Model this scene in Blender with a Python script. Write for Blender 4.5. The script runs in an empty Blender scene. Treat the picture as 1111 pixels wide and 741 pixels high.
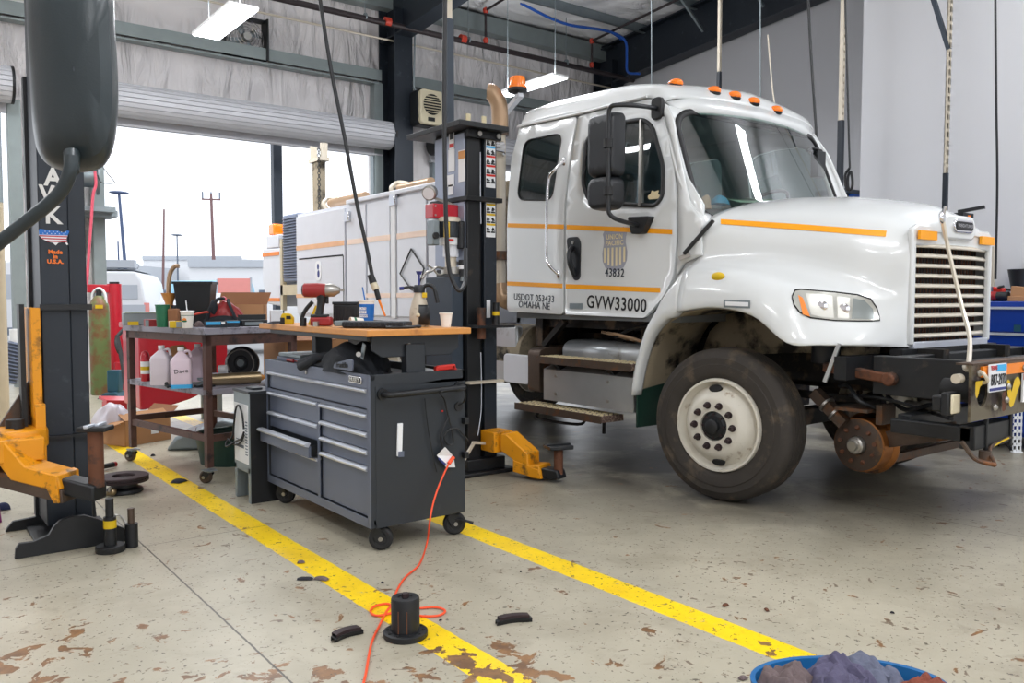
import bpy, bmesh, math, random
from mathutils import Vector, Matrix, Euler, noise
from mathutils.geometry import delaunay_2d_cdt
random.seed(7)
S = bpy.context.scene
COL = S.collection
V = Vector
PI = math.pi
# ---------------------------------------------------------------- camera maths (1111 x 741)
F = 900.0; CAMH = 1.37; AZ = math.radians(37.4); PT = math.atan(46.5 / F)
cf = V((math.sin(AZ) * math.cos(PT), math.cos(AZ) * math.cos(PT), -math.sin(PT)))
cr = V((math.cos(AZ), -math.sin(AZ), 0)); cu = cr.cross(cf)
CAM = V((0, 0, CAMH))
def _d(x, y): return cf * F + cr * (x - 555.5) + cu * (370.5 - y)
def gz(x, y, z=0.0): d = _d(x, y); return CAM + d * ((z - CAMH) / d.z)
def gx(x, y, X): d = _d(x, y); return CAM + d * (X / d.x)
def gy(x, y, Y): d = _d(x, y); return CAM + d * (Y / d.y)
def gd(x, y, dep): return CAM + _d(x, y) * (dep / F)
# ---------------------------------------------------------------- materials
def lin(c):
    return tuple(((v / 12.92) if v <= 0.04045 else ((v + 0.055) / 1.055) ** 2.4) for v in [x / 255.0 for x in c]) + (1.0,)
MATS = {}
def mat(name, rgb, rough=0.5, metal=0.0, var=0.12, vs=6.0, dirt=None, dscale=5.0, dth=0.6, bump=0.0, bs=40.0, coat=0.0, emit=None, es=0.0, alpha=None, spec=0.5, sss=0):
    if name in MATS: return MATS[name]
    m = bpy.data.materials.new(name); m.use_nodes = True
    nt = m.node_tree; N = nt.nodes; L = nt.links
    b = N['Principled BSDF']
    b.inputs['Roughness'].default_value = rough; b.inputs['Metallic'].default_value = metal
    b.inputs['Specular IOR Level'].default_value = spec
    if coat: b.inputs['Coat Weight'].default_value = coat; b.inputs['Coat Roughness'].default_value = 0.08
    c = lin(rgb)
    tc = N.new('ShaderNodeTexCoord')
    nz = N.new('ShaderNodeTexNoise'); nz.inputs['Scale'].default_value = vs; nz.inputs['Detail'].default_value = 5
    L.new(tc.outputs['Object'], nz.inputs['Vector'])
    mx = N.new('ShaderNodeMix'); mx.data_type = 'RGBA'
    mx.inputs[6].default_value = tuple(max(0, v * (1 - var)) for v in c[:3]) + (1,)
    mx.inputs[7].default_value = tuple(min(1, v * (1 + var)) for v in c[:3]) + (1,)
    L.new(nz.outputs['Fac'], mx.inputs[0]); out = mx.outputs[2]
    if dirt:
        n2 = N.new('ShaderNodeTexNoise'); n2.inputs['Scale'].default_value = dscale; n2.inputs['Detail'].default_value = 8; n2.inputs['Roughness'].default_value = 0.65
        L.new(tc.outputs['Object'], n2.inputs['Vector'])
        rp = N.new('ShaderNodeMapRange'); rp.inputs[1].default_value = dth - 0.06; rp.inputs[2].default_value = dth + 0.06
        L.new(n2.outputs['Fac'], rp.inputs[0])
        m2 = N.new('ShaderNodeMix'); m2.data_type = 'RGBA'; m2.inputs[7].default_value = lin(dirt)
        L.new(rp.outputs[0], m2.inputs[0]); L.new(out, m2.inputs[6]); out = m2.outputs[2]
    L.new(out, b.inputs['Base Color'])
    if bump:
        n3 = N.new('ShaderNodeTexNoise'); n3.inputs['Scale'].default_value = bs; n3.inputs['Detail'].default_value = 4
        L.new(tc.outputs['Object'], n3.inputs['Vector'])
        bp = N.new('ShaderNodeBump'); bp.inputs['Strength'].default_value = bump; bp.inputs['Distance'].default_value = 0.01
        L.new(n3.outputs['Fac'], bp.inputs['Height']); L.new(bp.outputs[0], b.inputs['Normal'])
    if emit:
        b.inputs['Emission Color'].default_value = lin(emit); b.inputs['Emission Strength'].default_value = es
    if alpha is not None: b.inputs['Alpha'].default_value = alpha
    MATS[name] = m
    return m
def glass(name, tint, refl=1.5, boost=0.0):
    m = bpy.data.materials.new(name); m.use_nodes = True; nt = m.node_tree; N = nt.nodes; L = nt.links
    N.remove(N['Principled BSDF']); o = N['Material Output']
    t = N.new('ShaderNodeBsdfTransparent'); t.inputs[0].default_value = lin(tint)
    g = N.new('ShaderNodeBsdfGlossy'); g.inputs['Roughness'].default_value = 0.02; g.inputs[0].default_value = (1, 1, 1, 1)
    fr = N.new('ShaderNodeFresnel'); fr.inputs[0].default_value = refl
    ad = N.new('ShaderNodeMath'); ad.operation = 'ADD'; ad.inputs[1].default_value = boost; L.new(fr.outputs[0], ad.inputs[0])
    mx = N.new('ShaderNodeMixShader'); L.new(ad.outputs[0], mx.inputs[0]); L.new(t.outputs[0], mx.inputs[1]); L.new(g.outputs[0], mx.inputs[2])
    L.new(mx.outputs[0], o.inputs[0]); MATS[name] = m
    return m
# ---------------------------------------------------------------- mesh builder
def cat(pts, k, closed=False):
    """Catmull-Rom through a list of vectors"""
    n = len(pts)
    if k <= 1 or n < 3: return list(pts)
    out = []
    rng = n if closed else n - 1
    for i in range(rng):
        p0 = pts[(i - 1) % n] if (closed or i > 0) else pts[0] * 2 - pts[1]
        p1 = pts[i]; p2 = pts[(i + 1) % n]
        p3 = pts[(i + 2) % n] if (closed or i + 2 < n) else pts[n - 1] * 2 - pts[n - 2]
        for j in range(k):
            t = j / k
            out.append(0.5 * ((2 * p1) + (p2 - p0) * t + (2 * p0 - 5 * p1 + 4 * p2 - p3) * t * t + (3 * p1 - p0 - 3 * p2 + p3) * t ** 3))
    if not closed: out.append(pts[-1].copy())
    return out
def basis(z):
    z = V(z).normalized(); a = V((0, 0, 1)) if abs(z.z) < 0.95 else V((1, 0, 0))
    x = a.cross(z).normalized(); y = z.cross(x)
    return x, y, z
def axisM(o, z, xhint=None):
    z = V(z).normalized()
    if xhint is not None:
        x = V(xhint); x = (x - z * x.dot(z)).normalized(); y = z.cross(x)
    else: x, y, z = basis(z)
    return Matrix(((x.x, y.x, z.x, o[0]), (x.y, y.y, z.y, o[1]), (x.z, y.z, z.z, o[2]), (0, 0, 0, 1)))
def inpoly(p, poly):
    c = False; n = len(poly); j = n - 1
    for i in range(n):
        a, b = poly[i], poly[j]
        if (a[1] > p[1]) != (b[1] > p[1]) and p[0] < (b[0] - a[0]) * (p[1] - a[1]) / (b[1] - a[1]) + a[0]: c = not c
        j = i
    return c
class MB:
    def __init__(s): s.bm = bmesh.new(); s.sharp = False
    def quads(s, vs, fs):
        v = [s.bm.verts.new(p) for p in vs]
        for f in fs:
            try: s.bm.faces.new([v[i] for i in f])
            except ValueError: pass
        return s
    def box(s, c, size, R=None, ch=0.0):
        c = V(c); h = [d / 2 for d in size]
        M = (Euler(R).to_matrix() if isinstance(R, tuple) else R) if R is not None else Matrix.Identity(3)
        P = [c + M @ V((sx * h[0], sy * h[1], sz * h[2])) for sx in (-1, 1) for sy in (-1, 1) for sz in (-1, 1)]
        return s.quads(P, [(0, 1, 3, 2), (4, 6, 7, 5), (0, 4, 5, 1), (2, 3, 7, 6), (0, 2, 6, 4), (1, 5, 7, 3)])
    def bb(s, a, b):
        a, b = V(a), V(b); return s.box((a + b) / 2, [abs(b[i] - a[i]) for i in range(3)])
    def bar(s, p0, p1, w, h, up=None):
        p0, p1 = V(p0), V(p1); d = p1 - p0
        M = axisM((p0 + p1) / 2, d, up)
        return s.box((p0 + p1) / 2, (w, h, d.length), M.to_3x3())
    def cyl(s, p0, p1, r, r2=None, n=20, caps=True):
        return s.loft_r([(V(p0), r), (V(p1), r if r2 is None else r2)], n, caps)
    def loft_r(s, pr, n=12, caps=True):
        rings = []
        for i, (p, r) in enumerate(pr):
            d = (pr[min(i + 1, len(pr) - 1)][0] - pr[max(i - 1, 0)][0])
            if i == 0: x, y, z = basis(d)
            else:
                z = d.normalized(); x = (x - z * x.dot(z)).normalized(); y = z.cross(x)
            rings.append([s.bm.verts.new(p + x * (r * math.cos(2 * PI * k / n)) + y * (r * math.sin(2 * PI * k / n))) for k in range(n)])
        for a, b in zip(rings, rings[1:]):
            for k in range(n): s.bm.faces.new((a[k], a[(k + 1) % n], b[(k + 1) % n], b[k]))
        if caps:
            s.bm.faces.new(rings[0][::-1]); s.bm.faces.new(rings[-1])
        return s
    def tube(s, pts, r, n=8, k=5, caps=True):
        P = cat([V(p) for p in pts], k)
        Q = [P[0]]
        for p in P[1:]:
            if (p - Q[-1]).length > 1e-5: Q.append(p)
        return s.loft_r([(p, r) for p in Q], n, caps)
    def lathe(s, prof, M=None, n=40, a0=0, a1=2 * PI, flip=False):
        if M is None: M = Matrix.Identity(4)
        elif not isinstance(M, Matrix): M = Matrix.Translation(V(M))
        full = abs(a1 - a0 - 2 * PI) < 1e-6; m = n if full else n + 1
        rings = []
        for r, z in prof:
            if r < 1e-6: rings.append([s.bm.verts.new(M @ V((0, 0, z)))] * m)
            else: rings.append([s.bm.verts.new(M @ V((r * math.cos(a0 + (a1 - a0) * k / n), r * math.sin(a0 + (a1 - a0) * k / n), z))) for k in range(m)])
        for a, b in zip(rings, rings[1:]):
            for k in range(n):
                k2 = (k + 1) % m
                f = []
                for v in (a[k], a[k2], b[k2], b[k]):
                    if v not in f: f.append(v)
                if len(f) > 2:
                    try: s.bm.faces.new(f)
                    except ValueError: pass
        return s
    def prism(s, poly, ax, t0, t1, M=None):
        def P(a, b, t):
            q = V((t, a, b)) if ax == 'x' else V((a, t, b)) if ax == 'y' else V((a, b, t))
            return (M @ q) if M is not None else q
        A = [s.bm.verts.new(P(a, b, t0)) for a, b in poly]; B = [s.bm.verts.new(P(a, b, t1)) for a, b in poly]
        n = len(poly)
        s.bm.faces.new(A); s.bm.faces.new(B[::-1])
        for i in range(n): s.bm.faces.new((A[i], B[i], B[(i + 1) % n], A[(i + 1) % n]))
        return s
    def grid(s, rows, k1=1, k2=1):
        rows = [cat([V(p) for p in r], k2) for r in rows]
        cols = [cat([r[j] for r in rows], k1) for j in range(len(rows[0]))]
        n1 = len(cols[0]); n2 = len(cols)
        v = [[s.bm.verts.new(cols[j][i]) for j in range(n2)] for i in range(n1)]
        for i in range(n1 - 1):
            for j in range(n2 - 1):
                s.bm.faces.new((v[i][j], v[i + 1][j], v[i + 1][j + 1], v[i][j + 1]))
        return s
    def sphere(s, c, r, n=16, m=10):
        if not hasattr(r, '__len__'): r = (r, r, r)
        c = V(c)
        M = Matrix.Translation(c) @ Matrix.Diagonal((r[0], r[1], r[2], 1))
        return s.lathe([(math.sin(PI * i / m), -math.cos(PI * i / m)) for i in range(m + 1)], M, n)
    def panel(s, outer, holes, fn, step=0.08):
        """2D outline with holes -> surface through fn(a,b)"""
        def dens(L):
            o = []
            for i in range(len(L)):
                a, b = V(L[i]), V(L[(i + 1) % len(L)]); n = max(1, int((b - a).length / step))
                o += [a.lerp(b, j / n) for j in range(n)]
            return o
        loops = [dens(outer)] + [dens(h) for h in holes]
        vs = []; es = []
        for L in loops:
            b0 = len(vs); vs += L; es += [(b0 + i, b0 + (i + 1) % len(L)) for i in range(len(L))]
        xs = [p[0] for p in outer]; ys = [p[1] for p in outer]
        a = min(xs)
        while a < max(xs):
            b = min(ys)
            while b < max(ys):
                if inpoly((a, b), loops[0]) and not any(inpoly((a, b), h) for h in loops[1:]) and min((V((a, b)) - p).length for L in loops for p in L) > step * 0.5: vs.append(V((a, b)))
                b += step
            a += step
        r = delaunay_2d_cdt(vs, es, [], 0, 1e-6)
        out = []
        for f in r[2]:
            c = sum((r[0][i] for i in f), V((0, 0))) / len(f)
            if inpoly(c, loops[0]) and not any(inpoly(c, h) for h in loops[1:]): out.append(f)
        return s.quads([fn(p[0], p[1]) for p in r[0]], out)
    def mirror(s, xc):
        g = s.bm.verts[:] + s.bm.edges[:] + s.bm.faces[:]
        d = bmesh.ops.duplicate(s.bm, geom=g)
        nv = [e for e in d['geom'] if isinstance(e, bmesh.types.BMVert)]
        for v in nv: v.co.x = 2 * xc - v.co.x
        bmesh.ops.reverse_faces(s.bm, faces=[e for e in d['geom'] if isinstance(e, bmesh.types.BMFace)])
        bmesh.ops.remove_doubles(s.bm, verts=s.bm.verts, dist=0.0005)
        return s
    def xf(s, M):
        s.bm.transform(M); return s
def rootof(o):
    while o.parent: o = o.parent
    return o
def finish(o, m, smooth, bevel, solid, sub=0):
    if m: o.data.materials.append(m if not isinstance(m, str) else MATS[m])
    if solid:
        md = o.modifiers.new('t', 'SOLIDIFY'); md.thickness = abs(solid); md.offset = -1 if solid > 0 else 1
    if bevel:
        md = o.modifiers.new('b', 'BEVEL'); md.width = bevel; md.segments = 2; md.limit_method = 'ANGLE'; md.angle_limit = math.radians(40)
    if sub:
        md = o.modifiers.new('s', 'SUBSURF'); md.levels = sub; md.render_levels = sub
def build(name, mb, m, parent=None, label=None, smooth=True, bevel=0.0, solid=0.0, world=True, sub=0, kind=None):
    me = bpy.data.meshes.new(name)
    if parent is not None and world:
        r = rootof(parent); mb.bm.transform(Matrix.Translation(-r.location))
    bmesh.ops.remove_doubles(mb.bm, verts=mb.bm.verts, dist=1e-6)
    bmesh.ops.recalc_face_normals(mb.bm, faces=mb.bm.faces)
    mb.bm.to_mesh(me); mb.bm.free()
    if smooth:
        for p in me.polygons: p.use_smooth = True
        me.set_sharp_from_angle(angle=math.radians(38)) if hasattr(me, 'set_sharp_from_angle') else None
    o = bpy.data.objects.new(name, me); COL.objects.link(o)
    if parent is not None: o.parent = parent
    finish(o, m, smooth, bevel, solid, sub)
    if label: o['label'] = label
    if kind: o['kind'] = kind
    return o
def thing(name, label, cat_, loc, group=None, rz=0.0):
    o = bpy.data.objects.new(name, None); COL.objects.link(o); o.location = loc; o.rotation_euler = (0, 0, rz)
    o.empty_display_size = 0.1
    o['label'] = label; o['category'] = cat_
    if group: o['group'] = group
    return o
def solo(name, mb, m, label, cat_, loc=None, group=None, **k):
    if loc is None:
        xs = [v.co for v in mb.bm.verts]
        loc = V((sum(v.x for v in xs) / len(xs), sum(v.y for v in xs) / len(xs), min(v.z for v in xs)))
    loc = V(loc); mb.bm.transform(Matrix.Translation(-loc))
    o = build(name, mb, m, None, **k); o.location = loc
    o['label'] = label; o['category'] = cat_
    if group: o['group'] = group
    return o
def struct(name, mb, m, **k):
    o = build(name, mb, m, None, **k); o['kind'] = 'structure'; return o
def text(body, size, o, xd, yd, m, parent, name='lettering', ext=0.001, align='CENTER', sx=1.0, bold=0.0, label=None):
    cu_ = bpy.data.curves.new(name, 'FONT'); cu_.body = body; cu_.size = size; cu_.extrude = ext; cu_.align_x = align; cu_.align_y = 'CENTER'
    cu_.offset = bold; cu_.resolution_u = 3; cu_.space_line = 0.9; cu_.space_character = 1.08
    cu_.materials.append(m)
    ob = bpy.data.objects.new(name, cu_); COL.objects.link(ob)
    x = V(xd).normalized(); y = V(yd).normalized(); z = x.cross(y).normalized(); y = z.cross(x)
    o = V(o)
    if parent is not None: o = o - rootof(parent).location
    ML = Matrix(((x.x * sx, y.x, z.x, o.x), (x.y * sx, y.y, z.y, o.y), (x.z * sx, y.z, z.z, o.z), (0, 0, 0, 1)))
    me = bpy.data.meshes.new_from_object(ob); mo = bpy.data.objects.new(name, me); COL.objects.link(mo)
    mo.parent = parent; mo.matrix_basis = ML; bpy.data.objects.remove(ob); bpy.data.curves.remove(cu_)
    if label: mo['label'] = label
    return mo
def pair(name, mk, m, parent, xc=5.6, **k):
    a = build(name, mk(), m, parent, **k)
    mb = mk()
    for v in mb.bm.verts: v.co.x = 2 * xc - v.co.x
    return a, build(name, mb, m, parent, **k)
TXL = ((0, -1, 0), (0, 0, 1))     # text on a face that looks to -X
TXF = ((1, 0, 0), (0, 0, 1))      # text on a face that looks to -Y
def copy_tree(o, parent=None):
    c = o.copy(); COL.objects.link(c)
    if parent is not None: c.parent = parent
    for ch in list(o.children): copy_tree(ch, c)
    return c
def rr(w, h, r, n=5, cx=0, cy=0):
    """rounded rectangle outline"""
    out = []
    for (sx, sy, a) in ((1, 1, 0), (-1, 1, 90), (-1, -1, 180), (1, -1, 270)):
        for i in range(n + 1):
            t = math.radians(a + 90 * i / n)
            out.append((cx + sx * (w / 2 - r) + r * math.cos(t), cy + sy * (h / 2 - r) + r * math.sin(t)))
    return out
def rpoly(pts, r=0.03, n=4):
    """round the corners of a 2D polygon"""
    out = []; m = len(pts)
    for i in range(m):
        p = V(pts[i]); a = V(pts[i - 1]); b = V(pts[(i + 1) % m])
        d = min(r, (a - p).length * 0.45, (b - p).length * 0.45)
        s_, e = p + (a - p).normalized() * d, p + (b - p).normalized() * d
        for j in range(n + 1):
            t = j / n; out.append(tuple(s_ * (1 - t) ** 2 + p * 2 * t * (1 - t) + e * t * t))
    return out
def rag(c, sx, sy, h, seed, n=26, fold=7.0, rot=0.0, base=0.004, amp=0.35):
    """crumpled cloth lying at c"""
    mb = MB(); rows = []
    for i in range(n + 1):
        r = []
        for j in range(n + 1):
            u = i / n * 2 - 1; w = j / n * 2 - 1
            sq = math.sqrt(max(0.0, 1 - 0.5 * max(u * u, w * w)))
            x, y = u * sq * sx / 2, w * sq * sy / 2
            p = V((x * fold + seed * 3.1, y * fold, seed))
            q = V((x, y)) * (1 + 0.25 * noise.noise(p * 1.3)); q.x += 0.12 * h * noise.noise(p * 2.1 + V((9, 0, 0))); q.y += 0.12 * h * noise.noise(p * 2.1 + V((0, 9, 0)))
            rad = min(1.0, math.hypot(u, w))
            z = h * max(0, (1 - rad ** 2.2)) * (0.75 + amp * noise.noise(p)) + h * amp * 0.5 * abs(noise.noise(p * 2.2)) * (1 - rad ** 4)
            r.append(V((q.x, q.y, max(0, z) + base)))
        rows.append(r)
    mb.grid(rows); mb.xf(Matrix.Translation(V(c)) @ Matrix.Rotation(rot, 4, 'Z'))
    return mb
# ---------------------------------------------------------------- palette
mat('white_paint', (216, 219, 219), 0.22, var=0.02, coat=0.6, vs=3)
mat('body_white', (216, 219, 226), 0.35, var=0.04, coat=0.2)
mat('stripe', (250, 165, 10), 0.4, var=0.06)
mat('orange_strip', (235, 130, 20), 0.4, var=0.1)
mat('black_rubber', (26, 27, 29), 0.6, var=0.2, bump=0.1, bs=80)
mat('tyre', (52, 47, 42), 0.75, var=0.2, vs=9, dirt=(88, 76, 62), dscale=5, dth=0.58, bump=0.15, bs=60)
mat('black_plastic', (27, 30, 34), 0.4, var=0.15, bump=0.05, bs=200)
mat('black_metal', (25, 27, 30), 0.45, 0.1, var=0.25, dirt=(70, 60, 52), dscale=6, dth=0.68)
mat('chassis', (27, 25, 23), 0.6, 0.2, var=0.4, dirt=(96, 78, 60), dscale=5, dth=0.58, bump=0.3, bs=25)
mat('dark_void', (18, 18, 19), 0.8, var=0.3)
mat('rust', (105, 66, 46), 0.7, 0.3, var=0.3, dirt=(60, 48, 42), dscale=9, dth=0.55, bump=0.3, bs=50)
mat('rust_iron', (88, 74, 64), 0.55, 0.5, var=0.3, dirt=(120, 76, 44), dscale=7, dth=0.6, bump=0.2, bs=60)
mat('drum_orange', (150, 95, 45), 0.4, 0.6, var=0.35, dirt=(70, 58, 50), dscale=6, dth=0.55)
mat('rim_white', (208, 203, 190), 0.5, var=0.08, dirt=(135, 112, 84), dscale=10, dth=0.66, bump=0.1)
mat('lug', (62, 50, 52), 0.5, 0.5, var=0.3)
mat('dark_steel', (34, 41, 50), 0.45, 0.15, var=0.15, vs=4, dirt=(62, 68, 76), dscale=7, dth=0.66)
mat('lift_panel', (150, 158, 176), 0.35, 0.25, var=0.08, dirt=(110, 120, 138), dscale=3, dth=0.7)
mat('cab_grey', (42, 47, 53), 0.42, 0.1, var=0.1, vs=3, dirt=(68, 74, 80), dscale=5, dth=0.7)
mat('drawer_grey', (98, 106, 124), 0.42, 0.2, var=0.08, vs=3)
mat('alu', (205, 210, 220), 0.35, 0.45, var=0.08)
mat('alu_plate', (176, 180, 182), 0.35, 0.6, var=0.12, dirt=(140, 138, 130), dscale=5, dth=0.66)
mat('chrome', (225, 225, 228), 0.12, 1.0, var=0.03)
mat('galv', (136, 146, 150), 0.45, 0.5, var=0.15, vs=10)
mat('girt_green', (142, 152, 152), 0.5, 0.3, var=0.12)
mat('steel_blue', (52, 62, 74), 0.5, 0.1, var=0.08)
mat('yellow_lift', (224, 148, 14), 0.42, var=0.12, dirt=(96, 66, 26), dscale=9, dth=0.62, bump=0.08)
mat('wood', (205, 140, 70), 0.45, var=0.15, vs=18, dirt=(160, 100, 50), dscale=4, dth=0.66)
mat('bench_top', (150, 148, 160), 0.5, 0.2, var=0.2, dirt=(88, 84, 90), dscale=8, dth=0.58)
mat('bench_brown', (92, 66, 60), 0.55, 0.2, var=0.2, dirt=(56, 46, 46), dscale=9, dth=0.6)
mat('cardboard', (178, 132, 92), 0.85, var=0.08)
mat('cardboard_dark', (140, 96, 66), 0.85, var=0.08)
mat('plastic_bag', (225, 222, 232), 0.3, var=0.05, alpha=0.75)
mat('red_paint', (186, 26, 44), 0.35, var=0.1, coat=0.3)
mat('red_dark', (140, 30, 36), 0.5, var=0.15)
mat('red_plastic', (205, 40, 28), 0.45, var=0.1)
mat('pink_hose', (220, 90, 110), 0.5)
mat('green_cyl', (104, 120, 72), 0.45, 0.1, var=0.2, dirt=(122, 84, 54), dscale=4, dth=0.52)
mat('green_plastic', (38, 110, 78), 0.45)
mat('green_dark', (20, 52, 42), 0.5)
mat('teal', (24, 74, 92), 0.5)
mat('blue_chest', (8, 52, 142), 0.35, var=0.06, coat=0.3)
mat('blue_cup', (20, 105, 190), 0.4)
mat('blue_bin', (14, 92, 148), 0.45, var=0.1)
mat('blue_light', (60, 170, 225), 0.5)
mat('blue_wire', (20, 80, 170), 0.5)
mat('foam', (238, 234, 226), 0.8, var=0.02)
mat('white_matte', (235, 235, 235), 0.6, var=0.03)
mat('label_white', (232, 234, 236), 0.5, var=0.02)
mat('text_dark', (48, 56, 66), 0.5, var=0.02)
mat('text_black', (22, 24, 28), 0.5, var=0.02)
mat('text_white', (215, 215, 212), 0.5, var=0.02)
mat('text_orange', (240, 120, 40), 0.5, var=0.02)
mat('text_blue', (40, 50, 120), 0.5, var=0.02)
mat('shield_grey', (156, 158, 170), 0.5, var=0.03)
mat('shield_cream', (222, 208, 168), 0.5, var=0.03)
mat('cream_plastic', (206, 196, 168), 0.45, var=0.06)
mat('tan_metal', (176, 146, 116), 0.35, 0.4, var=0.12)
mat('cream_metal', (206, 196, 178), 0.4, 0.2, var=0.08)
mat('amber', (255, 128, 10), 0.2, var=0.08, emit=(255, 110, 0), es=0.12, coat=0.5)
mat('headlamp', (168, 168, 160), 0.12, 0.2, var=0.2, vs=10, coat=1.0)
mat('lamp_bowl', (205, 204, 196), 0.2, 0.4, var=0.1)
mat('lamp_dark', (120, 126, 124), 0.2, 0.3, var=0.1)
mat('grille_white', (222, 214, 198), 0.3, 0.2, var=0.06)
mat('rag_purple', (84, 80, 104), 0.9, var=0.25, vs=9, bump=0.4, bs=90)
mat('rust_dark', (70, 58, 50), 0.5, 0.4, var=0.3, dirt=(108, 78, 50), dscale=8, dth=0.6, bump=0.2)
mat('rag_grey', (96, 100, 118), 0.9, var=0.25, bump=0.4, bs=90)
mat('rag_brown', (122, 62, 46), 0.9, var=0.25, bump=0.4, bs=90)
mat('rag_black', (38, 38, 46), 0.9, var=0.3, bump=0.4, bs=90)
mat('rag_taupe', (102, 88, 88), 0.9, var=0.2, bump=0.4, bs=90)
mat('glove_black', (34, 38, 44), 0.85, var=0.2, bump=0.3, bs=120)
mat('cord_orange', (245, 84, 40), 0.45, var=0.05)
mat('cable_black', (22, 24, 28), 0.5)
mat('pipe_dark', (52, 44, 46), 0.5, 0.2)
mat('pipe_red', (190, 60, 40), 0.5)
mat('tool_red', (146, 34, 36), 0.4)
mat('steel', (165, 162, 156), 0.3, 0.8, var=0.15)
mat('brass_steel', (170, 150, 118), 0.28, 0.8, var=0.15)
mat('jug', (216, 206, 214), 0.35, var=0.06, vs=4, sss=0)
mat('jug_pink', (222, 202, 214), 0.35, var=0.06)
mat('sprayer_clear', (190, 180, 162), 0.3, var=0.1, dirt=(110, 96, 80), dscale=9, dth=0.58)
mat('seat_grey', (165, 172, 174), 0.8)
mat('dash', (96, 102, 102), 0.7)
mat('interior', (110, 114, 116), 0.8)
mat('inner_fender', (150, 138, 116), 0.8, var=0.15, dirt=(40, 36, 32), dscale=3.2, dth=0.56, bump=0.1)
mat('tread_plate', (122, 100, 92), 0.5, 0.5, var=0.3, vs=60, dirt=(190, 172, 150), dscale=45, dth=0.56, bump=0.6, bs=90)
mat('bumper_paint', (108, 100, 82), 0.45, 0.4, var=0.15, dirt=(44, 30, 28), dscale=5, dth=0.55)
mat('yellow_worn', (214, 178, 10), 0.5, var=0.1)
mat('wall_white', (208, 209, 213), 0.75, var=0.02, vs=1.2, bump=0.05, bs=8)
mat('door_slat', (196, 197, 202), 0.5, 0.1, var=0.05)
mat('post_cream', (200, 188, 160), 0.6)
mat('asphalt', (150, 150, 150), 0.9, var=0.06, vs=2)
mat('far_white', (225, 226, 228), 0.8, var=0.02)
mat('far_grey', (180, 185, 192), 0.8, var=0.03)
mat('far_blue', (150, 198, 220), 0.7, var=0.2)
mat('far_red', (232, 150, 142), 0.7, var=0.05)
mat('far_dark', (100, 110, 125), 0.8)
mat('pole_steel', (62, 78, 110), 0.5)
mat('stripe_worn', (228, 178, 136), 0.5, var=0.15)
mat('louvre_blue', (128, 138, 160), 0.5, 0.2)
mat('pole_wood', (120, 92, 92), 0.8)
mat('lamp_emit', (255, 255, 255), 0.5, emit=(244, 248, 255), es=16.0)
mat('glove_blue', (50, 160, 210), 0.6)
mat('paper', (205, 215, 200), 0.8)
mat('skin_pink', (225, 170, 150), 0.7)
glass('windshield_glass', (214, 236, 228), 1.5, 0.08)
glass('side_glass', (130, 148, 150), 1.5, 0.05)
# door insulation: vinyl blanket with drawn folds
def drape(name, rgb, sc, strength):
    m = mat(name, rgb, 0.42, var=0.03, vs=1.0)
    nt = m.node_tree; N = nt.nodes; L = nt.links; b = N['Principled BSDF']
    tc = N['Texture Coordinate']
    mp = N.new('ShaderNodeMapping'); mp.inputs['Scale'].default_value = sc; mp.inputs['Rotation'].default_value = (0, 0.22, 0)
    L.new(tc.outputs['Object'], mp.inputs[0])
    n = N.new('ShaderNodeTexNoise'); n.inputs['Scale'].default_value = 1.6; n.inputs['Detail'].default_value = 6; n.inputs['Distortion'].default_value = 0.8
    L.new(mp.outputs[0], n.inputs['Vector'])
    n2 = N.new('ShaderNodeTexNoise'); n2.inputs['Scale'].default_value = 0.55; n2.inputs['Detail'].default_value = 2
    L.new(tc.outputs['Object'], n2.inputs['Vector'])
    mr = N.new('ShaderNodeMapRange'); mr.inputs[1].default_value = 0.38; mr.inputs[2].default_value = 0.62; L.new(n2.outputs['Fac'], mr.inputs[0])
    mu = N.new('ShaderNodeMath'); mu.operation = 'MULTIPLY'; L.new(n.outputs['Fac'], mu.inputs[0]); L.new(mr.outputs[0], mu.inputs[1])
    bp = N.new('ShaderNodeBump'); bp.inputs['Strength'].default_value = strength; bp.inputs['Distance'].default_value = 0.45
    L.new(mu.outputs[0], bp.inputs['Height']); L.new(bp.outputs[0], b.inputs['Normal'])
    return m
drape('wall_vinyl', (232, 228, 228), (2.6, 1.0, 0.6), 1.0)
drape('roof_vinyl', (242, 242, 243), (0.8, 1.6, 1.0), 0.6)
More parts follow.
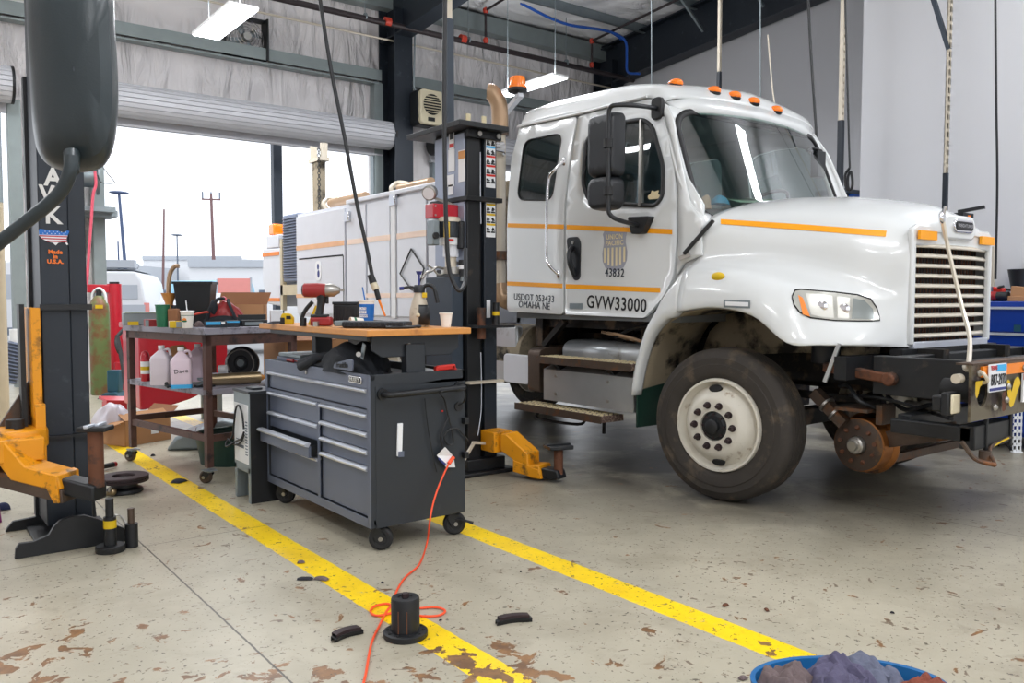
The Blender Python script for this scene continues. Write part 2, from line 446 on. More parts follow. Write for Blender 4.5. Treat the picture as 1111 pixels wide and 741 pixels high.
# floor
def floor_mat():
    m = bpy.data.materials.new('worn_concrete'); m.use_nodes = True; nt = m.node_tree; N = nt.nodes; L = nt.links
    b = N['Principled BSDF']; g = N.new('ShaderNodeNewGeometry')
    def nz(scale, det=6, dist=0.0, vec=None, rough=0.6):
        n = N.new('ShaderNodeTexNoise'); n.inputs['Scale'].default_value = scale; n.inputs['Detail'].default_value = det
        n.inputs['Distortion'].default_value = dist; n.inputs['Roughness'].default_value = rough
        L.new(vec if vec else g.outputs['Position'], n.inputs['Vector']); return n.outputs['Fac']
    def rng(s, a, c):
        r = N.new('ShaderNodeMapRange'); r.inputs[1].default_value = a; r.inputs[2].default_value = c; L.new(s, r.inputs[0]); return r.outputs[0]
    def mix(f, a, c):
        x = N.new('ShaderNodeMix'); x.data_type = 'RGBA'
        L.new(f, x.inputs[0])
        for s, i in ((a, 6), (c, 7)):
            if isinstance(s, tuple): x.inputs[i].default_value = lin(s)
            else: L.new(s, x.inputs[i])
        return x.outputs[2]
    def mth(op, a, c):
        x = N.new('ShaderNodeMath'); x.operation = op
        for s, i in ((a, 0), (c, 1)):
            if isinstance(s, (int, float)): x.inputs[i].default_value = s
            else: L.new(s, x.inputs[i])
        return x.outputs[0]
    sep = N.new('ShaderNodeSeparateXYZ'); L.new(g.outputs['Position'], sep.inputs[0])
    X, Y = sep.outputs[0], sep.outputs[1]
    c = mix(rng(nz(0.7, 5), 0.3, 0.7), (160, 154, 136), (182, 175, 156))
    c = mix(mth('MULTIPLY', rng(nz(2.2, 8, 0.6), 0.48, 0.72), 0.55), c, (142, 134, 116))
    c = mix(mth('MULTIPLY', rng(nz(5, 10, 0.3, rough=0.75), 0.55, 0.75), 0.5), c, (122, 112, 96))
    # painted lines
    ln = None
    for x0, x1 in ((1.67, 1.83), (2.67, 2.83)):
        w = mth('MULTIPLY', mth('SUBTRACT', nz(14, 3), 0.5), 0.012)
        xx = mth('ADD', X, w)
        q = mth('MULTIPLY', mth('GREATER_THAN', xx, x0), mth('LESS_THAN', xx, x1))
        ln = q if ln is None else mth('ADD', ln, q)
    ln = mth('MULTIPLY', ln, mth('LESS_THAN', Y, 12.5))
    ycol = mix(rng(nz(3, 6), 0.4, 0.7), (250, 212, 6), (232, 192, 20))
    ycol = mix(mth('MULTIPLY', rng(nz(30, 4), 0.6, 0.75), 0.5), ycol, (190, 160, 40))
    worn = mth('SUBTRACT', 1.0, mth('MULTIPLY', rng(nz(18, 6, 0.2), 0.64, 0.68), 0.85))
    c = mix(mth('MULTIPLY', ln, worn), c, ycol)
    # dark patch under the truck: dirt stains plus painted-in shade
    stain_shade = mth('MULTIPLY', mth('MULTIPLY', rng(X, 3.4, 4.4), rng(Y, 2.2, 3.6)), rng(nz(1.4, 7, 0.5), 0.26, 0.52))
    c = mix(mth('MULTIPLY', stain_shade, 0.9), c, (66, 61, 54))
    # brown bare patches close to the lens and along the line
    d1 = mth('SUBTRACT', 1.0, rng(mth('SQRT', mth('ADD', mth('POWER', mth('SUBTRACT', X, 1.72), 2.0), mth('POWER', mth('SUBTRACT', Y, 2.42), 2.0)), 0.0), 0.05, 0.42))
    d2 = mth('SUBTRACT', 1.0, rng(mth('ADD', X, mth('MULTIPLY', Y, 0.85)), 2.75, 4.4))
    near = mth('MAXIMUM', mth('MULTIPLY', d1, 1.25), d2)
    t = mth('ADD', nz(7.5, 5, 0.5), mth('MULTIPLY', near, 0.15))
    c = mix(rng(t, 0.655, 0.668), c, mix(rng(nz(9, 5), 0.4, 0.6), (140, 102, 64), (108, 78, 52)))
    # small dark chips everywhere, stretched
    mp = N.new('ShaderNodeMapping'); mp.inputs['Scale'].default_value = (1, 1, 1); L.new(g.outputs['Position'], mp.inputs[0])
    chips = rng(nz(42, 3, 0.4), 0.63, 0.665)
    c = mix(mth('MULTIPLY', chips, 0.85), c, (74, 64, 54))
    chips2 = rng(nz(15, 4, 0.8), 0.645, 0.665)
    c = mix(mth('MULTIPLY', chips2, 0.8), c, (104, 86, 70))
    # saw-cut joints
    j = mth('MAXIMUM', mth('LESS_THAN', mth('ABSOLUTE', mth('SUBTRACT', mth('ADD', X, mth('MULTIPLY', nz(25, 2), 0.006)), 1.137), 0.0), 0.0042), mth('LESS_THAN', mth('ABSOLUTE', mth('SUBTRACT', Y, 4.84), 0.0), 0.0028))
    j2 = mth('LESS_THAN', mth('ABSOLUTE', mth('SUBTRACT', X, 5.2), 0.0), 0.003)
    j = mth('MAXIMUM', j, j2)
    c = mix(mth('MULTIPLY', j, 0.85), c, (46, 42, 38))
    L.new(c, b.inputs['Base Color'])
    ro = N.new('ShaderNodeMapRange'); ro.inputs[3].default_value = 0.24; ro.inputs[4].default_value = 0.5
    L.new(nz(1.3, 5), ro.inputs[0]); L.new(ro.outputs[0], b.inputs['Roughness'])
    bp = N.new('ShaderNodeBump'); bp.inputs['Strength'].default_value = 0.15; bp.inputs['Distance'].default_value = 0.004
    L.new(nz(18, 6), bp.inputs['Height']); L.new(bp.outputs[0], b.inputs['Normal'])
    MATS['worn_concrete'] = m
    return m
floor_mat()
# ================================================================ the setting
M = MATS
ROOFZ = lambda y: 7.55 + 0.083 * (15.2 - y)
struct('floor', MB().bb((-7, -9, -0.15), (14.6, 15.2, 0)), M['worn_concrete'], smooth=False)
struct('road_outside', MB().bb((-60, 15.2, -0.2), (90, 140, -0.04)), M['asphalt'], smooth=False)
def wall_y(name, y, holes, m, x0=-7, x1=14.6, z1=7.6):
    mb = MB()
    xs = sorted(set([x0, x1] + [h[0] for h in holes] + [h[1] for h in holes]))
    for a, b in zip(xs, xs[1:]):
        h = [q for q in holes if q[0] <= a + 1e-6 and q[1] >= b - 1e-6]
        mb.bb((a, y, h[0][2] if h else 0), (b, y + 0.18, z1))
    struct(name, mb, m, smooth=False)
wall_y('wall_back', 15.0, [(-6, 1.72, 4.36), (3.0, 7.95, 4.36), (9.35, 14.0, 4.36)], M['wall_vinyl'])
wall_y('wall_front', -9.0, [(-6, -1, 4.3), (1.5, 6.5, 4.3), (8, 13, 4.3)], M['wall_vinyl'], z1=9.6)  # unseen wall; open doorways added to let in daylight from behind
struct('wall_left', MB().bb((-7.15, -9, 0), (-7, 15.2, 9.6)), M['wall_vinyl'], smooth=False)
struct('wall_right', MB().bb((14.4, 5.2, 0), (14.6, 15.2, 9.6)), M['wall_white'], smooth=False)
struct('wall_partition', MB().bb((9.0, -9, 0), (9.15, 5.2, 9.4)).bb((9.15, 5.05, 0), (14.6, 5.2, 9.4)), M['wall_white'], smooth=False)
# roof with sagging blanket between the purlins
rows = []
ys = [-9 + i * 0.375 for i in range(65)]
for i, y in enumerate(ys):
    r = []
    for j in range(87):
        x = -7 + j * 0.25
        sag = 0.10 * abs(math.sin(PI * (y - 15.0) / 1.5)) + 0.05 * noise.noise(V((x * 0.8, y * 0.9, 3)))
        r.append(V((x, y, ROOFZ(y) - 0.05 - sag)))
    rows.append(r)
struct('ceiling', MB().grid(rows), M['roof_vinyl'], solid=-0.1)
# purlins, girts, eave strut
n = 1
def trim(mb, m, **k):
    global n
    o = struct('trim_%d' % n, mb, m, **k); n += 1; return o
for k in range(0, 10):
    y = 15.0 - 1.5 * (k + 1)
    z = ROOFZ(y) - 0.17
    trim(MB().bb((-7, y - 0.01, z - 0.1), (14.4, y + 0.01, z + 0.1)).bb((-7, y - 0.06, z - 0.11), (14.4, y + 0.01, z - 0.09)), M['galv'], smooth=False)
trim(MB().bb((-7, 14.72, 7.1), (14.4, 14.74, 7.42)).bb((-7, 14.72, 7.08), (14.4, 14.98, 7.11)).bb((-7, 14.72, 7.4), (14.4, 14.98, 7.43)), M['girt_green'], smooth=False)
for (x0, x1) in ((-7, 8.05), (8.6, 13.9)):
    trim(MB().bb((x0, 14.78, 5.84), (x1, 14.99, 5.87)).bb((x0, 14.76, 5.66), (x1, 14.78, 5.87)).bb((x0, 14.78, 5.6), (x1, 14.99, 5.63)), M['girt_green'], smooth=False)
# framed posts by the doors
for x in (1.75, 2.9, 8.0):
    trim(MB().bb((x - 0.09, 14.8, 0), (x + 0.09, 14.99, 5.62 if x > 5 else 4.4)), M['girt_green'], smooth=False)
trim(MB().bb((2.05, 14.9, 5.6), (2.2, 14.99, 7.1)), M['girt_green'], smooth=False)
# roll-up doors: coil above each opening, guides beside it, mullion outside
def rolldoor(i, x0, x1, zc=4.57, r=0.27):
    d = bpy.data.objects.new('door_%d' % i, None); COL.objects.link(d); d['kind'] = 'structure'
    mb = MB(); nn = 22; prof = []
    pts = []
    for k in range(nn):
        a = 2 * PI * k / nn
        pts.append((14.6 + r * math.cos(a), zc + r * math.sin(a)))
        a2 = a + 2 * PI / nn * 0.86
        pts.append((14.6 + (r + 0.004) * math.cos(a2), zc + (r + 0.004) * math.sin(a2)))
        pts.append((14.6 + (r - 0.022) * math.cos(a2 + 0.02), zc + (r - 0.022) * math.sin(a2 + 0.02)))
    mb.prism(pts, 'x', x0 + 0.02, x1)
    build('door_coil', mb, M['door_slat'], d, smooth=False)
    build('end_plate', MB().cyl((x1 - 0.01, 14.6, zc), (x1 + 0.03, 14.6, zc), r * 1.03, n=30).cyl((x0 + 0.02, 14.6, zc), (x0 - 0.02, 14.6, zc), r * 1.03, n=30), M['black_metal'], d)
    build('bottom_bar', MB().bb((x0 + 0.05, 14.82, 4.22), (x1 - 0.05, 14.88, 4.42)).bb((x0 + 0.05, 14.79, 4.2), (x1 - 0.05, 14.92, 4.23)), M['door_slat'], d, smooth=False)
    build('guide', MB().bb((x0 + 0.12, 14.84, 0), (x0 + 0.24, 14.98, 4.4)), M['galv'], d, smooth=False)
    build('guide', MB().bb((x1 - 0.24, 14.84, 0), (x1 - 0.12, 14.98, 4.4)), M['galv'], d, smooth=False)
rolldoor(1, -6.2, 1.7)
rolldoor(2, 2.75, 8.13)
rolldoor(3, 9.15, 14.2)
trim(MB().bb((0.95, 15.3, 0), (1.12, 15.45, 4.4)), M['steel_blue'], smooth=False)
# primary frames
def ibeam(name, p0, p1, depth0, depth1, w=0.3):
    p0, p1 = V(p0), V(p1)
    mb = MB()
    a, b = p0, p1
    for s in (0, 1):
        mb.quads([a + V((-w / 2, 0, s * depth0)), a + V((w / 2, 0, s * depth0)), b + V((w / 2, 0, s * depth1)), b + V((-w / 2, 0, s * depth1)),
                  a + V((-w / 2, 0, s * depth0 + 0.03)), a + V((w / 2, 0, s * depth0 + 0.03)), b + V((w / 2, 0, s * depth1 + 0.03)), b + V((-w / 2, 0, s * depth1 + 0.03))],
                 [(0, 1, 2, 3), (7, 6, 5, 4), (0, 4, 5, 1), (1, 5, 6, 2), (2, 6, 7, 3), (3, 7, 4, 0)])
    mb.quads([a + V((-0.01, 0, 0)), a + V((0.01, 0, 0)), b + V((0.01, 0, 0)), b + V((-0.01, 0, 0)), a + V((-0.01, 0, depth0)), a + V((0.01, 0, depth0)), b + V((0.01, 0, depth1)), b + V((-0.01, 0, depth1))],
             [(0, 1, 2, 3), (7, 6, 5, 4), (0, 4, 5, 1), (1, 5, 6, 2), (2, 6, 7, 3), (3, 7, 4, 0)])
    return mb
for xc in (8.3, 14.12):
    mb = MB().bb((xc - 0.2, 14.33, 0), (xc + 0.2, 14.36, 7.0)).bb((xc - 0.2, 14.94, 0), (xc + 0.2, 14.97, 7.3)).bb((xc - 0.012, 14.35, 0), (xc + 0.012, 14.95, 7.2))
    for z in (6.45, 7.3): mb.bb((xc - 0.2, 14.35, z), (xc + 0.2, 14.95, z + 0.03))
    trim(mb, M['dark_steel'], smooth=False)
    trim(ibeam('r', (xc, 14.9, 6.42), (xc, -9, 6.42 + 23.9 * 0.087), 0.92, 0.75, 0.36), M['dark_steel'], smooth=False)
    # fly braces
trim(MB().bar((14.02, 10.2, 7.1), (12.9, 10.2, 8.0), 0.05, 0.05).bar((14.02, 11.7, 7.0), (12.9, 11.7, 7.85), 0.05, 0.05), M['galv'], smooth=False)
# ---------------------------------------------------------------- LED fixtures
lampn = 0
def fixture(x0, x1, y0, y1, z, label, power=110, group='LED shop lights hung from the roof'):
    cx, cy = (x0 + x1) / 2, (y0 + y1) / 2
    t = thing('shop_light', label, 'light', (cx, cy, z), group=group)
    w, l = x1 - x0, y1 - y0
    build('housing', MB().bb((x0, y0, z + 0.012), (x1, y1, z + 0.05)).bb((cx - w * 0.3, y0 + 0.1, z + 0.05), (cx + w * 0.3, y1 - 0.1, z + 0.085)), M['white_matte'], t, smooth=False)
    build('diffuser', MB().bb((x0 + 0.012, y0 + 0.012, z), (x1 - 0.012, y1 - 0.012, z + 0.012)), M['lamp_emit'], t, smooth=False)
    for yy in (y0 + 0.15, y1 - 0.15):
        build('hanger_cable', MB().cyl((cx, yy, z + 0.08), (cx, yy, ROOFZ(yy) - 0.1), 0.006, n=6), M['galv'], t)
    ld = bpy.data.lights.new('lamp', 'AREA'); ld.shape = 'RECTANGLE'; ld.size = w; ld.size_y = l; ld.energy = power; ld.color = (0.95, 0.97, 1.0)
    lo = bpy.data.objects.new('lamp', ld); COL.objects.link(lo); lo.parent = t; lo.location = (0, 0, -0.01)
    ld = bpy.data.lights.new('uplight', 'AREA'); ld.shape = 'RECTANGLE'; ld.size = w * 0.6; ld.size_y = l * 0.9; ld.energy = power * 0.75; ld.color = (0.95, 0.97, 1.0)  # upward lamp added to brighten the ceiling
    lo = bpy.data.objects.new('uplight', ld); COL.objects.link(lo); lo.parent = t; lo.location = (0, 0, 0.1); lo.rotation_euler = (PI, 0, 0)
    return t
fixture(3.57, 3.95, 10.43, 11.95, 5.0, 'LED shop light panel glowing high over the first roll-up door bay, beside the wall fan')
fixture(8.88, 9.2, 10.5, 12.1, 5.0, 'LED shop light glowing behind the amber beacon and exhaust stack')
# RFL: windshield-reflection fixture, then three unseen ones added to brighten the back wall
RFL = ((8.2, 1.62), (4.5, 8.8), (7.2, 9.6), (1.0, 10.6))
k = 0
for (x, y) in ((5.2, -1.2), (1.0, -0.6), (-2.5, 4.0), (-2.5, 10.8), (0.5, -3.5), (5.4, -5.0), (-3.0, -3.0)) + RFL:  # unseen fixtures added to light the shop
    fixture(x - 0.18, x + 0.18, y - 0.76, y + 0.76, 5.6 if y < 5 else 6.75 if x > 11 else 6.2, 'LED shop light hung outside the photographed view', 110, 'LED shop lights above and behind the viewer')
# ---------------------------------------------------------------- overhead pipes
t = thing('sprinkler_pipe', 'dark sprinkler main with red couplings running along the door wall', 'pipe', (8, 14, 6.56))
build('main_pipe', MB().cyl((-7, 14, 6.56), (14.3, 14, 6.5), 0.055, n=14), M['pipe_dark'], t)
for (px, py) in ((420, 3), (502, 41)):
    p = gy(px, py, 14); build('coupling', MB().cyl((p.x - 0.06, 14, 6.55), (p.x + 0.06, 14, 6.55), 0.085, n=12), M['pipe_red'], t)
for (px, py, q) in ((527, 44, (526, 11)), (642, 72, (640, 44))):
    p = gy(px, py, 14); top = gy(q[0], q[1], 14)
    a = V((p.x, 14, 6.55)); b = V((p.x, 14, top.z))
    build('riser', MB().cyl(a, b, 0.028, n=10), M['pipe_dark'], t)
    for c in (a + V((0, 0, 0.08)), b): build('elbow', MB().sphere(c, (0.06, 0.06, 0.07), 10, 6), M['pipe_red'], t)
    build('branch_pipe', MB().cyl(b, (b.x, 2.0, b.z + 0.083 * 12), 0.026, n=10), M['pipe_dark'], t)
for x in (4.2, 7.3, 9.6, 12.2):
    build('hanger_rod', MB().cyl((x, 14, 6.5), (x, 14, 7.6), 0.008, n=6).cyl((x - 0.012, 14, 6.55), (x + 0.012, 14, 6.55), 0.075, n=12), M['galv'], t)
solo('conduit', MB().cyl((-7, 14.5, 6.42), (14.2, 14.5, 6.38), 0.02, n=8), M['cream_metal'], 'thin pale conduit strung under the sprinkler main along the door wall', 'conduit', (4, 14.5, 6.4))
cp = [gy(453, 0, 14.3), gy(450, 40, 14.3), gy(449, 85, 14.3), gy(450, 97, 14.3), gy(457, 100, 14.3)]
cp[0].x = cp[1].x
solo('conduit', MB().tube([V((cp[1].x, 14.3, 7.2))] + cp[1:], 0.02), M['galv'], 'grey flexible conduit dropping down the dark column to the round-grilled heater', 'conduit', cp[1])
bw = [gy(568, 5, 13.2), gy(598, 20, 13.2), gy(622, 28, 13.2), gy(660, 34, 13.2), gy(678, 44, 13.2), gy(680, 62, 13.2), gy(681, 78, 13.2), gy(694, 80, 12.8)]
solo('network_cable', MB().tube(bw, 0.028, n=6).tube([p + V((0, 0.1, 0.05)) for p in bw[:5]], 0.02, n=6), M['blue_wire'], 'bundle of blue cables looping under the roof to the dark rafter', 'cable', bw[0])
# heater / speaker on the column
p = gy(458, 115, 14.0)
t = thing('wall_speaker', 'cream square speaker with round black grille bolted to the dark column', 'speaker', (9.0, 14.05, 4.75))
t.location = (p.x, 14.0, gy(466, 131, 14).z)
c = gy(470, 116, 13.85)
w, h = 0.52, 0.66
build('housing', MB().prism(rr(w + 0.03, h + 0.03, 0.08, cx=c.x, cy=c.z), 'y', 13.98, 14.25), M['black_metal'], t)
build('front_cover', MB().prism(rr(w, h, 0.08, cx=c.x, cy=c.z), 'y', 13.88, 13.99), M['cream_plastic'], t, bevel=0.02)
mg = MB().cyl((c.x, 13.875, c.z + 0.05), (c.x, 13.89, c.z + 0.05), 0.2, n=28)
build('grille', mg, M['dark_void'], t)
ms = MB()
for i in range(7):
    zz = c.z + 0.05 - 0.15 + 0.05 * i; hw = math.sqrt(max(0, 0.2 ** 2 - (zz - c.z - 0.05) ** 2))
    ms.bb((c.x - hw, 13.86, zz - 0.008), (c.x + hw, 13.878, zz + 0.008))
build('grille_bars', ms, M['cream_plastic'], t, smooth=False)
build('name_badge', MB().bb((c.x - 0.1, 13.865, c.z - 0.27), (c.x + 0.05, 13.88, c.z - 0.2)), M['black_metal'], t)
build('bracket', MB().bb((8.45, 13.95, c.z + 0.02), (c.x - w / 2, 14.0, c.z + 0.08)).bb((8.45, 13.95, c.z - 0.22), (c.x - w / 2, 14.0, c.z - 0.16)), M['galv'], t)
# wall fan
c = gy(267, 40, 14.8)
t = thing('wall_fan', 'round caged fan set in the insulated wall beside the hanging light panel', 'fan', c)
build('fan_frame', MB().bb((c.x - 0.38, 14.8, c.z - 0.36), (c.x + 0.38, 14.99, c.z - 0.33)).bb((c.x - 0.38, 14.8, c.z + 0.33), (c.x + 0.38, 14.99, c.z + 0.36)).bb((c.x - 0.38, 14.8, c.z - 0.36), (c.x - 0.35, 14.99, c.z + 0.36)).bb((c.x + 0.35, 14.7, c.z - 0.36), (c.x + 0.38, 14.99, c.z + 0.36)), M['black_metal'], t)
mb = MB()
for i in range(6):
    r = 0.06 + 0.055 * i
    mb.tube([V((c.x + r * math.cos(a * PI / 8), 14.74 + 0.1 * (r / 0.34) ** 2, c.z + r * math.sin(a * PI / 8))) for a in range(17)], 0.006, n=4, k=1)
build('fan_guard', mb, M['chrome'], t)
mb = MB()
for i in range(4):
    a = i * PI / 2 + 0.4
    mb.quads([c + V((0.05 * math.cos(a), 0, 0.05 * math.sin(a))), c + V((0.3 * math.cos(a - 0.25), 0.06, 0.3 * math.sin(a - 0.25))), c + V((0.32 * math.cos(a + 0.35), 0.13, 0.32 * math.sin(a + 0.35))), c + V((0.05 * math.cos(a + 1), 0.05, 0.05 * math.sin(a + 1)))], [(0, 1, 2, 3)])
build('fan_blade', mb, M['galv'], t, solid=0.006)
build('fan_hub', MB().cyl(c + V((0, -0.08, 0)), c + V((0, 0.12, 0)), 0.07), M['steel'], t)
# ---------------------------------------------------------------- drops by the right wall
def strut(px, py, X, label, w=0.045, brk=None, group=None, lowm='dark_steel'):
    b = gx(px, py, X); zt = ROOFZ(b.y) - 0.1
    t = thing('hanging_strut', label, 'strut', b, group=group)
    zb = b.z if brk is None else gx(px, brk, X).z
    if brk is not None: build('sleeve', MB().bb((b.x - w * 0.6, b.y - w * 0.6, b.z), (b.x + w * 0.6, b.y + w * 0.6, zb)), M[lowm], t, smooth=False)
    mb = MB()
    # perforated tube: two flanges joined by rungs between the slots
    mb.bb((b.x - w / 2, b.y - w / 2, zb), (b.x - w / 2 + 0.012, b.y + w / 2, zt)).bb((b.x + w / 2 - 0.012, b.y - w / 2, zb), (b.x + w / 2, b.y + w / 2, zt))
    mb.bb((b.x - w / 2, b.y + w / 2 - 0.006, zb), (b.x + w / 2, b.y + w / 2, zt))
    z = zb
    while z < zt:
        mb.bb((b.x - w / 2, b.y - w / 2, z), (b.x + w / 2, b.y - w / 2 + 0.006, z + 0.055)); z += 0.085
    build('perforated_tube', mb, M['cream_metal'], t, smooth=False)
    return t, b
strut(780, 101, 8.2, 'perforated tube hanging from the roof over the cab, nearest the cab roof lights', 0.036, brk=78)
strut(911, 209, 8.6, 'perforated white tube with dark lower sleeve standing on the blue lift top', 0.045, brk=131)
tt, b = strut(1025, 231, 8.3, 'perforated strut with slanting brace dropping behind the hood badge', 0.034, brk=188)
zt = gx(1025, 55, 8.3).z
build('brace', MB().bar((b.x, b.y, zt), (b.x, b.y + 0.75, zt + 2.4), 0.04, 0.04), M['steel_blue'], tt, smooth=False)
def drop(pts, X, label, r=0.01, m='cable_black', cat_='cable', name='hanging_cable'):
    P = [gx(a, c, X) for a, c in pts]
    P = [V((P[0].x, P[0].y, ROOFZ(P[0].y) - 0.1)), P[0] + V((0, 0, 0.6)), P[0] + V((0, 0, 0.2))] + P if pts[0][1] <= 2 else P
    return solo(name, MB().tube(P, r, n=6), M[m], label, cat_, P[-1])
drop([(825, 0), (825, 117)], 8.2, 'thin steel wire hanging straight down over the cab roof', 0.008, 'galv')
drop([(833, 38), (838, 95), (843, 128)], 8.2, 'slanting pale cord ending at the last amber roof light', 0.009, 'cream_metal')
drop([(877, 0), (880, 60), (884, 120), (888, 183)], 8.0, 'black cable hanging past the far windshield corner', 0.016)
drop([(917, 0), (919, 70), (921, 150), (922, 182)], 8.2, 'black cable beside the perforated tube, ending in a tied loop', 0.012)
P = [gx(a, c, 8.2) for a, c in ((922, 182), (917, 190), (918, 203), (923, 206), (925, 198), (923, 186), (920, 192), (920, 202), (922, 207))]
solo('cable_loop', MB().tube(P, 0.014, n=6), M['cable_black'], 'tied oval loop of black cable just above the blue lift top', 'cable', P[0])
drop([(1080, 0), (1081, 120), (1082, 200), (1080, 303)], 8.6, 'long dark cable hanging against the white wall above the blue chest', 0.012)
drop([(707, 2), (707, 94)], 8.2, 'thin wire hanging in front of the dark rafter, left of the marker lights', 0.008, 'galv')
# lift top of the next bay
p = gd(918, 212, 10.1)
t = thing('lift_column', 'dark blue lift column seen only as a top plate behind the hood', 'lift', (p.x, p.y, 0))
build('column', MB().bb((p.x - 0.2, p.y - 0.15, 0), (p.x + 0.2, p.y + 0.15, p.z - 0.02)), M['dark_steel'], t, bevel=0.01)
build('top_plate', MB().bb((p.x - 0.36, p.y - 0.2, p.z - 0.02), (p.x + 0.36, p.y + 0.2, p.z + 0.04)).bb((p.x + 0.26, p.y - 0.2, p.z + 0.03), (p.x + 0.44, p.y - 0.08, p.z + 0.07)), M['steel_blue'], t, bevel=0.01)
build('pulley_cover', MB().bb((p.x - 0.24, p.y - 0.24, p.z - 0.12), (p.x + 0.1, p.y - 0.17, p.z - 0.02)), M['blue_wire'], t, bevel=0.01)
p = gx(1028, 233, 8.3)
t = thing('equipment_post', 'dark post head with a small orange clip above the grille badge', 'post', (p.x, p.y, 0))
build('post', MB().bb((p.x - 0.04, p.y - 0.04, 0), (p.x + 0.04, p.y + 0.04, p.z - 0.02)), M['steel_blue'], t)
build('post_head', MB().bb((p.x - 0.12, p.y - 0.2, p.z - 0.04), (p.x + 0.1, p.y + 0.12, p.z)).bar((p.x, p.y - 0.1, p.z + 0.02), (p.x + 0.05, p.y - 0.32, p.z + 0.05), 0.05, 0.03), M['black_metal'], t)
build('clip', MB().bb((p.x - 0.02, p.y - 0.2, p.z - 0.08), (p.x + 0.04, p.y - 0.16, p.z - 0.02)), M['amber'], t)
# ---------------------------------------------------------------- electrical on right wall
q = gx(1078, 270, 8.98)
t = thing('wall_conduit', 'pale metal raceway strip on the white wall behind the truck grille', 'conduit', (8.98, q.y, 0.9))
q1 = gx(1076, 268, 8.98)
build('raceway', MB().bb((8.95, q1.y - 0.03, 0.9), (8.995, q1.y + 0.03, q1.z)), M['cream_metal'], t)
build('panel', MB().bb((8.96, q1.y + 0.04, 1.2), (8.995, q1.y + 0.35, q1.z)), M['label_white'], t)
# ================================================================ outside, past the roll-up door
def pole(name, px0, px1, ytop, ybot, dep, r, m, label, cat_='pole', head=None):
    a = gd(px1, ybot, dep); b = gd(px0, ytop, dep)
    a = a + (a - b).normalized() * max(0, (a.z + 0.04)) 
    t = thing(name, label, cat_, (a.x, a.y, -0.04))
    build('shaft', MB().cyl((a.x, a.y, -0.04), b, r, r * 0.6, n=10), M[m], t)
    if head == 'lamp':
        build('lamp_head', MB().sphere(b, (0.5, 0.25, 0.09), 12, 6), M[m], t)
    if head == 'cross':
        build('crossarm', MB().bar(b + V((-0.5, 0.2, -0.3)), b + V((0.5, -0.2, -0.3)), 0.09, 0.09), M[m], t)
        mb = MB()
        for s in (-0.45, 0, 0.45): mb.cyl(b + V((s, -0.4 * s, -0.25)), b + V((s, -0.4 * s, 0.15)), 0.05, n=8)
        build('insulator', mb, M['far_dark'], t)
    return t
pole('light_pole', 129, 136, 209, 290, 42, 0.11, 'pole_steel', 'dark blue parking lot pole with flat disc lamp head, nearest the column', 'lamp post', 'lamp')
pole('utility_pole', 128, 129, 262, 290, 60, 0.09, 'pole_steel', 'short thin pole just left of the disc-headed lot light', 'pole')
pole('utility_pole', 178, 177, 227, 300, 55, 0.1, 'pole_wood', 'bare slightly bent pole rising behind the black bin on the bench', 'pole')
pole('light_pole', 192, 193, 255, 300, 70, 0.09, 'far_dark', 'pale slender light pole directly above the black bin', 'lamp post', 'lamp')
pole('utility_pole', 229, 232, 211, 290, 50, 0.13, 'pole_wood', 'tall brown utility pole with crossarm, rightmost of the outside poles', 'pole', 'cross')
# canopy post between the two door leaves
solo('steel_post', MB().bb((gy(297, 200, 16).x, 16.0, -0.04), (gy(306.5, 200, 16).x, 16.15, 5.2)), M['steel_blue'], 'square blue-grey steel post outside the open door, behind the amber beacon box', 'post', smooth=False)
# low buildings
def bldg(name, px0, px1, ytop, dep, m, label, cat_='building', extra=None):
    a, b = gd(px0, ytop, dep), gd(px1, ytop, dep)
    t = thing(name, label, cat_, ((a.x + b.x) / 2, (a.y + b.y) / 2, -0.04))
    dz = cf.copy(); dz.z = 0; dz.normalize()
    mb = MB(); z = a.z
    A, B = V((a.x, a.y, -0.04)), V((b.x, b.y, -0.04)); C2, D2 = B + dz * 8, A + dz * 8
    up = V((0, 0, z + 0.04))
    mb.quads([A, B, C2, D2, A + up, B + up, C2 + up, D2 + up], [(0, 1, 5, 4), (1, 2, 6, 5), (2, 3, 7, 6), (3, 0, 4, 7), (4, 5, 6, 7)])
    build('walls', mb, M[m], t, smooth=False)
    build('parapet', MB().bar(A + up, B + up, 0.3, 0.35), M['far_grey'], t, smooth=False)
    for i in range(5):
        p = A.lerp(B, (i + 0.5) / 5) - dz * 0.03
        build('window', MB().bar(p + V((0, 0, z * 0.35)), p + V((0, 0, z * 0.6)), 0.06, (B - A).length / 5 * 0.4, up=dz), M['far_dark'], t, smooth=False)
    return t
bldg('warehouse', 155, 262, 280, 75, 'far_white', 'long pale warehouse on the horizon between the outside poles')
bldg('warehouse', 205, 320, 286, 40, 'far_white', 'white flat-roofed building behind the red sign panel')
bldg('warehouse', 90, 150, 288, 66, 'far_grey', 'pale grey building behind the white van')
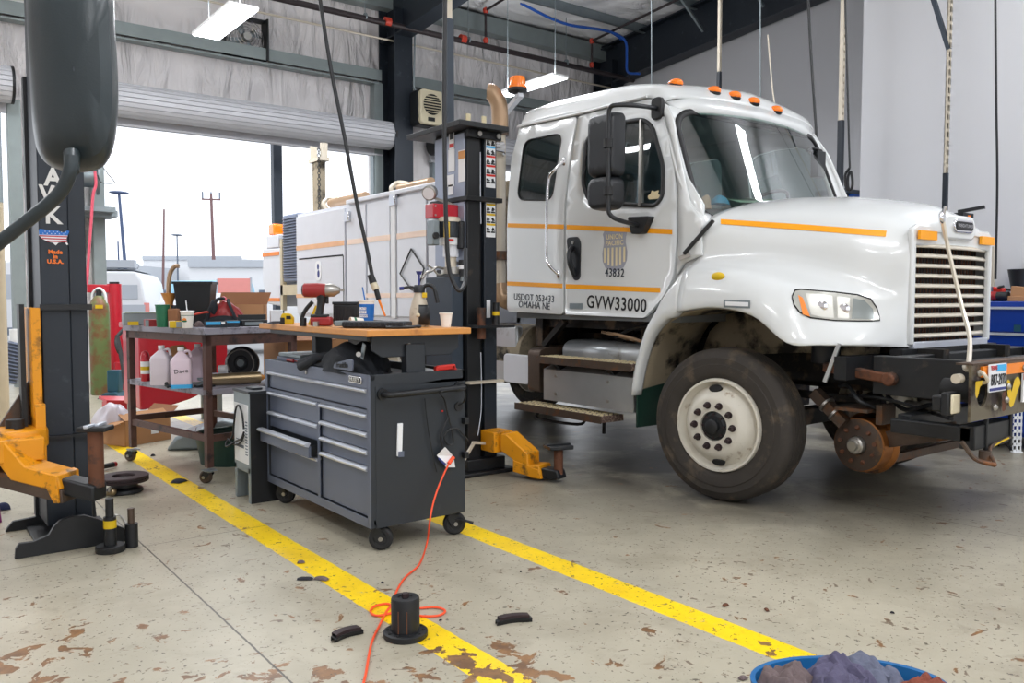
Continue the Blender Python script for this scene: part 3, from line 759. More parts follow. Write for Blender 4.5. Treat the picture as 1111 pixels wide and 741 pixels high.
# red banner
t = thing('yard_banner', 'faded red banner panel outside behind the cardboard box', 'sign', gd(254, 318, 26))
a, b = gd(236, 303, 26), gd(272, 301, 26); h = V((0, 0, -0.62))
build('panel', MB().bar((a + b) / 2 + h / 2 - V((0, 0, 0.6)), (a + b) / 2 + V((0, 0, 0.0)), 0.06, (b - a).length, up=cf), M['far_red'], t, smooth=False)
build('legs', MB().bar(a, V((a.x, a.y, -0.04)), 0.06, 0.06).bar(b, V((b.x, b.y, -0.04)), 0.06, 0.06), M['far_grey'], t, smooth=False)
def vehicle(px, dep, L_, W_, H_, m, name, label, ang, hood=0.25, cat_='van'):
    p = gd(px, 330, dep); p.z = -0.04
    t = thing(name, label, cat_, p, rz=ang)
    prof = [(-W_ / 2, 0.5), (-W_ / 2, 1.1), (-W_ / 2 + 0.12, 1.35), (-W_ / 2 + 0.2, H_ - 0.25), (-W_ / 2 + 0.35, H_), (W_ / 2 - 0.35, H_), (W_ / 2 - 0.2, H_ - 0.25), (W_ / 2 - 0.12, 1.35), (W_ / 2, 1.1), (W_ / 2, 0.5)]
    build('body', MB().prism(prof, 'y', -L_ / 2, L_ / 2), M[m], t, world=False, bevel=0.05)
    build('rear_window', MB().bb((-W_ / 2 + 0.3, -L_ / 2 - 0.02, 1.4), (W_ / 2 - 0.3, -L_ / 2 + 0.02, H_ - 0.35)), M['far_grey'], t, world=False)
    build('tail_light', MB().bb((-W_ / 2 + 0.02, -L_ / 2 - 0.03, 1.0), (-W_ / 2 + 0.15, -L_ / 2, 1.3)).bb((W_ / 2 - 0.15, -L_ / 2 - 0.03, 1.0), (W_ / 2 - 0.02, -L_ / 2, 1.3)), M['far_red'], t, world=False)
    build('bumper', MB().bb((-W_ / 2, -L_ / 2 - 0.1, 0.45), (W_ / 2, -L_ / 2, 0.65)), M['far_dark'], t, world=False)
    for sx in (-1, 1):
        for sy in (-1, 1):
            build('wheel', MB().cyl((sx * (W_ / 2 - 0.22), sy * L_ * 0.32, 0.36), (sx * (W_ / 2), sy * L_ * 0.32, 0.36), 0.36, n=20), M['black_rubber'], t, world=False)
    return t
v = vehicle(139, 24, 5.2, 1.75, 2.12, 'far_white', 'parked_van', 'white van parked outside the open door, behind the green gas cylinder', -0.35)
build('roof_rack', MB().bb((-0.5, -2.2, 2.16), (0.5, 1.5, 2.2)).bb((-0.4, -2.5, 2.22), (0.5, -2.0, 2.42)), M['far_grey'], v, world=False)
build('door_panels', MB().bb((-0.75, -2.64, 0.75), (-0.05, -2.6, 1.25)).bb((0.05, -2.64, 0.75), (0.75, -2.6, 1.25)), M['far_grey'], v, world=False)
vehicle(170, 34, 4.6, 1.9, 1.75, 'far_dark', 'parked_car', 'dark vehicle parked behind the white van', -0.2, cat_='car')
vehicle(228, 27, 3.2, 1.0, 2.0, 'far_blue', 'parked_truck', 'light blue vehicle parked outside behind the black bin', 0.5, cat_='truck')
vehicle(283, 22, 4.8, 1.9, 1.55, 'far_white', 'parked_car', 'white car parked outside to the left of the service body', 0.9, cat_='car')
vehicle(8, 24, 5.2, 2.2, 2.4, 'far_white', 'parked_van', 'white van outside seen at the far left edge past the mirror arm', -0.1)
# yard fence
t = thing('yard_fence', 'low dark railing fence across the far yard', 'fence', gd(200, 320, 46))
a, b = gd(95, 322, 53), gd(310, 322, 53); a.z = b.z = 0
mb = MB(); 
for z in (0.3, 1.5): mb.bar(a + V((0, 0, z)), b + V((0, 0, z)), 0.06, 0.06)
build('rails', mb, M['far_dark'], t, smooth=False)
mb = MB()
for i in range(80): p = a.lerp(b, i / 79); mb.bar(p, p + V((0, 0, 1.6)), 0.035, 0.035)
build('pickets', mb, M['far_dark'], t, smooth=False)
# ================================================================ the truck
XC = 5.6
TR = thing('utility_truck', 'white crew cab utility truck with yellow stripes and side lettering, parked in the bay', 'truck', (XC, 5.2, 0))
def XS(y, z): return 4.45 + 0.06 * (5.8 - y) / 1.9 + 0.12 * max(0.0, z - 1.95) ** 1.5
def gs(px, py):
    X = 4.45
    for _ in range(6):
        p = gx(px, py, X); X = XS(p.y, p.z)
    return gx(px, py, X)
def g2(pts): return [(gs(a, b).y, gs(a, b).z) for a, b in pts]
def side(off=0.0): return lambda y, z: V((XS(y, z) + off, y, z))
# -- openings
win_f = rpoly(g2([(634.5, 153), (645, 140), (668, 132), (699, 127), (710, 136), (722, 180), (721, 214), (712, 225.5), (668, 222.7), (638, 219), (631.5, 200)]), 0.06)
win_r = rpoly(g2([(569, 152), (611, 143.5), (599.5, 218), (561, 217.5)]), 0.1, 6)
# -- skins
door_f = rpoly(g2([(628, 125.5), (706, 107), (715, 115), (724, 141), (731, 173), (734, 208), (734, 262), (730.5, 300), (719, 323), (699, 345), (613, 341), (614.5, 220), (619.5, 176)]), 0.03)
door_r = rpoly(g2([(564, 139), (626, 126), (617.5, 176), (612.5, 220), (611, 341), (550.3, 338), (550, 250), (555, 172)]), 0.04)
def inset_y(poly, d): return poly
build('front_door', MB().panel(door_f, [win_f], side(0.0), 0.07), M['white_paint'], TR, solid=0.03, bevel=0.004)
build('rear_door', MB().panel(door_r, [win_r], side(0.0), 0.07), M['white_paint'], TR, solid=0.03, bevel=0.004)
# structural side behind the gaps, with the same openings, and its mirror image
cab_out = g2([(562, 137), (600, 128), (628, 122), (704, 104.5), (716, 110), (727, 135), (741, 190)]) + [(3.78, 2.02), (3.78, 1.62), (3.98, 1.5), (4.28, 1.22), (5.84, 1.26), (5.86, 2.0)]
def inner(y, z): return V((XS(y, z) + 0.035, y, z))
pair('cab_side', lambda: MB().panel(cab_out, [win_f, win_r], inner, 0.1), M['white_paint'], TR, solid=0.02)
# cowl side between the door and the hood
cow = g2([(716.5, 113), (722, 112), (729, 128), (737, 172), (748, 222), (760, 238), (760.5, 277), (742, 285), (733, 299), (735.6, 262), (735.6, 207), (732.4, 172), (725.4, 140)])
build('cowl_panel', MB().panel(rpoly(cow, 0.01), [], side(0.002), 0.07), M['white_paint'], TR, solid=0.03)
# -- rear wall of the cab, floor, dash
rw = [(4.49, 1.26), (4.49, 2.0), (4.6, 2.85), (4.8, 3.05), (6.4, 3.05), (6.6, 2.85), (6.71, 2.0), (6.71, 1.26)]
build('rear_wall', MB().panel(rw, [rr(0.9, 0.5, 0.06, cx=XC, cy=2.35)], lambda x, z: V((x, 5.85, z)), 0.2), M['body_white'], TR, solid=0.03)
build('rear_window', MB().quads([V((XC - 0.46, 5.86, 2.09)), V((XC + 0.46, 5.86, 2.09)), V((XC + 0.46, 5.86, 2.61)), V((XC - 0.46, 5.86, 2.61))], [(0, 1, 2, 3)]), M['side_glass'], TR, smooth=False)
build('cab_floor', MB().bb((4.52, 3.95, 1.2), (6.68, 5.84, 1.26)), M['interior'], TR, smooth=False)
# -- roof
st = []
for (px, py, zz) in ((563.6, 138, 3.10), (595, 130.5, 3.12), (628, 124, 3.11), (665, 114.5, 3.09), (690, 109, 3.05), (706, 105.5, 2.99)):
    p = gs(px, py); st.append((p.y, p.z, zz))
rows = []
p0 = st[0]
rows.append([V((XS(p0[0], 2.7) + 0.02, 5.90, 2.62)), V((4.68, 5.93, 2.66)), V((4.9, 5.95, 2.68)), V((5.2, 5.96, 2.68)), V((XC, 5.96, 2.68))])
rows.append([V((XS(p0[0], p0[1]) + 0.0, 5.86, p0[1] - 0.01)), V((4.66, 5.88, 3.0)), V((4.86, 5.89, 3.05)), V((5.2, 5.9, 3.07)), V((XC, 5.9, 3.08))])
for i, (y, z, zz) in enumerate(st):
    if i == 0: y -= 0.12
    x = XS(y, z)
    f = -0.10 * (i == 5) - 0.03 * (i == 4)
    rows.append([V((x, y, z)), V((x + 0.06, y + f * 0.3, z + (zz - z) * 0.62)), V((x + 0.24, y + f * 0.7, zz - 0.03)), V((x + 0.55, y + f, zz)), V((XC, y + f * 1.4, zz + 0.02))])
# front lip down to the windshield
rows.append([V((4.63, 4.245, 2.80)), V((4.70, 4.20, 2.845)), V((4.88, 4.15, 2.86)), V((5.2, 4.11, 2.87)), V((XC, 4.09, 2.875))])
mb = MB().grid(rows, 4, 4); mb.mirror(XC); mb.bm.faces.ensure_lookup_table()
from mathutils.bvhtree import BVHTree
rf_ = BVHTree.FromBMesh(mb.bm)
build('roof', mb, M['white_paint'], TR, solid=0.02)
build('drip_rail', MB().tube([gs(563, 137.5) + V((-0.012, 0, 0)), gs(595, 130.5) + V((-0.012, 0, 0)), gs(628, 123.5) + V((-0.012, 0, 0)), gs(665, 114) + V((-0.012, 0, 0)), gs(703, 104.5) + V((-0.012, 0, 0))], 0.012, n=6), M['white_paint'], TR)
# -- windshield: outline in (s, t) on a curved, raked surface
def WS(s, t, o=0.0):
    b = V((XC + s * 0.985, 3.90 - 0.26 * (1 - s * s), 1.93)); u = V((XC + s * 0.93, 4.19 - 0.13 * (1 - s * s), 2.735 + 0.045 * (1 - s * s)))
    p = b.lerp(u, t); nrm = V((s * 0.35, -0.9, 0.38)).normalized(); return p + nrm * o
wso = rr(1.97, 1.04, 0.17, 6, 0, 0.5)
wsi = rr(1.90, 0.965, 0.15, 6, 0, 0.495)
wsg = rr(1.95, 1.0, 0.16, 6, 0, 0.495)
def ring(a, b, fn):
    mb = MB(); n_ = len(a); mb.quads([fn(*p) for p in a] + [fn(*p) for p in b], [(i, (i + 1) % n_, n_ + (i + 1) % n_, n_ + i) for i in range(n_)]); return mb
build('windshield_gasket', ring(rr(1.99, 1.05, 0.17, 6, 0, 0.5), wsi, lambda s, t: WS(s, t, 0.012)), M['black_rubber'], TR, solid=0.02)
build('windshield', MB().panel(wsg, [], lambda s, t: WS(s, t, 0.002), 0.09), M['windshield_glass'], TR)
# A-pillar skin between side panel, roof lip and glass
L1 = [V((4.515, 3.765, 1.84)), V((4.52, 3.80, 1.95)), V((4.53, 3.87, 2.04)), V((XS(4.0, 2.2), 3.985, 2.25)), V((XS(4.1, 2.5), 4.10, 2.52)), V((XS(4.2, 2.72), 4.205, 2.72)), V((4.60, 4.245, 2.80)), V((4.63, 4.245, 2.80))]
L2 = [V((4.60, 3.76, 1.91)), V((4.62, 3.80, 1.96)), WS(-0.98, 0.10, 0.004), WS(-0.99, 0.3, 0.004), WS(-0.985, 0.6, 0.004), WS(-0.985, 0.85, 0.004), WS(-0.96, 0.98, 0.004), WS(-0.9, 1.03, 0.004)]
pair('windshield_pillar', lambda: MB().grid([[a, a.lerp(b, 0.5) + V((-0.012, -0.012, 0)), b, b.lerp(V((XC, 4.1, b.z)), 0.06)] for a, b in zip(L1, L2)], 4, 3), M['white_paint'], TR, solid=0.02)
# header between glass and roof lip
mb = MB().grid([[WS(-0.94, 0.985, -0.004), WS(-0.7, 0.985, -0.004), WS(-0.4, 0.985, -0.004), WS(0, 0.985, -0.004)], [V((4.66, 4.225, 2.82)), V((4.88, 4.15, 2.86)), V((5.2, 4.11, 2.87)), V((XC, 4.09, 2.875))]], 1, 4); mb.mirror(XC)
build('windshield_header', mb, M['white_paint'], TR, solid=0.015)
# side glass, gaskets, division bar
def sring(o, k, off):
    cy = sum(p[0] for p in o) / len(o); cz = sum(p[1] for p in o) / len(o)
    ins = []
    for i, p in enumerate(o):
        a, b = V(o[i - 1]), V(o[(i + 1) % len(o)]); d = (b - a).normalized(); nn = V((d.y, -d.x))
        if (V((cy, cz)) - V(p)).dot(nn) < 0: nn = -nn
        ins.append(tuple(V(p) + nn * k))
    return ring(o, ins, side(off)), ins
r1, in_f = sring(win_f, 0.028, -0.012)
build('door_window_gasket', r1, M['black_rubber'], TR, solid=0.02)
r2, in_r = sring(win_r, 0.008, -0.006)
build('rear_window_gasket', r2, M['black_rubber'], TR, solid=0.012)
build('door_window', MB().panel(win_f, [], side(0.006), 0.12), M['side_glass'], TR)
build('rear_door_window', MB().panel(win_r, [], side(0.006), 0.12), M['side_glass'], TR)
a, b = gs(696.5, 130), gs(695, 224)
build('vent_bar', MB().bar(a + V((-0.004, 0, 0)), b + V((-0.004, 0, 0)), 0.02, 0.03), M['steel'], TR)
for o, nm in ((win_f, 'far_door_window'), (win_r, 'far_rear_window')):
    mb = MB().panel(o, [], side(0.006), 0.15)
    for v in mb.bm.verts: v.co.x = 2 * XC - v.co.x
    build(nm, mb, M['side_glass'], TR)
# animal-like pale sticker on the vent glass
q = gs(710, 211)
mb = MB(); mb.panel(rpoly([(0.06, -0.03), (-0.06, -0.035), (-0.055, -0.01), (-0.03, 0.0), (-0.045, 0.03), (0.0, 0.02), (0.03, 0.035), (0.04, 0.005), (0.07, 0.0)], 0.012), [], lambda y, z: V((XS(q.y, q.z) + 0.002, q.y + y, q.z + z)), 0.03)
build('window_sticker', mb, M['shield_cream'], TR, label='cream decal on the vent glass')
# -- stripes and lettering on the side
def stripe(p0, p1, th, nm='yellow_stripe', off=-0.003):
    a, b = gs(*p0), gs(*p1); mb = MB(); n_ = 8
    up = [V((XS(a.y + (b.y - a.y) * i / n_, 2.0) + off, 0, 0)) for i in range(n_ + 1)]
    vs = []
    for i in range(n_ + 1):
        p = a.lerp(b, i / n_)
        for s_ in (-1, 1): z = p.z + s_ * th / 2; vs.append(V((XS(p.y, z) + off, p.y, z)))
    mb.quads(vs, [(2 * i, 2 * i + 2, 2 * i + 3, 2 * i + 1) for i in range(n_)])
    build(nm, mb, M['stripe'], TR, smooth=False, solid=0.0015)
stripe((551, 244.4), (612, 246), 0.036); stripe((615, 246.3), (729.5, 251.4), 0.036)
stripe((550.5, 307.5), (610.5, 310.2), 0.036); stripe((614, 310.6), (716.5, 314.8), 0.036)
def stext(s_, px, py, size, m, sx=1.0, bold=0.0, off=-0.003, sl=0.0):
    q = gs(px, py); yv = V((XS(q.y, q.z + 0.1) - XS(q.y, q.z), 0, 0.1))
    return text(s_, size, q + V((off, 0, 0)), (0.031, -1, -sl), yv, M[m], TR, sx=sx, bold=bold)
stext('USDOT 053433', 579, 323.5, 0.082, 'text_dark', 0.92, sl=0.045)
stext('OMAHA NE', 579.5, 331.5, 0.082, 'text_dark', 0.92, sl=0.045)
stext('GVW33000', 668, 330, 0.142, 'text_black', 0.86, 0.0015, sl=0.05)
stext('43832', 667, 296.3, 0.09, 'text_dark', 0.85, 0.001, sl=0.05)
# railway shield
q = gs(667, 271)
sh = [(0, -0.175), (0.03, -0.15), (0.09, -0.13), (0.118, -0.08), (0.122, -0.02), (0.105, 0.05), (0.108, 0.09), (0.118, 0.12), (0.085, 0.165), (0.05, 0.148), (0, 0.145)]
sh = [(-a, b) for a, b in sh] + [(a, b) for a, b in sh[::-1] if a > 0]
shf = lambda o: (lambda y, z: V((XS(q.y + y, q.z + z) + o, q.y + y, q.z + z - 0.0)))
build('railway_shield', MB().panel([(a * 1.08, b * 1.04) for a, b in sh], [], shf(-0.002), 0.05), M['shield_grey'], TR, smooth=False, label='grey and cream railway shield decal on the front door')
mb = MB()
for i in range(6):
    yy = (i - 2.5) * 0.041; d = 0.125 - 0.03 * (abs(i - 2.5) / 2.5) ** 2
    mb.quads([shf(-0.004)(yy - 0.01, -d), shf(-0.004)(yy + 0.01, -d), shf(-0.004)(yy + 0.01, 0.018), shf(-0.004)(yy - 0.01, 0.018)], [(0, 1, 2, 3)])
build('shield_bars', mb, M['shield_cream'], TR, smooth=False)
for s_, dz in (('UNION', 0.098), ('PACIFIC', 0.05)): text(s_, 0.052, q + V((-0.005, 0, dz)), (0.031, -1, 0), (0, 0, 1), M['shield_cream'], TR, sx=0.95, bold=0.001)
# badge by the weight lettering, white square decal
q1 = gs(625, 332)
build('door_badge', MB().bb((XS(q1.y, q1.z) - 0.006, q1.y - 0.075, q1.z - 0.022), (XS(q1.y, q1.z) + 0.002, q1.y + 0.075, q1.z + 0.022)), M['galv'], TR, smooth=False)
# -- door handle
q = gs(623.5, 280)
x = XS(q.y, q.z)
hb = build('door_handle', MB().prism(rpoly([(q.y + 0.095, q.z + 0.17), (q.y - 0.045, q.z + 0.17), (q.y - 0.075, q.z + 0.12), (q.y - 0.07, q.z - 0.17), (q.y, q.z - 0.185), (q.y + 0.06, q.z - 0.08)], 0.04), 'x', x - 0.008, x + 0.004), M['black_plastic'], TR, bevel=0.003)
build('grip', MB().tube([(x - 0.006, q.y + 0.02, q.z + 0.09), (x - 0.045, q.y + 0.015, q.z + 0.04), (x - 0.05, q.y + 0.0, q.z - 0.05), (x - 0.008, q.y - 0.01, q.z - 0.14)], 0.02), M['black_plastic'], hb)
build('key_cylinder', MB().cyl((x - 0.014, q.y + 0.015, q.z + 0.125), (x, q.y + 0.015, q.z + 0.125), 0.014, n=14), M['steel'], hb)
# -- grab rail on the rear door
G = [gs(612.5, 175), gs(609, 185), gs(602.5, 195), gs(600.5, 225), gs(600, 275), gs(603, 288), gs(606.5, 298)]
G = [p + V((-0.004 if i in (0, 6) else -0.07, 0, 0)) for i, p in enumerate(G)]
gr = build('grab_rail', MB().tube(G, 0.013, n=10), M['chrome'], TR)
build('rail_foot', MB().sphere(G[0], (0.015, 0.022, 0.04), 10, 6).sphere(G[-1], (0.015, 0.022, 0.035), 10, 6), M['chrome'], gr)
# chrome side lamp and hinge
q = gs(553, 160)
build('side_lamp', MB().cyl(q + V((-0.05, 0.05, 0)), q + V((-0.16, 0.05, 0)), 0.055, 0.045, n=18).cyl(q + V((-0.02, 0.06, -0.06)), q + V((-0.1, 0.05, 0)), 0.02, n=8), M['chrome'], TR)
# -- hood with fenders : stations from the cowl to the nose
H = [
 [(4.43,3.87,1.275),(4.395,3.87,1.295),(4.41,3.87,1.42),(4.46,3.87,1.56),(4.53,3.80,1.655),(4.535,3.77,1.83),(4.66,3.77,1.955),(5.05,3.70,2.065),(5.60,3.63,2.12)],
 [(4.43,3.56,1.305),(4.39,3.56,1.325),(4.405,3.56,1.44),(4.47,3.56,1.555),(4.61,3.56,1.635),(4.65,3.54,1.82),(4.79,3.52,1.965),(5.15,3.48,2.075),(5.60,3.44,2.115)],
 [(4.43,3.25,1.255),(4.39,3.25,1.275),(4.405,3.25,1.39),(4.49,3.25,1.50),(4.71,3.24,1.595),(4.77,3.23,1.79),(4.91,3.21,1.945),(5.2,3.18,2.045),(5.60,3.16,2.085)],
 [(4.43,3.01,1.095),(4.40,3.0,1.12),(4.45,3.01,1.29),(4.56,3.02,1.435),(4.80,2.99,1.53),(4.85,2.95,1.74),(4.98,2.93,1.90),(5.25,2.91,1.995),(5.60,2.90,2.035)],
 [(4.54,2.86,1.085),(4.53,2.85,1.11),(4.62,2.87,1.28),(4.71,2.87,1.40),(4.89,2.80,1.475),(4.93,2.78,1.69),(5.05,2.75,1.86),(5.3,2.73,1.955),(5.60,2.72,1.99)],
 [(4.76,2.70,1.08),(4.76,2.69,1.11),(4.84,2.71,1.26),(4.90,2.71,1.36),(4.98,2.68,1.44),(5.0,2.665,1.66),(5.10,2.645,1.815),(5.32,2.63,1.905),(5.60,2.62,1.94)],
 [(5.02,2.60,1.07),(5.02,2.60,1.11),(5.03,2.60,1.25),(5.03,2.60,1.35),(5.04,2.595,1.45),(5.045,2.59,1.65),(5.10,2.58,1.785),(5.32,2.57,1.85),(5.60,2.565,1.875)],
 [(5.07,2.575,1.07),(5.07,2.575,1.11),(5.07,2.575,1.25),(5.07,2.575,1.35),(5.07,2.57,1.45),(5.07,2.565,1.65),(5.12,2.56,1.755),(5.32,2.555,1.785),(5.60,2.55,1.79)],
]
def hoodmesh():
    mb = MB().grid(H, 5, 5)
    return mb
mb = hoodmesh(); mb.mirror(XC)
hood = build('hood', mb, M['white_paint'], TR, solid=0.025)
# rear strip of the fender, behind the wheel
def fx(px, py, X=4.42): return gx(px, py, X)
prs = [((691, 429), (685, 428)), ((697, 398), (689.5, 398)), ((707, 367), (700, 360)), ((722, 348), (711.5, 338)), ((731, 344), (720, 322))]
rows = []
for i, (a, b) in enumerate(prs):
    A, B = fx(*a), fx(*b)
    rows.append([A + V((0.05, 0, 0)), A + V((-0.005, 0, 0)), A.lerp(B, 0.3) + V((-0.03, 0, 0)), A.lerp(B, 0.75) + V((-0.02, 0, 0)), B + V((0.0, 0, 0)), B + V((0.06, 0.01, 0))])
rows.append([V((4.46, 3.873, 1.27)), V((4.42, 3.873, 1.272)), V((4.396, 3.873, 1.31)), V((4.411, 3.873, 1.44)), V((4.455, 3.873, 1.555)), V((4.52, 3.87, 1.60))])
pair('fender', lambda: MB().grid(rows, 4, 4), M['white_paint'], TR, solid=0.02)
# yellow hood stripe follows the hood side
from mathutils.bvhtree import BVHTree
tmp = hoodmesh(); hb_ = BVHTree.FromBMesh(tmp.bm)
def onhood(px, py, off=0.003):
    d = _d(px, py).normalized(); h = hb_.ray_cast(CAM, d)
    if h[0] is None: return gx(px, py, 4.8)
    return h[0] - d * off
def hoodpatch(top, bot, nm, m, off=0.004, n_=12, label=None, par=None):
    mb = MB(); T = cat([V((a, b, 0)) for a, b in top], 1); 
    def samp(L, t):
        k_ = t * (len(L) - 1); i = min(int(k_), len(L) - 2); return V(L[i]).lerp(V(L[i + 1]), k_ - i)
    rows = []
    for j in range(5):
        r = []
        for i in range(n_ + 1):
            p = samp(bot, i / n_).lerp(samp(top, i / n_), j / 4); r.append(onhood(p.x, p.y, off))
        rows.append(r)
    mb.grid(rows)
    return build(nm, mb, m, par or TR, label=label)
hoodpatch([(782, 237.6), (870, 243.2), (962, 250.2)], [(782, 243), (870, 249.5), (961, 256.8)], 'yellow_stripe', M['stripe'])
hoodpatch([(785, 325), (800, 325.5), (814, 326)], [(785, 333.5), (800, 334), (814, 334.5)], 'fender_label', M['galv'])
hoodpatch([(787, 327), (800, 327.5), (812, 328)], [(787, 331.5), (800, 332), (812, 332.5)], 'fender_label', M['label_white'], 0.007)
q = onhood(779, 300)
build('turn_marker', MB().sphere(q, (0.02, 0.055, 0.03), 16, 8), M['yellow_worn'], TR)
# headlight
hl_top = [(860, 322), (863, 315.5), (869, 314.5), (905, 317.5), (930, 320.5), (944, 325), (951, 335), (954, 346)]
hl_bot = [(860, 322), (862, 330), (868, 338), (880, 344), (905, 347), (930, 347.6), (945, 347.6), (954, 347)]
hoodpatch([(a - (1 if a < 900 else -1), b - 1.5) for a, b in hl_top], [(a - (1 if a < 900 else -1), b + 1.3) for a, b in hl_bot], 'headlight_rim', M['dark_void'], 0.004, 28)
hl = hoodpatch(hl_top, hl_bot, 'headlight', M['headlamp'], 0.012, 28)
hoodpatch([(866, 320), (871, 323)], [(871, 341), (879, 343.5)], 'turn_signal', M['orange_strip'], 0.014, 3, par=hl)
hoodpatch([(874, 318), (890, 319.5), (903, 321)], [(880, 341), (892, 344), (905, 345)], 'reflector_bowl', M['lamp_bowl'], 0.0135, 10, par=hl)
hoodpatch([(908, 321.5), (922, 323)], [(909, 345), (921, 345.5)], 'reflector_bowl', M['lamp_bowl'], 0.0135, 8, par=hl)
hoodpatch([(926, 323.5), (938, 326), (947, 335)], [(924, 345.5), (938, 346), (949, 346)], 'marker_bowl', M['lamp_dark'], 0.0135, 8, par=hl)  # darker tone patch on the right third of the lens
for (cx, cy, r) in ((892, 332, 5), (916, 335, 5)):
    a = onhood(cx, cy, 0.018)
    build('reflector', MB().lathe([(0.0, 0.004), (0.02, 0.003), (0.032, 0.0)], axisM(a, (CAM - a).normalized() + V((-0.2, -0.2, 0))), 20), M['chrome'], hl)
# rubber hood latch, its anchor
a, b = onhood(778, 241, 0.02), gs(747, 276)
a = a + V((-0.05, -0.01, 0.01))
lt = build('hood_latch', MB().bar(a, b + V((-0.05, 0, 0)), 0.035, 0.025), M['black_rubber'], TR, bevel=0.008)
build('latch_foot', MB().bar(b + V((-0.05, 0.04, -0.03)), b + V((-0.01, -0.02, 0.0)), 0.03, 0.03), M['steel'], lt)
# far-side latch is hidden. cowl panel / wiper tray
build('cowl_tray', MB().grid([[V((4.66, 3.9, 1.93)), V((5.1, 3.78, 2.02)), V((XC, 3.68, 2.05)), V((6.1, 3.78, 2.02)), V((6.54, 3.9, 1.93))], [V((4.66, 4.0, 1.93)), V((5.1, 3.9, 1.99)), V((XC, 3.85, 2.0)), V((6.1, 3.9, 1.99)), V((6.54, 4.0, 1.93))]], 2, 4), M['dash'], TR, solid=0.02)
# grille
gsur = build('grille_surround', MB().prism([(5.05, 1.08), (5.05, 1.80), (5.12, 1.83), (6.08, 1.83), (6.15, 1.80), (6.15, 1.08), (6.10, 1.08), (6.10, 1.70), (5.10, 1.70), (5.10, 1.08)], 'y', 2.562, 2.60), M['white_paint'], TR, bevel=0.012)
build('grille_core', MB().bb((5.08, 2.66, 1.05), (6.12, 2.70, 1.74)), M['dark_void'], TR, smooth=False)
mb = MB()
for i in range(26): mb.bb((5.1 + i * 0.04, 2.652, 1.05), (5.104 + i * 0.04, 2.66, 1.74))
build('radiator_fins', mb, M['rust'], TR, smooth=False)
for i in range(10):
    z = 1.715 - i * 0.0625
    mb = MB()
    mb.grid([[V((5.09, 2.60, z)), V((5.3, 2.565, z)), V((XC, 2.555, z)), V((5.9, 2.565, z)), V((6.11, 2.60, z))], [V((5.09, 2.585, z - 0.022)), V((5.3, 2.55, z - 0.022)), V((XC, 2.54, z - 0.022)), V((5.9, 2.55, z - 0.022)), V((6.11, 2.585, z - 0.022))]], 1, 4)
    build('grille_slat', mb, M['grille_white'], TR, solid=0.012)
build('grille_slat', MB().bb((5.09, 2.56, 1.055), (6.11, 2.60, 1.10)), M['alu'], TR, bevel=0.005)
for x0, x1 in ((5.085, 5.30), (5.92, 6.11)):
    build('grille_reflector', MB().bb((x0, 2.535, 1.735), (x1, 2.552, 1.79)), M['stripe'], TR, smooth=False)
# badge on the nose
bz = V((5.62, 2.53, 1.845))
build('badge_mount', MB().prism(rr(0.44, 0.16, 0.07, cx=5.61, cy=1.83), 'y', 2.535, 2.60), M['white_paint'], TR, bevel=0.015)
bd = build('hood_badge', MB().prism(rr(0.27, 0.085, 0.04, cx=5.63, cy=1.84), 'y', 2.52, 2.54), M['chrome'], TR, bevel=0.006)
build('badge_face', MB().prism(rr(0.23, 0.055, 0.026, cx=5.63, cy=1.84), 'y', 2.515, 2.525), M['black_metal'], bd)
text('FREIGHTLINER', 0.03, (5.63, 2.513, 1.84), *TXF, M['chrome'], bd, sx=1.0)
# webbing strap from the badge to the bumper
a0 = gy(1022, 236, 2.5); a1 = gy(1030, 275, 2.49); a2 = gy(1043, 330, 2.42); a3 = gy(1052, 366, 2.25); a4 = gy(1051, 398, 1.99)
sp = build('tie_strap', MB().tube([a0, a1, a2, a3, a4], 0.014, n=6), M['grille_white'], TR, label='cream strap tied from the badge down to the bumper')
build('strap_hook', MB().sphere(a0, (0.03, 0.02, 0.04), 10, 6).cyl(a0 + V((0, 0, 0.0)), a0 + V((0.0, -0.02, 0.07)), 0.012, n=8), M['chrome'], sp)
build('strap_knot', MB().sphere(a4, (0.035, 0.03, 0.03), 10, 6), M['grille_white'], sp)
# windshield wipers
for (x0, x1, z0) in ((4.85, 5.45, 0.03), (5.65, 6.35, 0.06)):
    pts = [WS((x0 - XC) / 0.985, z0, 0.03), WS(((x0 + x1) / 2 - XC) / 0.985, z0 + 0.05, 0.035), WS((x1 - XC) / 0.985, z0 + 0.05, 0.03)]
    w_ = build('wiper', MB().tube(pts, 0.012, n=6), M['black_rubber'], TR)
    build('wiper_arm', MB().bar(pts[1] + V((0, -0.01, 0)), V((x0 + 0.4, 3.72, 2.02)), 0.02, 0.01), M['black_metal'], w_)
# cab inside: dash, seats, steering wheel, things on the dash
build('dashboard', MB().grid([[V((4.56, 4.05, 1.80)), V((4.7, 3.95, 1.93)), V((5.1, 3.82, 2.0)), V((XC, 3.74, 2.01)), V((6.1, 3.82, 2.0)), V((6.5, 3.95, 1.93))], [V((4.56, 4.3, 1.9)), V((4.7, 4.28, 1.98)), V((5.1, 4.22, 2.02)), V((XC, 4.2, 2.02)), V((6.1, 4.25, 2.02)), V((6.5, 4.3, 1.95))], [V((4.56, 4.4, 1.5)), V((4.7, 4.4, 1.5)), V((5.1, 4.4, 1.5)), V((XC, 4.4, 1.5)), V((6.1, 4.4, 1.5)), V((6.5, 4.4, 1.5))]], 3, 3), M['dash'], TR, solid=0.03)
sw = build('steering_wheel', MB().lathe([(0.235 + 0.016 * math.cos(a * PI / 5), 0.016 * math.sin(a * PI / 5)) for a in range(11)], axisM((6.1, 4.42, 2.15), (0, 0.55, 0.83)), 36), M['black_plastic'], TR)
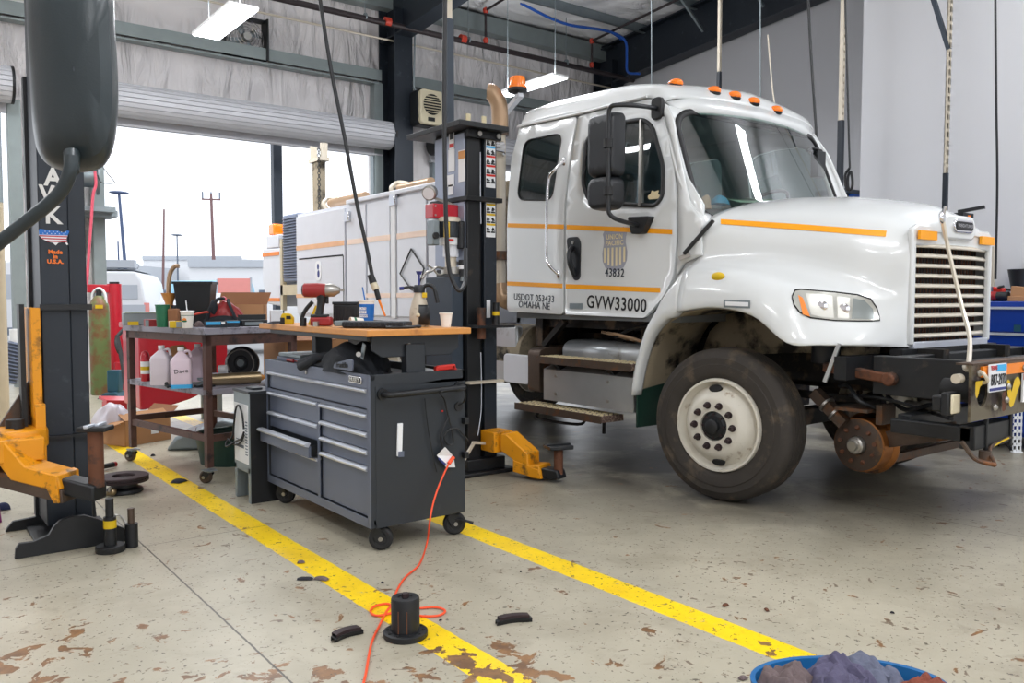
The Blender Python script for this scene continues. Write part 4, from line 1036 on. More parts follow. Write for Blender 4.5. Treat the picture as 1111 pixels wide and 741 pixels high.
build('steering_spokes', MB().bar((5.88, 4.42, 2.15), (6.32, 4.42, 2.15), 0.03, 0.015).cyl((6.1, 4.3, 1.85), (6.1, 4.42, 2.15), 0.03, n=10), M['black_plastic'], sw)
for xx in (4.98, 6.1):
    se = build('seat', MB().grid([[V((xx - 0.24, 4.75, 1.75)), V((xx, 4.72, 1.80)), V((xx + 0.24, 4.75, 1.75))], [V((xx - 0.25, 5.2, 1.75)), V((xx, 5.2, 1.78)), V((xx + 0.25, 5.2, 1.75))], [V((xx - 0.25, 5.28, 2.0)), V((xx, 5.24, 2.0)), V((xx + 0.25, 5.28, 2.0))], [V((xx - 0.2, 5.38, 2.42)), V((xx, 5.34, 2.42)), V((xx + 0.2, 5.38, 2.42))]], 3, 3), M['seat_grey'], TR, solid=-0.1, bevel=0.03)
    build('headrest', MB().prism(rr(0.28, 0.2, 0.07, cx=xx, cy=2.54), 'y', 5.34, 5.44), M['seat_grey'], se, bevel=0.02)
    build('seat_base', MB().bb((xx - 0.22, 4.8, 1.26), (xx + 0.22, 5.2, 1.7)), M['interior'], se)
dh = build('dash_papers', MB().quads([V(p) for p in ((5.05, 3.86, 2.08), (5.3, 3.80, 2.09), (5.35, 4.0, 2.13), (5.1, 4.05, 2.13))], [(0, 1, 2, 3)]).quads([V(p) for p in ((5.28, 3.83, 2.1), (5.6, 3.78, 2.10), (5.6, 3.98, 2.15), (5.3, 4.0, 2.14))], [(0, 1, 2, 3)]), M['paper'], TR, solid=0.006, label='pale papers on the dashboard')
build('dash_glove', rag(V((4.96, 3.96, 2.06)), 0.26, 0.14, 0.08, 5.1), M['glove_blue'], TR, label='light blue glove on the dashboard')
build('dash_cloth', rag(V((4.82, 3.98, 2.02)), 0.12, 0.12, 0.13, 9.1), M['skin_pink'], TR, label='pinkish cloth on the dashboard')
# -- marker lamps on the roof
for (px, py) in ((735, 97), (776, 106), (798, 111.5), (818.5, 118), (843, 127)):
    k_ = -6
    while k_ < 25:
        h = rf_.ray_cast(CAM, _d(px, py + k_).normalized())
        if h[0] is not None: break
        k_ += 0.5
    p = h[0] + V((0, 0, 0.012))
    ml = build('marker_lamp', MB().sphere(p + V((0, 0.02, 0)), (0.055, 0.065, 0.038), 14, 8), M['amber'], TR)
    build('lamp_base', MB().sphere(p + V((0.0, 0.05, -0.02)), (0.07, 0.09, 0.03), 12, 6), M['black_rubber'], ml)
# -- beacon on its bracket
p = gx(561.5, 99, 4.6)
bc = build('beacon_bracket', MB().bar(p + V((0.06, 0.30, -0.16)), p + V((0.0, -0.05, -0.04)), 0.05, 0.04).cyl(p + V((0, 0, -0.06)), p, 0.03, n=10), M['body_white'], TR)
build('amber_beacon', MB().lathe([(0.085, 0.0), (0.085, 0.03), (0.072, 0.035), (0.07, 0.10), (0.062, 0.115), (0, 0.12)], p + V((0, 0, 0.01)), 24), M['amber'], bc)
build('beacon_base', MB().lathe([(0.03, -0.03), (0.09, -0.005), (0.09, 0.02), (0.07, 0.03)], p, 24), M['black_rubber'], bc)
# -- exhaust stack
sx_, sy_ = 4.51, 6.1
pt = [(sx_ - 0.06, sy_ + 0.05, 3.23), (sx_ - 0.045, sy_ + 0.03, 3.22), (sx_ + 0.0, sy_, 3.13), (sx_ + 0.015, sy_, 3.0), (sx_ + 0.015, sy_, 2.85)]
ex = build('exhaust_stack', MB().tube(pt, 0.075, n=18), M['tan_metal'], TR)
build('stack_pipe', MB().cyl((sx_ + 0.015, sy_, 2.86), (sx_ + 0.015, sy_, 1.3), 0.055, n=18), M['cream_metal'], ex)
build('stack_clamp', MB().cyl((sx_ + 0.015, sy_, 1.72), (sx_ + 0.015, sy_, 1.80), 0.1, n=18), M['rust_iron'], ex)
build('stack_clamp', MB().cyl((sx_ + 0.015, sy_, 2.84), (sx_ + 0.015, sy_, 2.88), 0.08, n=18), M['rust_iron'], ex)
build('stack_elbow', MB().tube([(sx_ + 0.015, sy_, 1.5), (sx_ + 0.02, sy_ - 0.03, 1.38), (sx_ + 0.1, sy_ - 0.1, 1.33), (sx_ + 0.4, sy_ - 0.1, 1.32)], 0.075, n=16), M['tan_metal'], ex)
build('cab_heat_shield', MB().bb((4.62, 6.05, 1.3), (4.66, 6.4, 2.45)), M['inner_fender'], TR)
# -- mirrors
q0, q1 = gs(715, 118), gs(697, 245)
T0 = [q0 + V((-0.02, 0, 0)), gx(690, 114.5, 4.30), gx(668, 114, 4.16), gx(661.5, 118, 4.14), gx(660.5, 130, 4.14), gx(660, 180, 4.14), gx(660, 222, 4.14), gx(662, 233, 4.15), gx(672, 239, 4.22), q1 + V((-0.04, 0, 0))]
mi = build('mirror_arm', MB().tube(T0, 0.016, n=10, k=4), M['black_plastic'], TR)
build('mirror_bracket', MB().prism(rr(0.10, 0.16, 0.035, cx=q0.y, cy=q0.z), 'x', q0.x - 0.035, q0.x + 0.01), M['black_rubber'], mi, bevel=0.008)
build('mirror_bracket', MB().prism(rpoly([(q1.y + 0.1, q1.z + 0.07), (q1.y - 0.12, q1.z + 0.06), (q1.y - 0.05, q1.z - 0.06), (q1.y + 0.06, q1.z - 0.06)], 0.02), 'x', q1.x - 0.06, q1.x + 0.01), M['black_rubber'], mi, bevel=0.008)
def mirror_head(px0, px1, py0, py1, nm, r):
    X = 4.19; a, b = gx(px0, py0, X), gx(px1, py1, X)
    w_, h_ = abs(a.y - b.y), abs(a.z - b.z); cy_, cz_ = (a.y + b.y) / 2, (a.z + b.z) / 2
    # shell lies across the truck, glass faces the rear; width seen obliquely
    mb = MB(); rows = []
    for i in range(9):
        t = i / 8; k = math.sqrt(max(0.0, 1 - (t) ** 2.6)) if t < 1 else 0.0
        pts = rr(w_ * (0.86 + 0.14 * k), h_ * (0.86 + 0.14 * k), r, 5)
        rows.append([V((X + 0.10 - 0.15 * t, cy_ + a_ - 0.0, cz_ + b_)) for a_, b_ in pts])
    for q_ in rows: q_.append(q_[0])
    mb.grid(rows); 
    c0 = rows[0][:-1]; mb.quads(c0, [tuple(range(len(c0)))]); c1 = rows[-1][:-1]; mb.quads(c1, [tuple(range(len(c1)))])
    return build(nm, mb, M['black_plastic'], mi, sub=1)
mirror_head(640.5, 669, 126.5, 190, 'mirror_shell', 0.05)
mirror_head(640, 668, 194, 226, 'convex_mirror_shell', 0.07)
for py in (155.5, 207): p = gx(660, py, 4.14); build('mirror_clamp', MB().cyl(p + V((0, 0, -0.03)), p + V((0, 0, 0.03)), 0.034, n=14), M['black_rubber'], mi)
p = gy(884, 178, 4.1)
build('far_mirror', MB().box(p + V((0.05, 0, 0.0)), (0.12, 0.07, 0.22)).tube([p + V((-0.12, 0, 0.1)), p + V((-0.04, 0, 0.13)), p + V((0.1, 0, 0.12))], 0.014), M['black_plastic'], TR, bevel=0.02)
# ---------------------------------------------------------------- running gear
def road_wheel(nm, c, turn, dual=False, par=TR):
    R = Matrix.Translation(V(c)) @ Matrix.Rotation(turn, 4, 'Z') @ Matrix.Rotation(-PI / 2, 4, 'Y')   # local +z -> world -x
    g_ = [(0.31, 0.03), (0.33, 0.005), (0.36, -0.004), (0.41, -0.006), (0.415, 0.0), (0.455, 0.0), (0.46, 0.006), (0.485, 0.012), (0.505, 0.026), (0.514, 0.045)]
    prof = [(r, -z) for r, z in g_]
    w_ = 0.27
    for k_ in range(5):
        z0 = -(0.05 + k_ * 0.039)
        prof += [(0.517, z0 - 0.002), (0.518, z0 - 0.030), (0.505, z0 - 0.032), (0.505, z0 - 0.037)]
    prof += [(r, -(w_ - z)) for r, z in g_[::-1]]
    prof += [(0.30, -w_ + 0.05), (0.30, -0.04), (0.31, -0.03)]
    o = build('wheel' if dual is False else 'rear_wheel', MB().lathe(prof, R, 72), M['tyre'], par, label=None)
    # steel disc: convex towards the viewer
    d = [(0.318, -0.02), (0.312, 0.004), (0.298, 0.006), (0.292, -0.012), (0.285, -0.03), (0.272, -0.05), (0.262, -0.045), (0.235, 0.0), (0.205, 0.035), (0.185, 0.045), (0.175, 0.047), (0.10, 0.047), (0.098, 0.03), (0.098, -0.05)] if not dual else [(0.318, -0.02), (0.312, 0.004), (0.298, 0.006), (0.292, -0.012), (0.28, -0.1), (0.20, -0.14), (0.1, -0.14), (0.098, -0.16)]
    ri = build('rim', MB().lathe(d, R, 60), M['rim_white'], o)
    ri = o
    if not dual:
        for a in (4, 183):
            t = math.radians(a)
            Mh = R @ Matrix.Translation((0.245 * math.cos(t), 0.245 * math.sin(t), -0.009)) @ Matrix.Rotation(t, 4, 'Z') @ Matrix.Rotation(0.72, 4, 'Y')
            build('hand_hole', MB().prism([(0.028 * math.cos(k_ * PI / 9), 0.047 * math.sin(k_ * PI / 9)) for k_ in range(18)], 'z', -0.012, 0.012, Mh), M['dark_void'], ri)
        build('hub', MB().lathe([(0.098, -0.05), (0.095, 0.035), (0.08, 0.04), (0.072, 0.05), (0.05, 0.052), (0.047, 0.075), (0.035, 0.082), (0, 0.083)], R, 24), M['black_metal'], ri)
        mb = MB()
        for k_ in range(8):
            t = k_ * PI / 4; mb.cyl(R @ V((0.078 * math.cos(t), 0.078 * math.sin(t), 0.03)), R @ V((0.078 * math.cos(t), 0.078 * math.sin(t), 0.052)), 0.01, n=6)
        build('hub_bolt', mb, M['lug'], ri)
        for k_ in range(10):
            t = math.radians(18 + 36 * k_); c0 = R @ V((0.143 * math.cos(t), 0.143 * math.sin(t), 0.045)); c1 = R @ V((0.143 * math.cos(t), 0.143 * math.sin(t), 0.085))
            build('lug_nut', MB().cyl(c0, c0.lerp(c1, 0.25), 0.024, n=12).cyl(c0, c1, 0.019, 0.014, n=6), M['lug'], ri)
    return o
wc = gx(775, 467, 4.43)
fw = road_wheel('wheel', (4.455, 3.56, 0.52), math.radians(8))
# raised lettering-like rings on sidewall kept plain; far front wheel
road_wheel('wheel', (2 * XC - 4.455 - 0.27, 3.56, 0.52), math.radians(8))
for x in (4.47, 6.46): road_wheel('rear_wheel', (x, 8.1, 0.52), 0, True)
# frame, axle, engine
pair('frame_rail', lambda: MB().bb((5.13, 2.4, 0.80), (5.21, 11.3, 1.06)), M['chassis'], TR, smooth=False)
build('axle_beam', MB().bar((4.75, 3.56, 0.50), (6.45, 3.56, 0.50), 0.12, 0.12).bar((5.17, 2.95, 0.70), (5.17, 4.3, 0.70), 0.08, 0.05).bar((6.03, 2.95, 0.70), (6.03, 4.3, 0.70), 0.08, 0.05), M['chassis'], TR, bevel=0.01)
build('rear_axle', MB().cyl((4.7, 8.1, 0.52), (6.5, 8.1, 0.52), 0.1).sphere((XC, 8.1, 0.52), 0.25), M['chassis'], TR)
mb = MB().bb((5.25, 2.9, 0.75), (5.95, 4.3, 1.55)).bb((5.32, 4.3, 0.7), (5.88, 5.6, 1.15)).cyl((5.2, 3.2, 1.2), (5.2, 3.7, 1.2), 0.14).cyl((5.08, 3.1, 0.95), (5.08, 3.1, 1.2), 0.1).cyl((4.95, 3.85, 0.78), (4.95, 4.25, 0.78), 0.12)
build('engine', mb, M['chassis'], TR, bevel=0.02)
build('oil_filter', MB().cyl((4.95, 3.08, 0.95), (4.95, 3.08, 1.18), 0.085), M['black_metal'], TR)
# wheel housing
ARC = [fx(691, 429, 4.46), fx(697, 398, 4.46), fx(707, 367, 4.46), fx(722, 348, 4.46), fx(748, 337, 4.46), V((4.46, 3.56, 1.31)), V((4.46, 3.25, 1.26)), V((4.46, 3.05, 1.13))]
pair('inner_fender', lambda: MB().grid([[p, p + V((0.25, 0, 0.01)), V((5.02, p.y, p.z + 0.02))] for p in ARC], 3, 2), M['inner_fender'], TR, solid=0.01)
pair('engine_splash_panel', lambda: MB().panel([(4.28, 0.68), (4.2, 0.9), (4.1, 1.12), (3.95, 1.25), (3.6, 1.34), (3.2, 1.26), (3.05, 1.12), (2.75, 1.12), (2.75, 1.0), (3.3, 1.0), (3.9, 0.95)], [], lambda y, z: V((5.03, y, z)), 0.2), M['inner_fender'], TR, solid=0.01)
build('mud_flap', MB().prism([(4.43, 0.42), (4.43, 0.69), (4.80, 0.74), (4.78, 0.42)], 'y', 4.27, 4.285), M['green_dark'], TR, label='dark green-black rubber mud flap')
mb = MB()
random.seed(3)
for i in range(9):
    a = V((4.62 + random.random() * 0.4, 4.35 + random.random() * 0.5, 1.03 + random.random() * 0.06)); b = a + V((random.uniform(-0.1, 0.2), random.uniform(-0.6, 0.6), random.uniform(-0.04, 0.1)))
    mb.tube([a, (a + b) / 2 + V((0, 0, random.uniform(0.02, 0.09))), b], 0.014, n=6)
build('hose_bundle', mb, M['cable_black'], TR)
mb = MB()
for i in range(3):
    a = V((4.6 + 0.08 * i, 4.4 + 0.15 * i, 1.045)); mb.tube([a, a + V((0.02, 0.12, 0.02)), a + V((0.0, 0.3, 0.05))], 0.013, n=6)
build('wire_loom', mb, M['tan_metal'], TR)
# under-cab: aluminium cover, steps, battery box, tanks
c0, c1 = gx(602, 370, 4.62), gx(693, 372, 4.62)
build('cover_plate', MB().grid([[V((5.0, y, 1.02)), V((4.74, y, 1.02)), V((4.66, y, 1.0)), V((4.62, y, 0.95)), V((4.62, y, 0.86))] for y in (5.33, 4.9, 4.36)], 1, 4), M['alu_plate'], TR, solid=0.02)
def tread(x0, x1, y0, y1, z, nm):
    o = build(nm, MB().bb((x0, y0, z - 0.05), (x1, y1, z - 0.0)), M['tread_plate'], TR, bevel=0.004)
    mb = MB(); k_ = 0
    y = y0 + 0.03
    while y < y1 - 0.02:
        for xx in (x0 + 0.03, x0 + 0.08, x0 + 0.13, x0 + 0.18):
            if xx < x1 - 0.01: mb.box((xx, y + 0.012 * (k_ % 2), z + 0.003), (0.028, 0.012, 0.009))
        y += 0.04; k_ += 1
    build('tread_pattern', mb, M['shield_cream'], o, smooth=False)
    build('edge_lip', MB().bb((x0 - 0.006, y0, z - 0.055), (x0, y1, z + 0.004)), M['rust_iron'], o, smooth=False)
    return o
tread(4.40, 4.64, 4.31, 5.42, 0.885, 'step')
tread(4.36, 4.60, 4.58, 5.66, 0.47, 'step')
build('step_bracket', MB().prism([(4.42, 0.83), (4.6, 0.83), (4.6, 0.74), (4.5, 0.76)], 'y', 5.18, 5.23).prism([(4.42, 0.83), (4.6, 0.83), (4.6, 0.74), (4.5, 0.76)], 'y', 4.55, 4.60).tube([(4.5, 5.5, 0.4), (4.45, 5.45, 0.35), (4.45, 4.95, 0.36), (4.5, 4.9, 0.41)], 0.012).bar((4.55, 4.75, 0.30), (4.55, 4.75, 0.44), 0.02, 0.02), M['black_metal'], TR)
bx = build('battery_box', MB().quads([V(p) for p in ((4.45, 4.33, 0.52), (4.45, 5.38, 0.52), (4.45, 5.38, 0.78), (4.45, 4.33, 0.78), (4.62, 4.33, 0.84), (4.62, 5.38, 0.84), (4.98, 5.38, 0.84), (4.98, 4.33, 0.84), (4.98, 4.33, 0.52), (4.98, 5.38, 0.52))], [(0, 1, 2, 3), (3, 2, 5, 4), (4, 5, 6, 7), (7, 6, 9, 8), (8, 9, 1, 0), (1, 9, 6, 5, 2), (0, 3, 4, 7, 8)]), M['alu_plate'], TR, smooth=False)
mb = MB()
for y in (5.22, 4.6):
    for z in (0.58, 0.73): mb.cyl((4.44, y, z), (4.45, y, z), 0.013, n=12)
build('box_rivet', mb, M['steel'], bx)
build('tank_box', MB().prism(rpoly([(4.5, 0.56), (4.5, 0.93), (4.62, 0.95), (5.0, 0.95), (5.0, 0.56)], 0.05), 'y', 5.50, 5.66), M['rust_iron'], TR, bevel=0.005)
build('tank_box_end', MB().prism(rr(0.37, 0.26, 0.04, cx=5.83, cy=0.745), 'x', 4.50, 4.54), M['body_white'], TR, bevel=0.01)
build('fuel_tank', MB().cyl((4.86, 5.9, 0.86), (4.86, 6.9, 0.86), 0.27, n=32), M['inner_fender'], TR)
build('tank_end', MB().bb((4.60, 5.95, 0.6), (4.68, 6.35, 1.12)), M['alu_plate'], TR, bevel=0.02)
# far tank, step box, reservoirs, underframe: unseen, added to block light below the truck
build('far_fuel_tank', MB().cyl((6.36, 5.1, 0.72), (6.36, 6.9, 0.72), 0.3, n=28), M['alu_plate'], TR)
build('far_step_box', MB().bb((6.3, 4.33, 0.4), (6.74, 5.05, 0.95)), M['chassis'], TR, bevel=0.02)
for y_ in (6.2, 7.0): build('air_reservoir', MB().cyl((5.25, y_, 0.62), (5.95, y_, 0.62), 0.14, n=20), M['chassis'], TR)
build('body_underframe', MB().bb((4.7, 6.6, 0.86), (6.5, 10.4, 1.1)).bb((4.62, 9.0, 0.6), (6.6, 10.4, 0.9)), M['chassis'], TR, smooth=False)
# transmission, crossmembers, driveshaft
build('crossmember', MB().bb((4.7, 4.4, 0.9), (6.5, 4.5, 1.2)).bb((4.7, 5.7, 0.95), (6.5, 5.8, 1.2)).bb((4.75, 4.35, 1.12), (6.45, 5.8, 1.2)).cyl((XC, 5.6, 0.85), (XC, 7.9, 0.6), 0.06).bar((4.66, 5.62, 0.96), (4.66, 5.35, 1.18), 0.05, 0.05), M['chassis'], TR, smooth=False)
# front extension, bumper deck, rail gear
build('front_extension', MB().bb((4.72, 1.94, 0.80), (4.80, 2.62, 1.03)).bb((6.40, 1.94, 0.80), (6.48, 2.62, 1.03)).bb((4.72, 2.0, 1.0), (6.48, 2.10, 1.03)).bb((4.80, 2.45, 0.92), (6.4, 2.53, 1.03)).bb((4.9, 2.10, 0.84), (6.3, 2.45, 0.98)), M['black_metal'], TR, bevel=0.006)
build('radiator_mount', MB().bb((4.95, 2.56, 0.85), (6.25, 2.64, 1.06)).bb((4.6, 2.72, 0.88), (5.13, 2.80, 1.02)), M['black_metal'], TR)
bp = build('bumper', MB().panel([(4.41, 0.74), (6.79, 0.74), (6.79, 1.03), (4.41, 1.03)], [[(4.535 + 0.062 * math.cos(k_ * PI / 10), 0.885 + 0.075 * math.sin(k_ * PI / 10)) for k_ in range(20)]], lambda x, z: V((x, 1.92, z)), 0.06), M['bumper_paint'], TR, solid=0.014, smooth=False)
build('bumper_top', MB().bb((4.41, 1.915, 1.03), (6.79, 2.0, 1.04)), M['rust_iron'], bp, smooth=False)
build('bumper_pipe', MB().lathe([(0.062, 0), (0.062, 0.18), (0.05, 0.18), (0.05, 0)], axisM((4.535, 1.93, 0.885), (0, 1, 0)), 24), M['dark_void'], bp)
for x0, x1 in ((4.50, 4.545), (4.56, 4.79)):
    pass
build('reflective_strip', MB().bb((4.505, 1.905, 0.965), (6.7, 1.919, 1.02)), M['orange_strip'], bp, smooth=False)
build('worn_yellow_paint', MB().panel(rpoly([(4.42, 0.88), (4.42, 0.95), (4.51, 0.95), (4.5, 0.93), (4.47, 0.92), (4.455, 0.88), (4.44, 0.86)], 0.01), [], lambda x, z: V((x, 1.904, z)), 0.03).panel(rpoly([(4.79, 0.94), (4.83, 0.93), (4.85, 0.86), (4.88, 0.93), (4.93, 0.95), (4.97, 0.91), (4.93, 0.87), (4.88, 0.79), (4.84, 0.78), (4.80, 0.86)], 0.02), [], lambda x, z: V((x, 1.904, z)), 0.03), M['yellow_worn'], bp, smooth=False)
build('red_paint_patch', MB().panel(rpoly([(4.74, 0.77), (4.73, 0.87), (4.78, 0.88), (4.80, 0.8), (4.77, 0.77)], 0.02), [], lambda x, z: V((x, 1.903, z)), 0.03), M['rust'], bp, smooth=False)
# licence plate
p0, p1 = gy(1071, 399, 1.895), gy(1090, 393, 1.895)
cx_, cz_ = 4.648, 0.957
lp = build('license_plate', MB().prism(rr(0.205, 0.145, 0.008, cx=cx_, cy=cz_), 'y', 1.892, 1.898), M['label_white'], bp, smooth=False, label='white and light blue plate with dark characters')
build('plate_sky', MB().bb((cx_ - 0.03, 1.890, cz_ + 0.02), (cx_ + 0.1, 1.892, cz_ + 0.07)), M['far_blue'], lp, smooth=False) if False else None
text('BR7-2970', 0.082, (cx_, 1.888, cz_ - 0.012), *TXF, M['text_black'], bp, sx=0.5, bold=0.001)
text('TEXAS', 0.03, (cx_ - 0.055, 1.888, cz_ + 0.053), *TXF, M['red_paint'], bp, sx=0.8, bold=0.001)
build('plate_sky_band', MB().bb((cx_ - 0.02, 1.889, cz_ + 0.034), (cx_ + 0.098, 1.892, cz_ + 0.068)), M['blue_light'], bp, smooth=False)
build('plate_foot_band', MB().bb((cx_ - 0.095, 1.889, cz_ - 0.066), (cx_ + 0.095, 1.892, cz_ - 0.052)), M['text_blue'], bp, smooth=False)
ws_ = build('warning_decal', MB().bb((4.99, 1.90, 0.80), (5.16, 1.91, 0.96)), M['label_white'], bp, smooth=False)
build('decal_header', MB().bb((4.99, 1.896, 0.925), (5.16, 1.90, 0.96)), M['red_plastic'], bp, smooth=False)
text('WARNING', 0.03, (5.075, 1.894, 0.942), *TXF, M['text_white'], bp)
for k_ in range(4): text('KEEP CLEAR OF GEAR', 0.014, (5.075, 1.897, 0.905 - 0.024 * k_), *TXF, M['text_dark'], bp) if False else None
mb = MB()
for (x, z) in ((4.45, 0.99), (4.64, 0.80), (4.80, 0.90), (4.78, 0.83), (5.0, 0.99)): mb.sphere((x, 1.90, z), (0.018, 0.015, 0.018), 10, 6)
build('bumper_bolt', mb, M['steel'], bp)
build('shackle', MB().tube([(4.45, 1.90, 1.0), (4.43, 1.87, 0.99), (4.45, 1.86, 0.955), (4.475, 1.89, 0.94)], 0.009).cyl((4.37, 1.98, 0.96), (4.42, 1.98, 0.96), 0.025), M['cream_metal'], bp)
build('work_lamp', MB().bb((4.32, 1.99, 0.77), (4.44, 2.03, 0.89)).bb((4.33, 2.03, 0.79), (4.43, 2.08, 0.87)), M['black_metal'], TR, bevel=0.008)
build('lamp_lens', MB().bb((4.335, 1.975, 0.78), (4.425, 1.99, 0.88)), M['cream_plastic'], TR, bevel=0.01)
# hi-rail frame under the bumper
rg = build('rail_gear_frame', MB().bb((4.56, 1.98, 0.61), (4.64, 2.42, 0.69)).bb((6.56, 1.98, 0.60), (6.64, 2.42, 0.71)).bb((4.64, 2.34, 0.60), (6.56, 2.42, 0.71)).bb((4.56, 1.96, 0.57), (5.02, 2.04, 0.70)).bb((6.2, 1.96, 0.57), (6.64, 2.04, 0.70)).bb((4.68, 1.95, 0.55), (4.70, 1.97, 0.76)).bb((4.98, 1.95, 0.55), (5.0, 1.97, 0.76)), M['black_metal'], TR, bevel=0.006)
build('gear_axle', MB().cyl((4.95, 2.78, 0.455), (6.25, 2.78, 0.455), 0.07, n=20).bar((5.0, 2.68, 0.36), (6.2, 2.68, 0.36), 0.04, 0.05), M['rust_iron'], rg)
build('gear_arm', MB().bar((4.84, 2.86, 0.58), (4.84, 3.08, 0.76), 0.07, 0.07).bar((4.98, 2.78, 0.46), (4.85, 2.2, 0.62), 0.07, 0.1).bb((4.78, 2.68, 0.67), (5.05, 2.9, 0.69)).bb((4.84, 2.62, 0.6), (5.0, 2.66, 0.72)), M['rust_iron'], rg)
build('arm_clamp', MB().cyl((4.84, 2.92, 0.63), (4.84, 2.932, 0.64), 0.056, n=20).cyl((4.84, 2.985, 0.683), (4.84, 2.997, 0.693), 0.056, n=20), M['steel'], rg)
build('spring_shackle', MB().bar((4.75, 2.95, 0.94), (4.72, 2.50, 0.90), 0.07, 0.06).cyl((4.66, 2.5, 0.9), (4.80, 2.5, 0.9), 0.04), M['rust'], TR, bevel=0.01)
build('shock_strut', MB().bar((4.62, 2.78, 1.1), (4.60, 2.86, 0.86), 0.022, 0.022), M['alu_plate'], TR)
R = axisM((4.92, 2.78, 0.455), (-1, 0, 0), (0, 0, 1))
rwheel = build('rail_wheel', MB().lathe([(0, 0.05), (0.06, 0.05), (0.06, 0.07), (0.155, 0.065), (0.168, 0.06), (0.171, 0.04), (0.174, -0.04), (0.188, -0.055), (0.196, -0.065), (0.196, -0.08), (0.1, -0.08)], R, 56), M['drum_orange'], TR, label='rusty steel flanged rail wheel')
build('wheel_face', MB().lathe([(0, 0.055), (0.055, 0.055), (0.06, 0.073), (0.152, 0.071), (0.162, 0.066)], R, 48), M['rust_dark'], rwheel)
build('wheel_hub', MB().lathe([(0.056, 0.06), (0.054, 0.105), (0.045, 0.115), (0.032, 0.117), (0.03, 0.14), (0, 0.14)], R, 24), M['steel'], rwheel)
mb = MB()
for k_ in range(9):
    t = k_ * 2 * PI / 9; mb.cyl(R @ V((0.105 * math.cos(t), 0.115 * math.sin(t), 0.07)), R @ V((0.115 * math.cos(t), 0.115 * math.sin(t), 0.085)), 0.014, n=6)
build('wheel_bolt', mb, M['rust'], rwheel)
build('brake_linkage', MB().tube([(4.5, 2.0, 0.62), (4.55, 1.95, 0.53), (4.62, 1.88, 0.50)], 0.012).tube([(4.62, 1.88, 0.50), (4.72, 1.95, 0.57), (5.0, 1.96, 0.60)], 0.01).cyl((4.66, 1.95, 0.56), (4.66, 1.95, 0.50), 0.03), M['rust_iron'], rg)
build('yellow_rod', MB().tube([(4.76, 1.95, 0.575), (4.86, 1.95, 0.59), (4.95, 1.95, 0.60)], 0.005, n=6), M['yellow_worn'], rg)
build('hydraulic_ram', MB().cyl((4.9, 2.4, 0.74), (4.7, 2.12, 0.77), 0.03).cyl((5.1, 2.6, 0.72), (4.9, 2.4, 0.74), 0.018), M['steel'], rg)
build('air_hoses', MB().tube([(5.05, 2.7, 0.75), (4.9, 2.5, 0.70), (4.8, 2.3, 0.76), (4.7, 2.15, 0.73), (4.5, 2.05, 0.78)], 0.014).tube([(4.95, 2.9, 0.75), (4.85, 2.6, 0.76), (4.9, 2.35, 0.70), (4.6, 2.1, 0.72)], 0.011).tube([(5.0, 3.0, 0.8), (4.85, 2.85, 0.82), (4.8, 2.75, 0.74), (4.86, 2.68, 0.70)], 0.013), M['cable_black'], TR)
# ---------------------------------------------------------------- service body
BX = 4.42
ZT = 2.5
sb = build('service_body', MB().bb((BX + 0.02, 6.62, 1.13), (BX + 0.75, 10.46, ZT - 0.02)).bb((2 * XC - BX - 0.75, 6.62, 1.13), (2 * XC - BX - 0.02, 10.46, ZT - 0.02)).bb((BX + 0.7, 6.62, 1.1), (6.1, 10.46, 1.3)), M['body_white'], TR, smooth=False)
build('body_cap', MB().bb((BX - 0.03, 6.6, ZT - 0.03), (BX + 0.78, 8.95, ZT + 0.02)), M['body_white'], sb, bevel=0.01)
def Yof(px): return gx(px, 300, BX).y
def bdoor(p0, p1, z0=1.18, z1=ZT - 0.06):
    y0, y1 = Yof(p1), Yof(p0)
    return build('body_door', MB().bb((BX - 0.006, y0 + 0.012, z0), (BX + 0.014, y1 - 0.012, z1)), M['body_white'], TR, bevel=0.004)
for p0, p1 in ((322, 375), (376, 398), (398.5, 424), (431, 463.5), (464.5, 492), (493, 520)): bdoor(p0, p1)
build('door_post', MB().bb((BX - 0.012, Yof(430) , 1.16), (BX + 0.014, Yof(425), ZT - 0.02)), M['label_white'], sb, bevel=0.006)
q = gx(325, 282, BX); q2 = gx(373, 281, BX)
build('drawer_gap', MB().bb((BX - 0.009, q2.y, q.z), (BX - 0.004, q.y, q.z + 0.018)).bb((BX - 0.009, q2.y - 0.01, q.z - 0.75), (BX - 0.004, q2.y + 0.008, q.z)), M['dark_void'], TR, smooth=False)
q = gx(346, 292, BX)
build('body_decal', MB().prism(rr(0.17, 0.24, 0.06, cx=q.y, cy=q.z - 0.02), 'x', BX - 0.012, BX - 0.006), M['label_white'], TR)
build('decal_mark', MB().sphere((BX - 0.012, q.y, q.z + 0.03), (0.002, 0.03, 0.04), 10, 6).sphere((BX - 0.012, q.y - 0.01, q.z - 0.06), (0.002, 0.035, 0.05), 10, 6), M['text_blue'], TR)
for (px, py) in ((379, 235), (429, 217)):
    q = gx(px, py, BX)
    h_ = build('door_hinge', MB().bb((BX - 0.03, q.y - 0.05, q.z - 0.06), (BX, q.y + 0.09, q.z + 0.06)), M['alu'], TR, bevel=0.006)
    build('hinge_catch', MB().tube([(BX - 0.03, q.y - 0.06, q.z + 0.05), (BX - 0.06, q.y - 0.09, q.z + 0.02), (BX - 0.06, q.y - 0.09, q.z - 0.03), (BX - 0.03, q.y - 0.05, q.z - 0.05)], 0.01), M['chrome'], h_)
for (p0, p1, py) in ((322, 374, 268), (377, 424, 263.5), (431, 463, 258), (465, 478, 256)):
    a, b = gx(p0, py, BX), gx(p1, py, BX); z = 2.03
    build('faded_stripe', MB().bb((BX - 0.009, b.y, z - 0.03), (BX - 0.005, a.y, z + 0.03)), M['stripe_worn'] if p0 < 330 else mat('stripe_faded', (238, 214, 196), 0.5, var=0.08), TR, smooth=False)
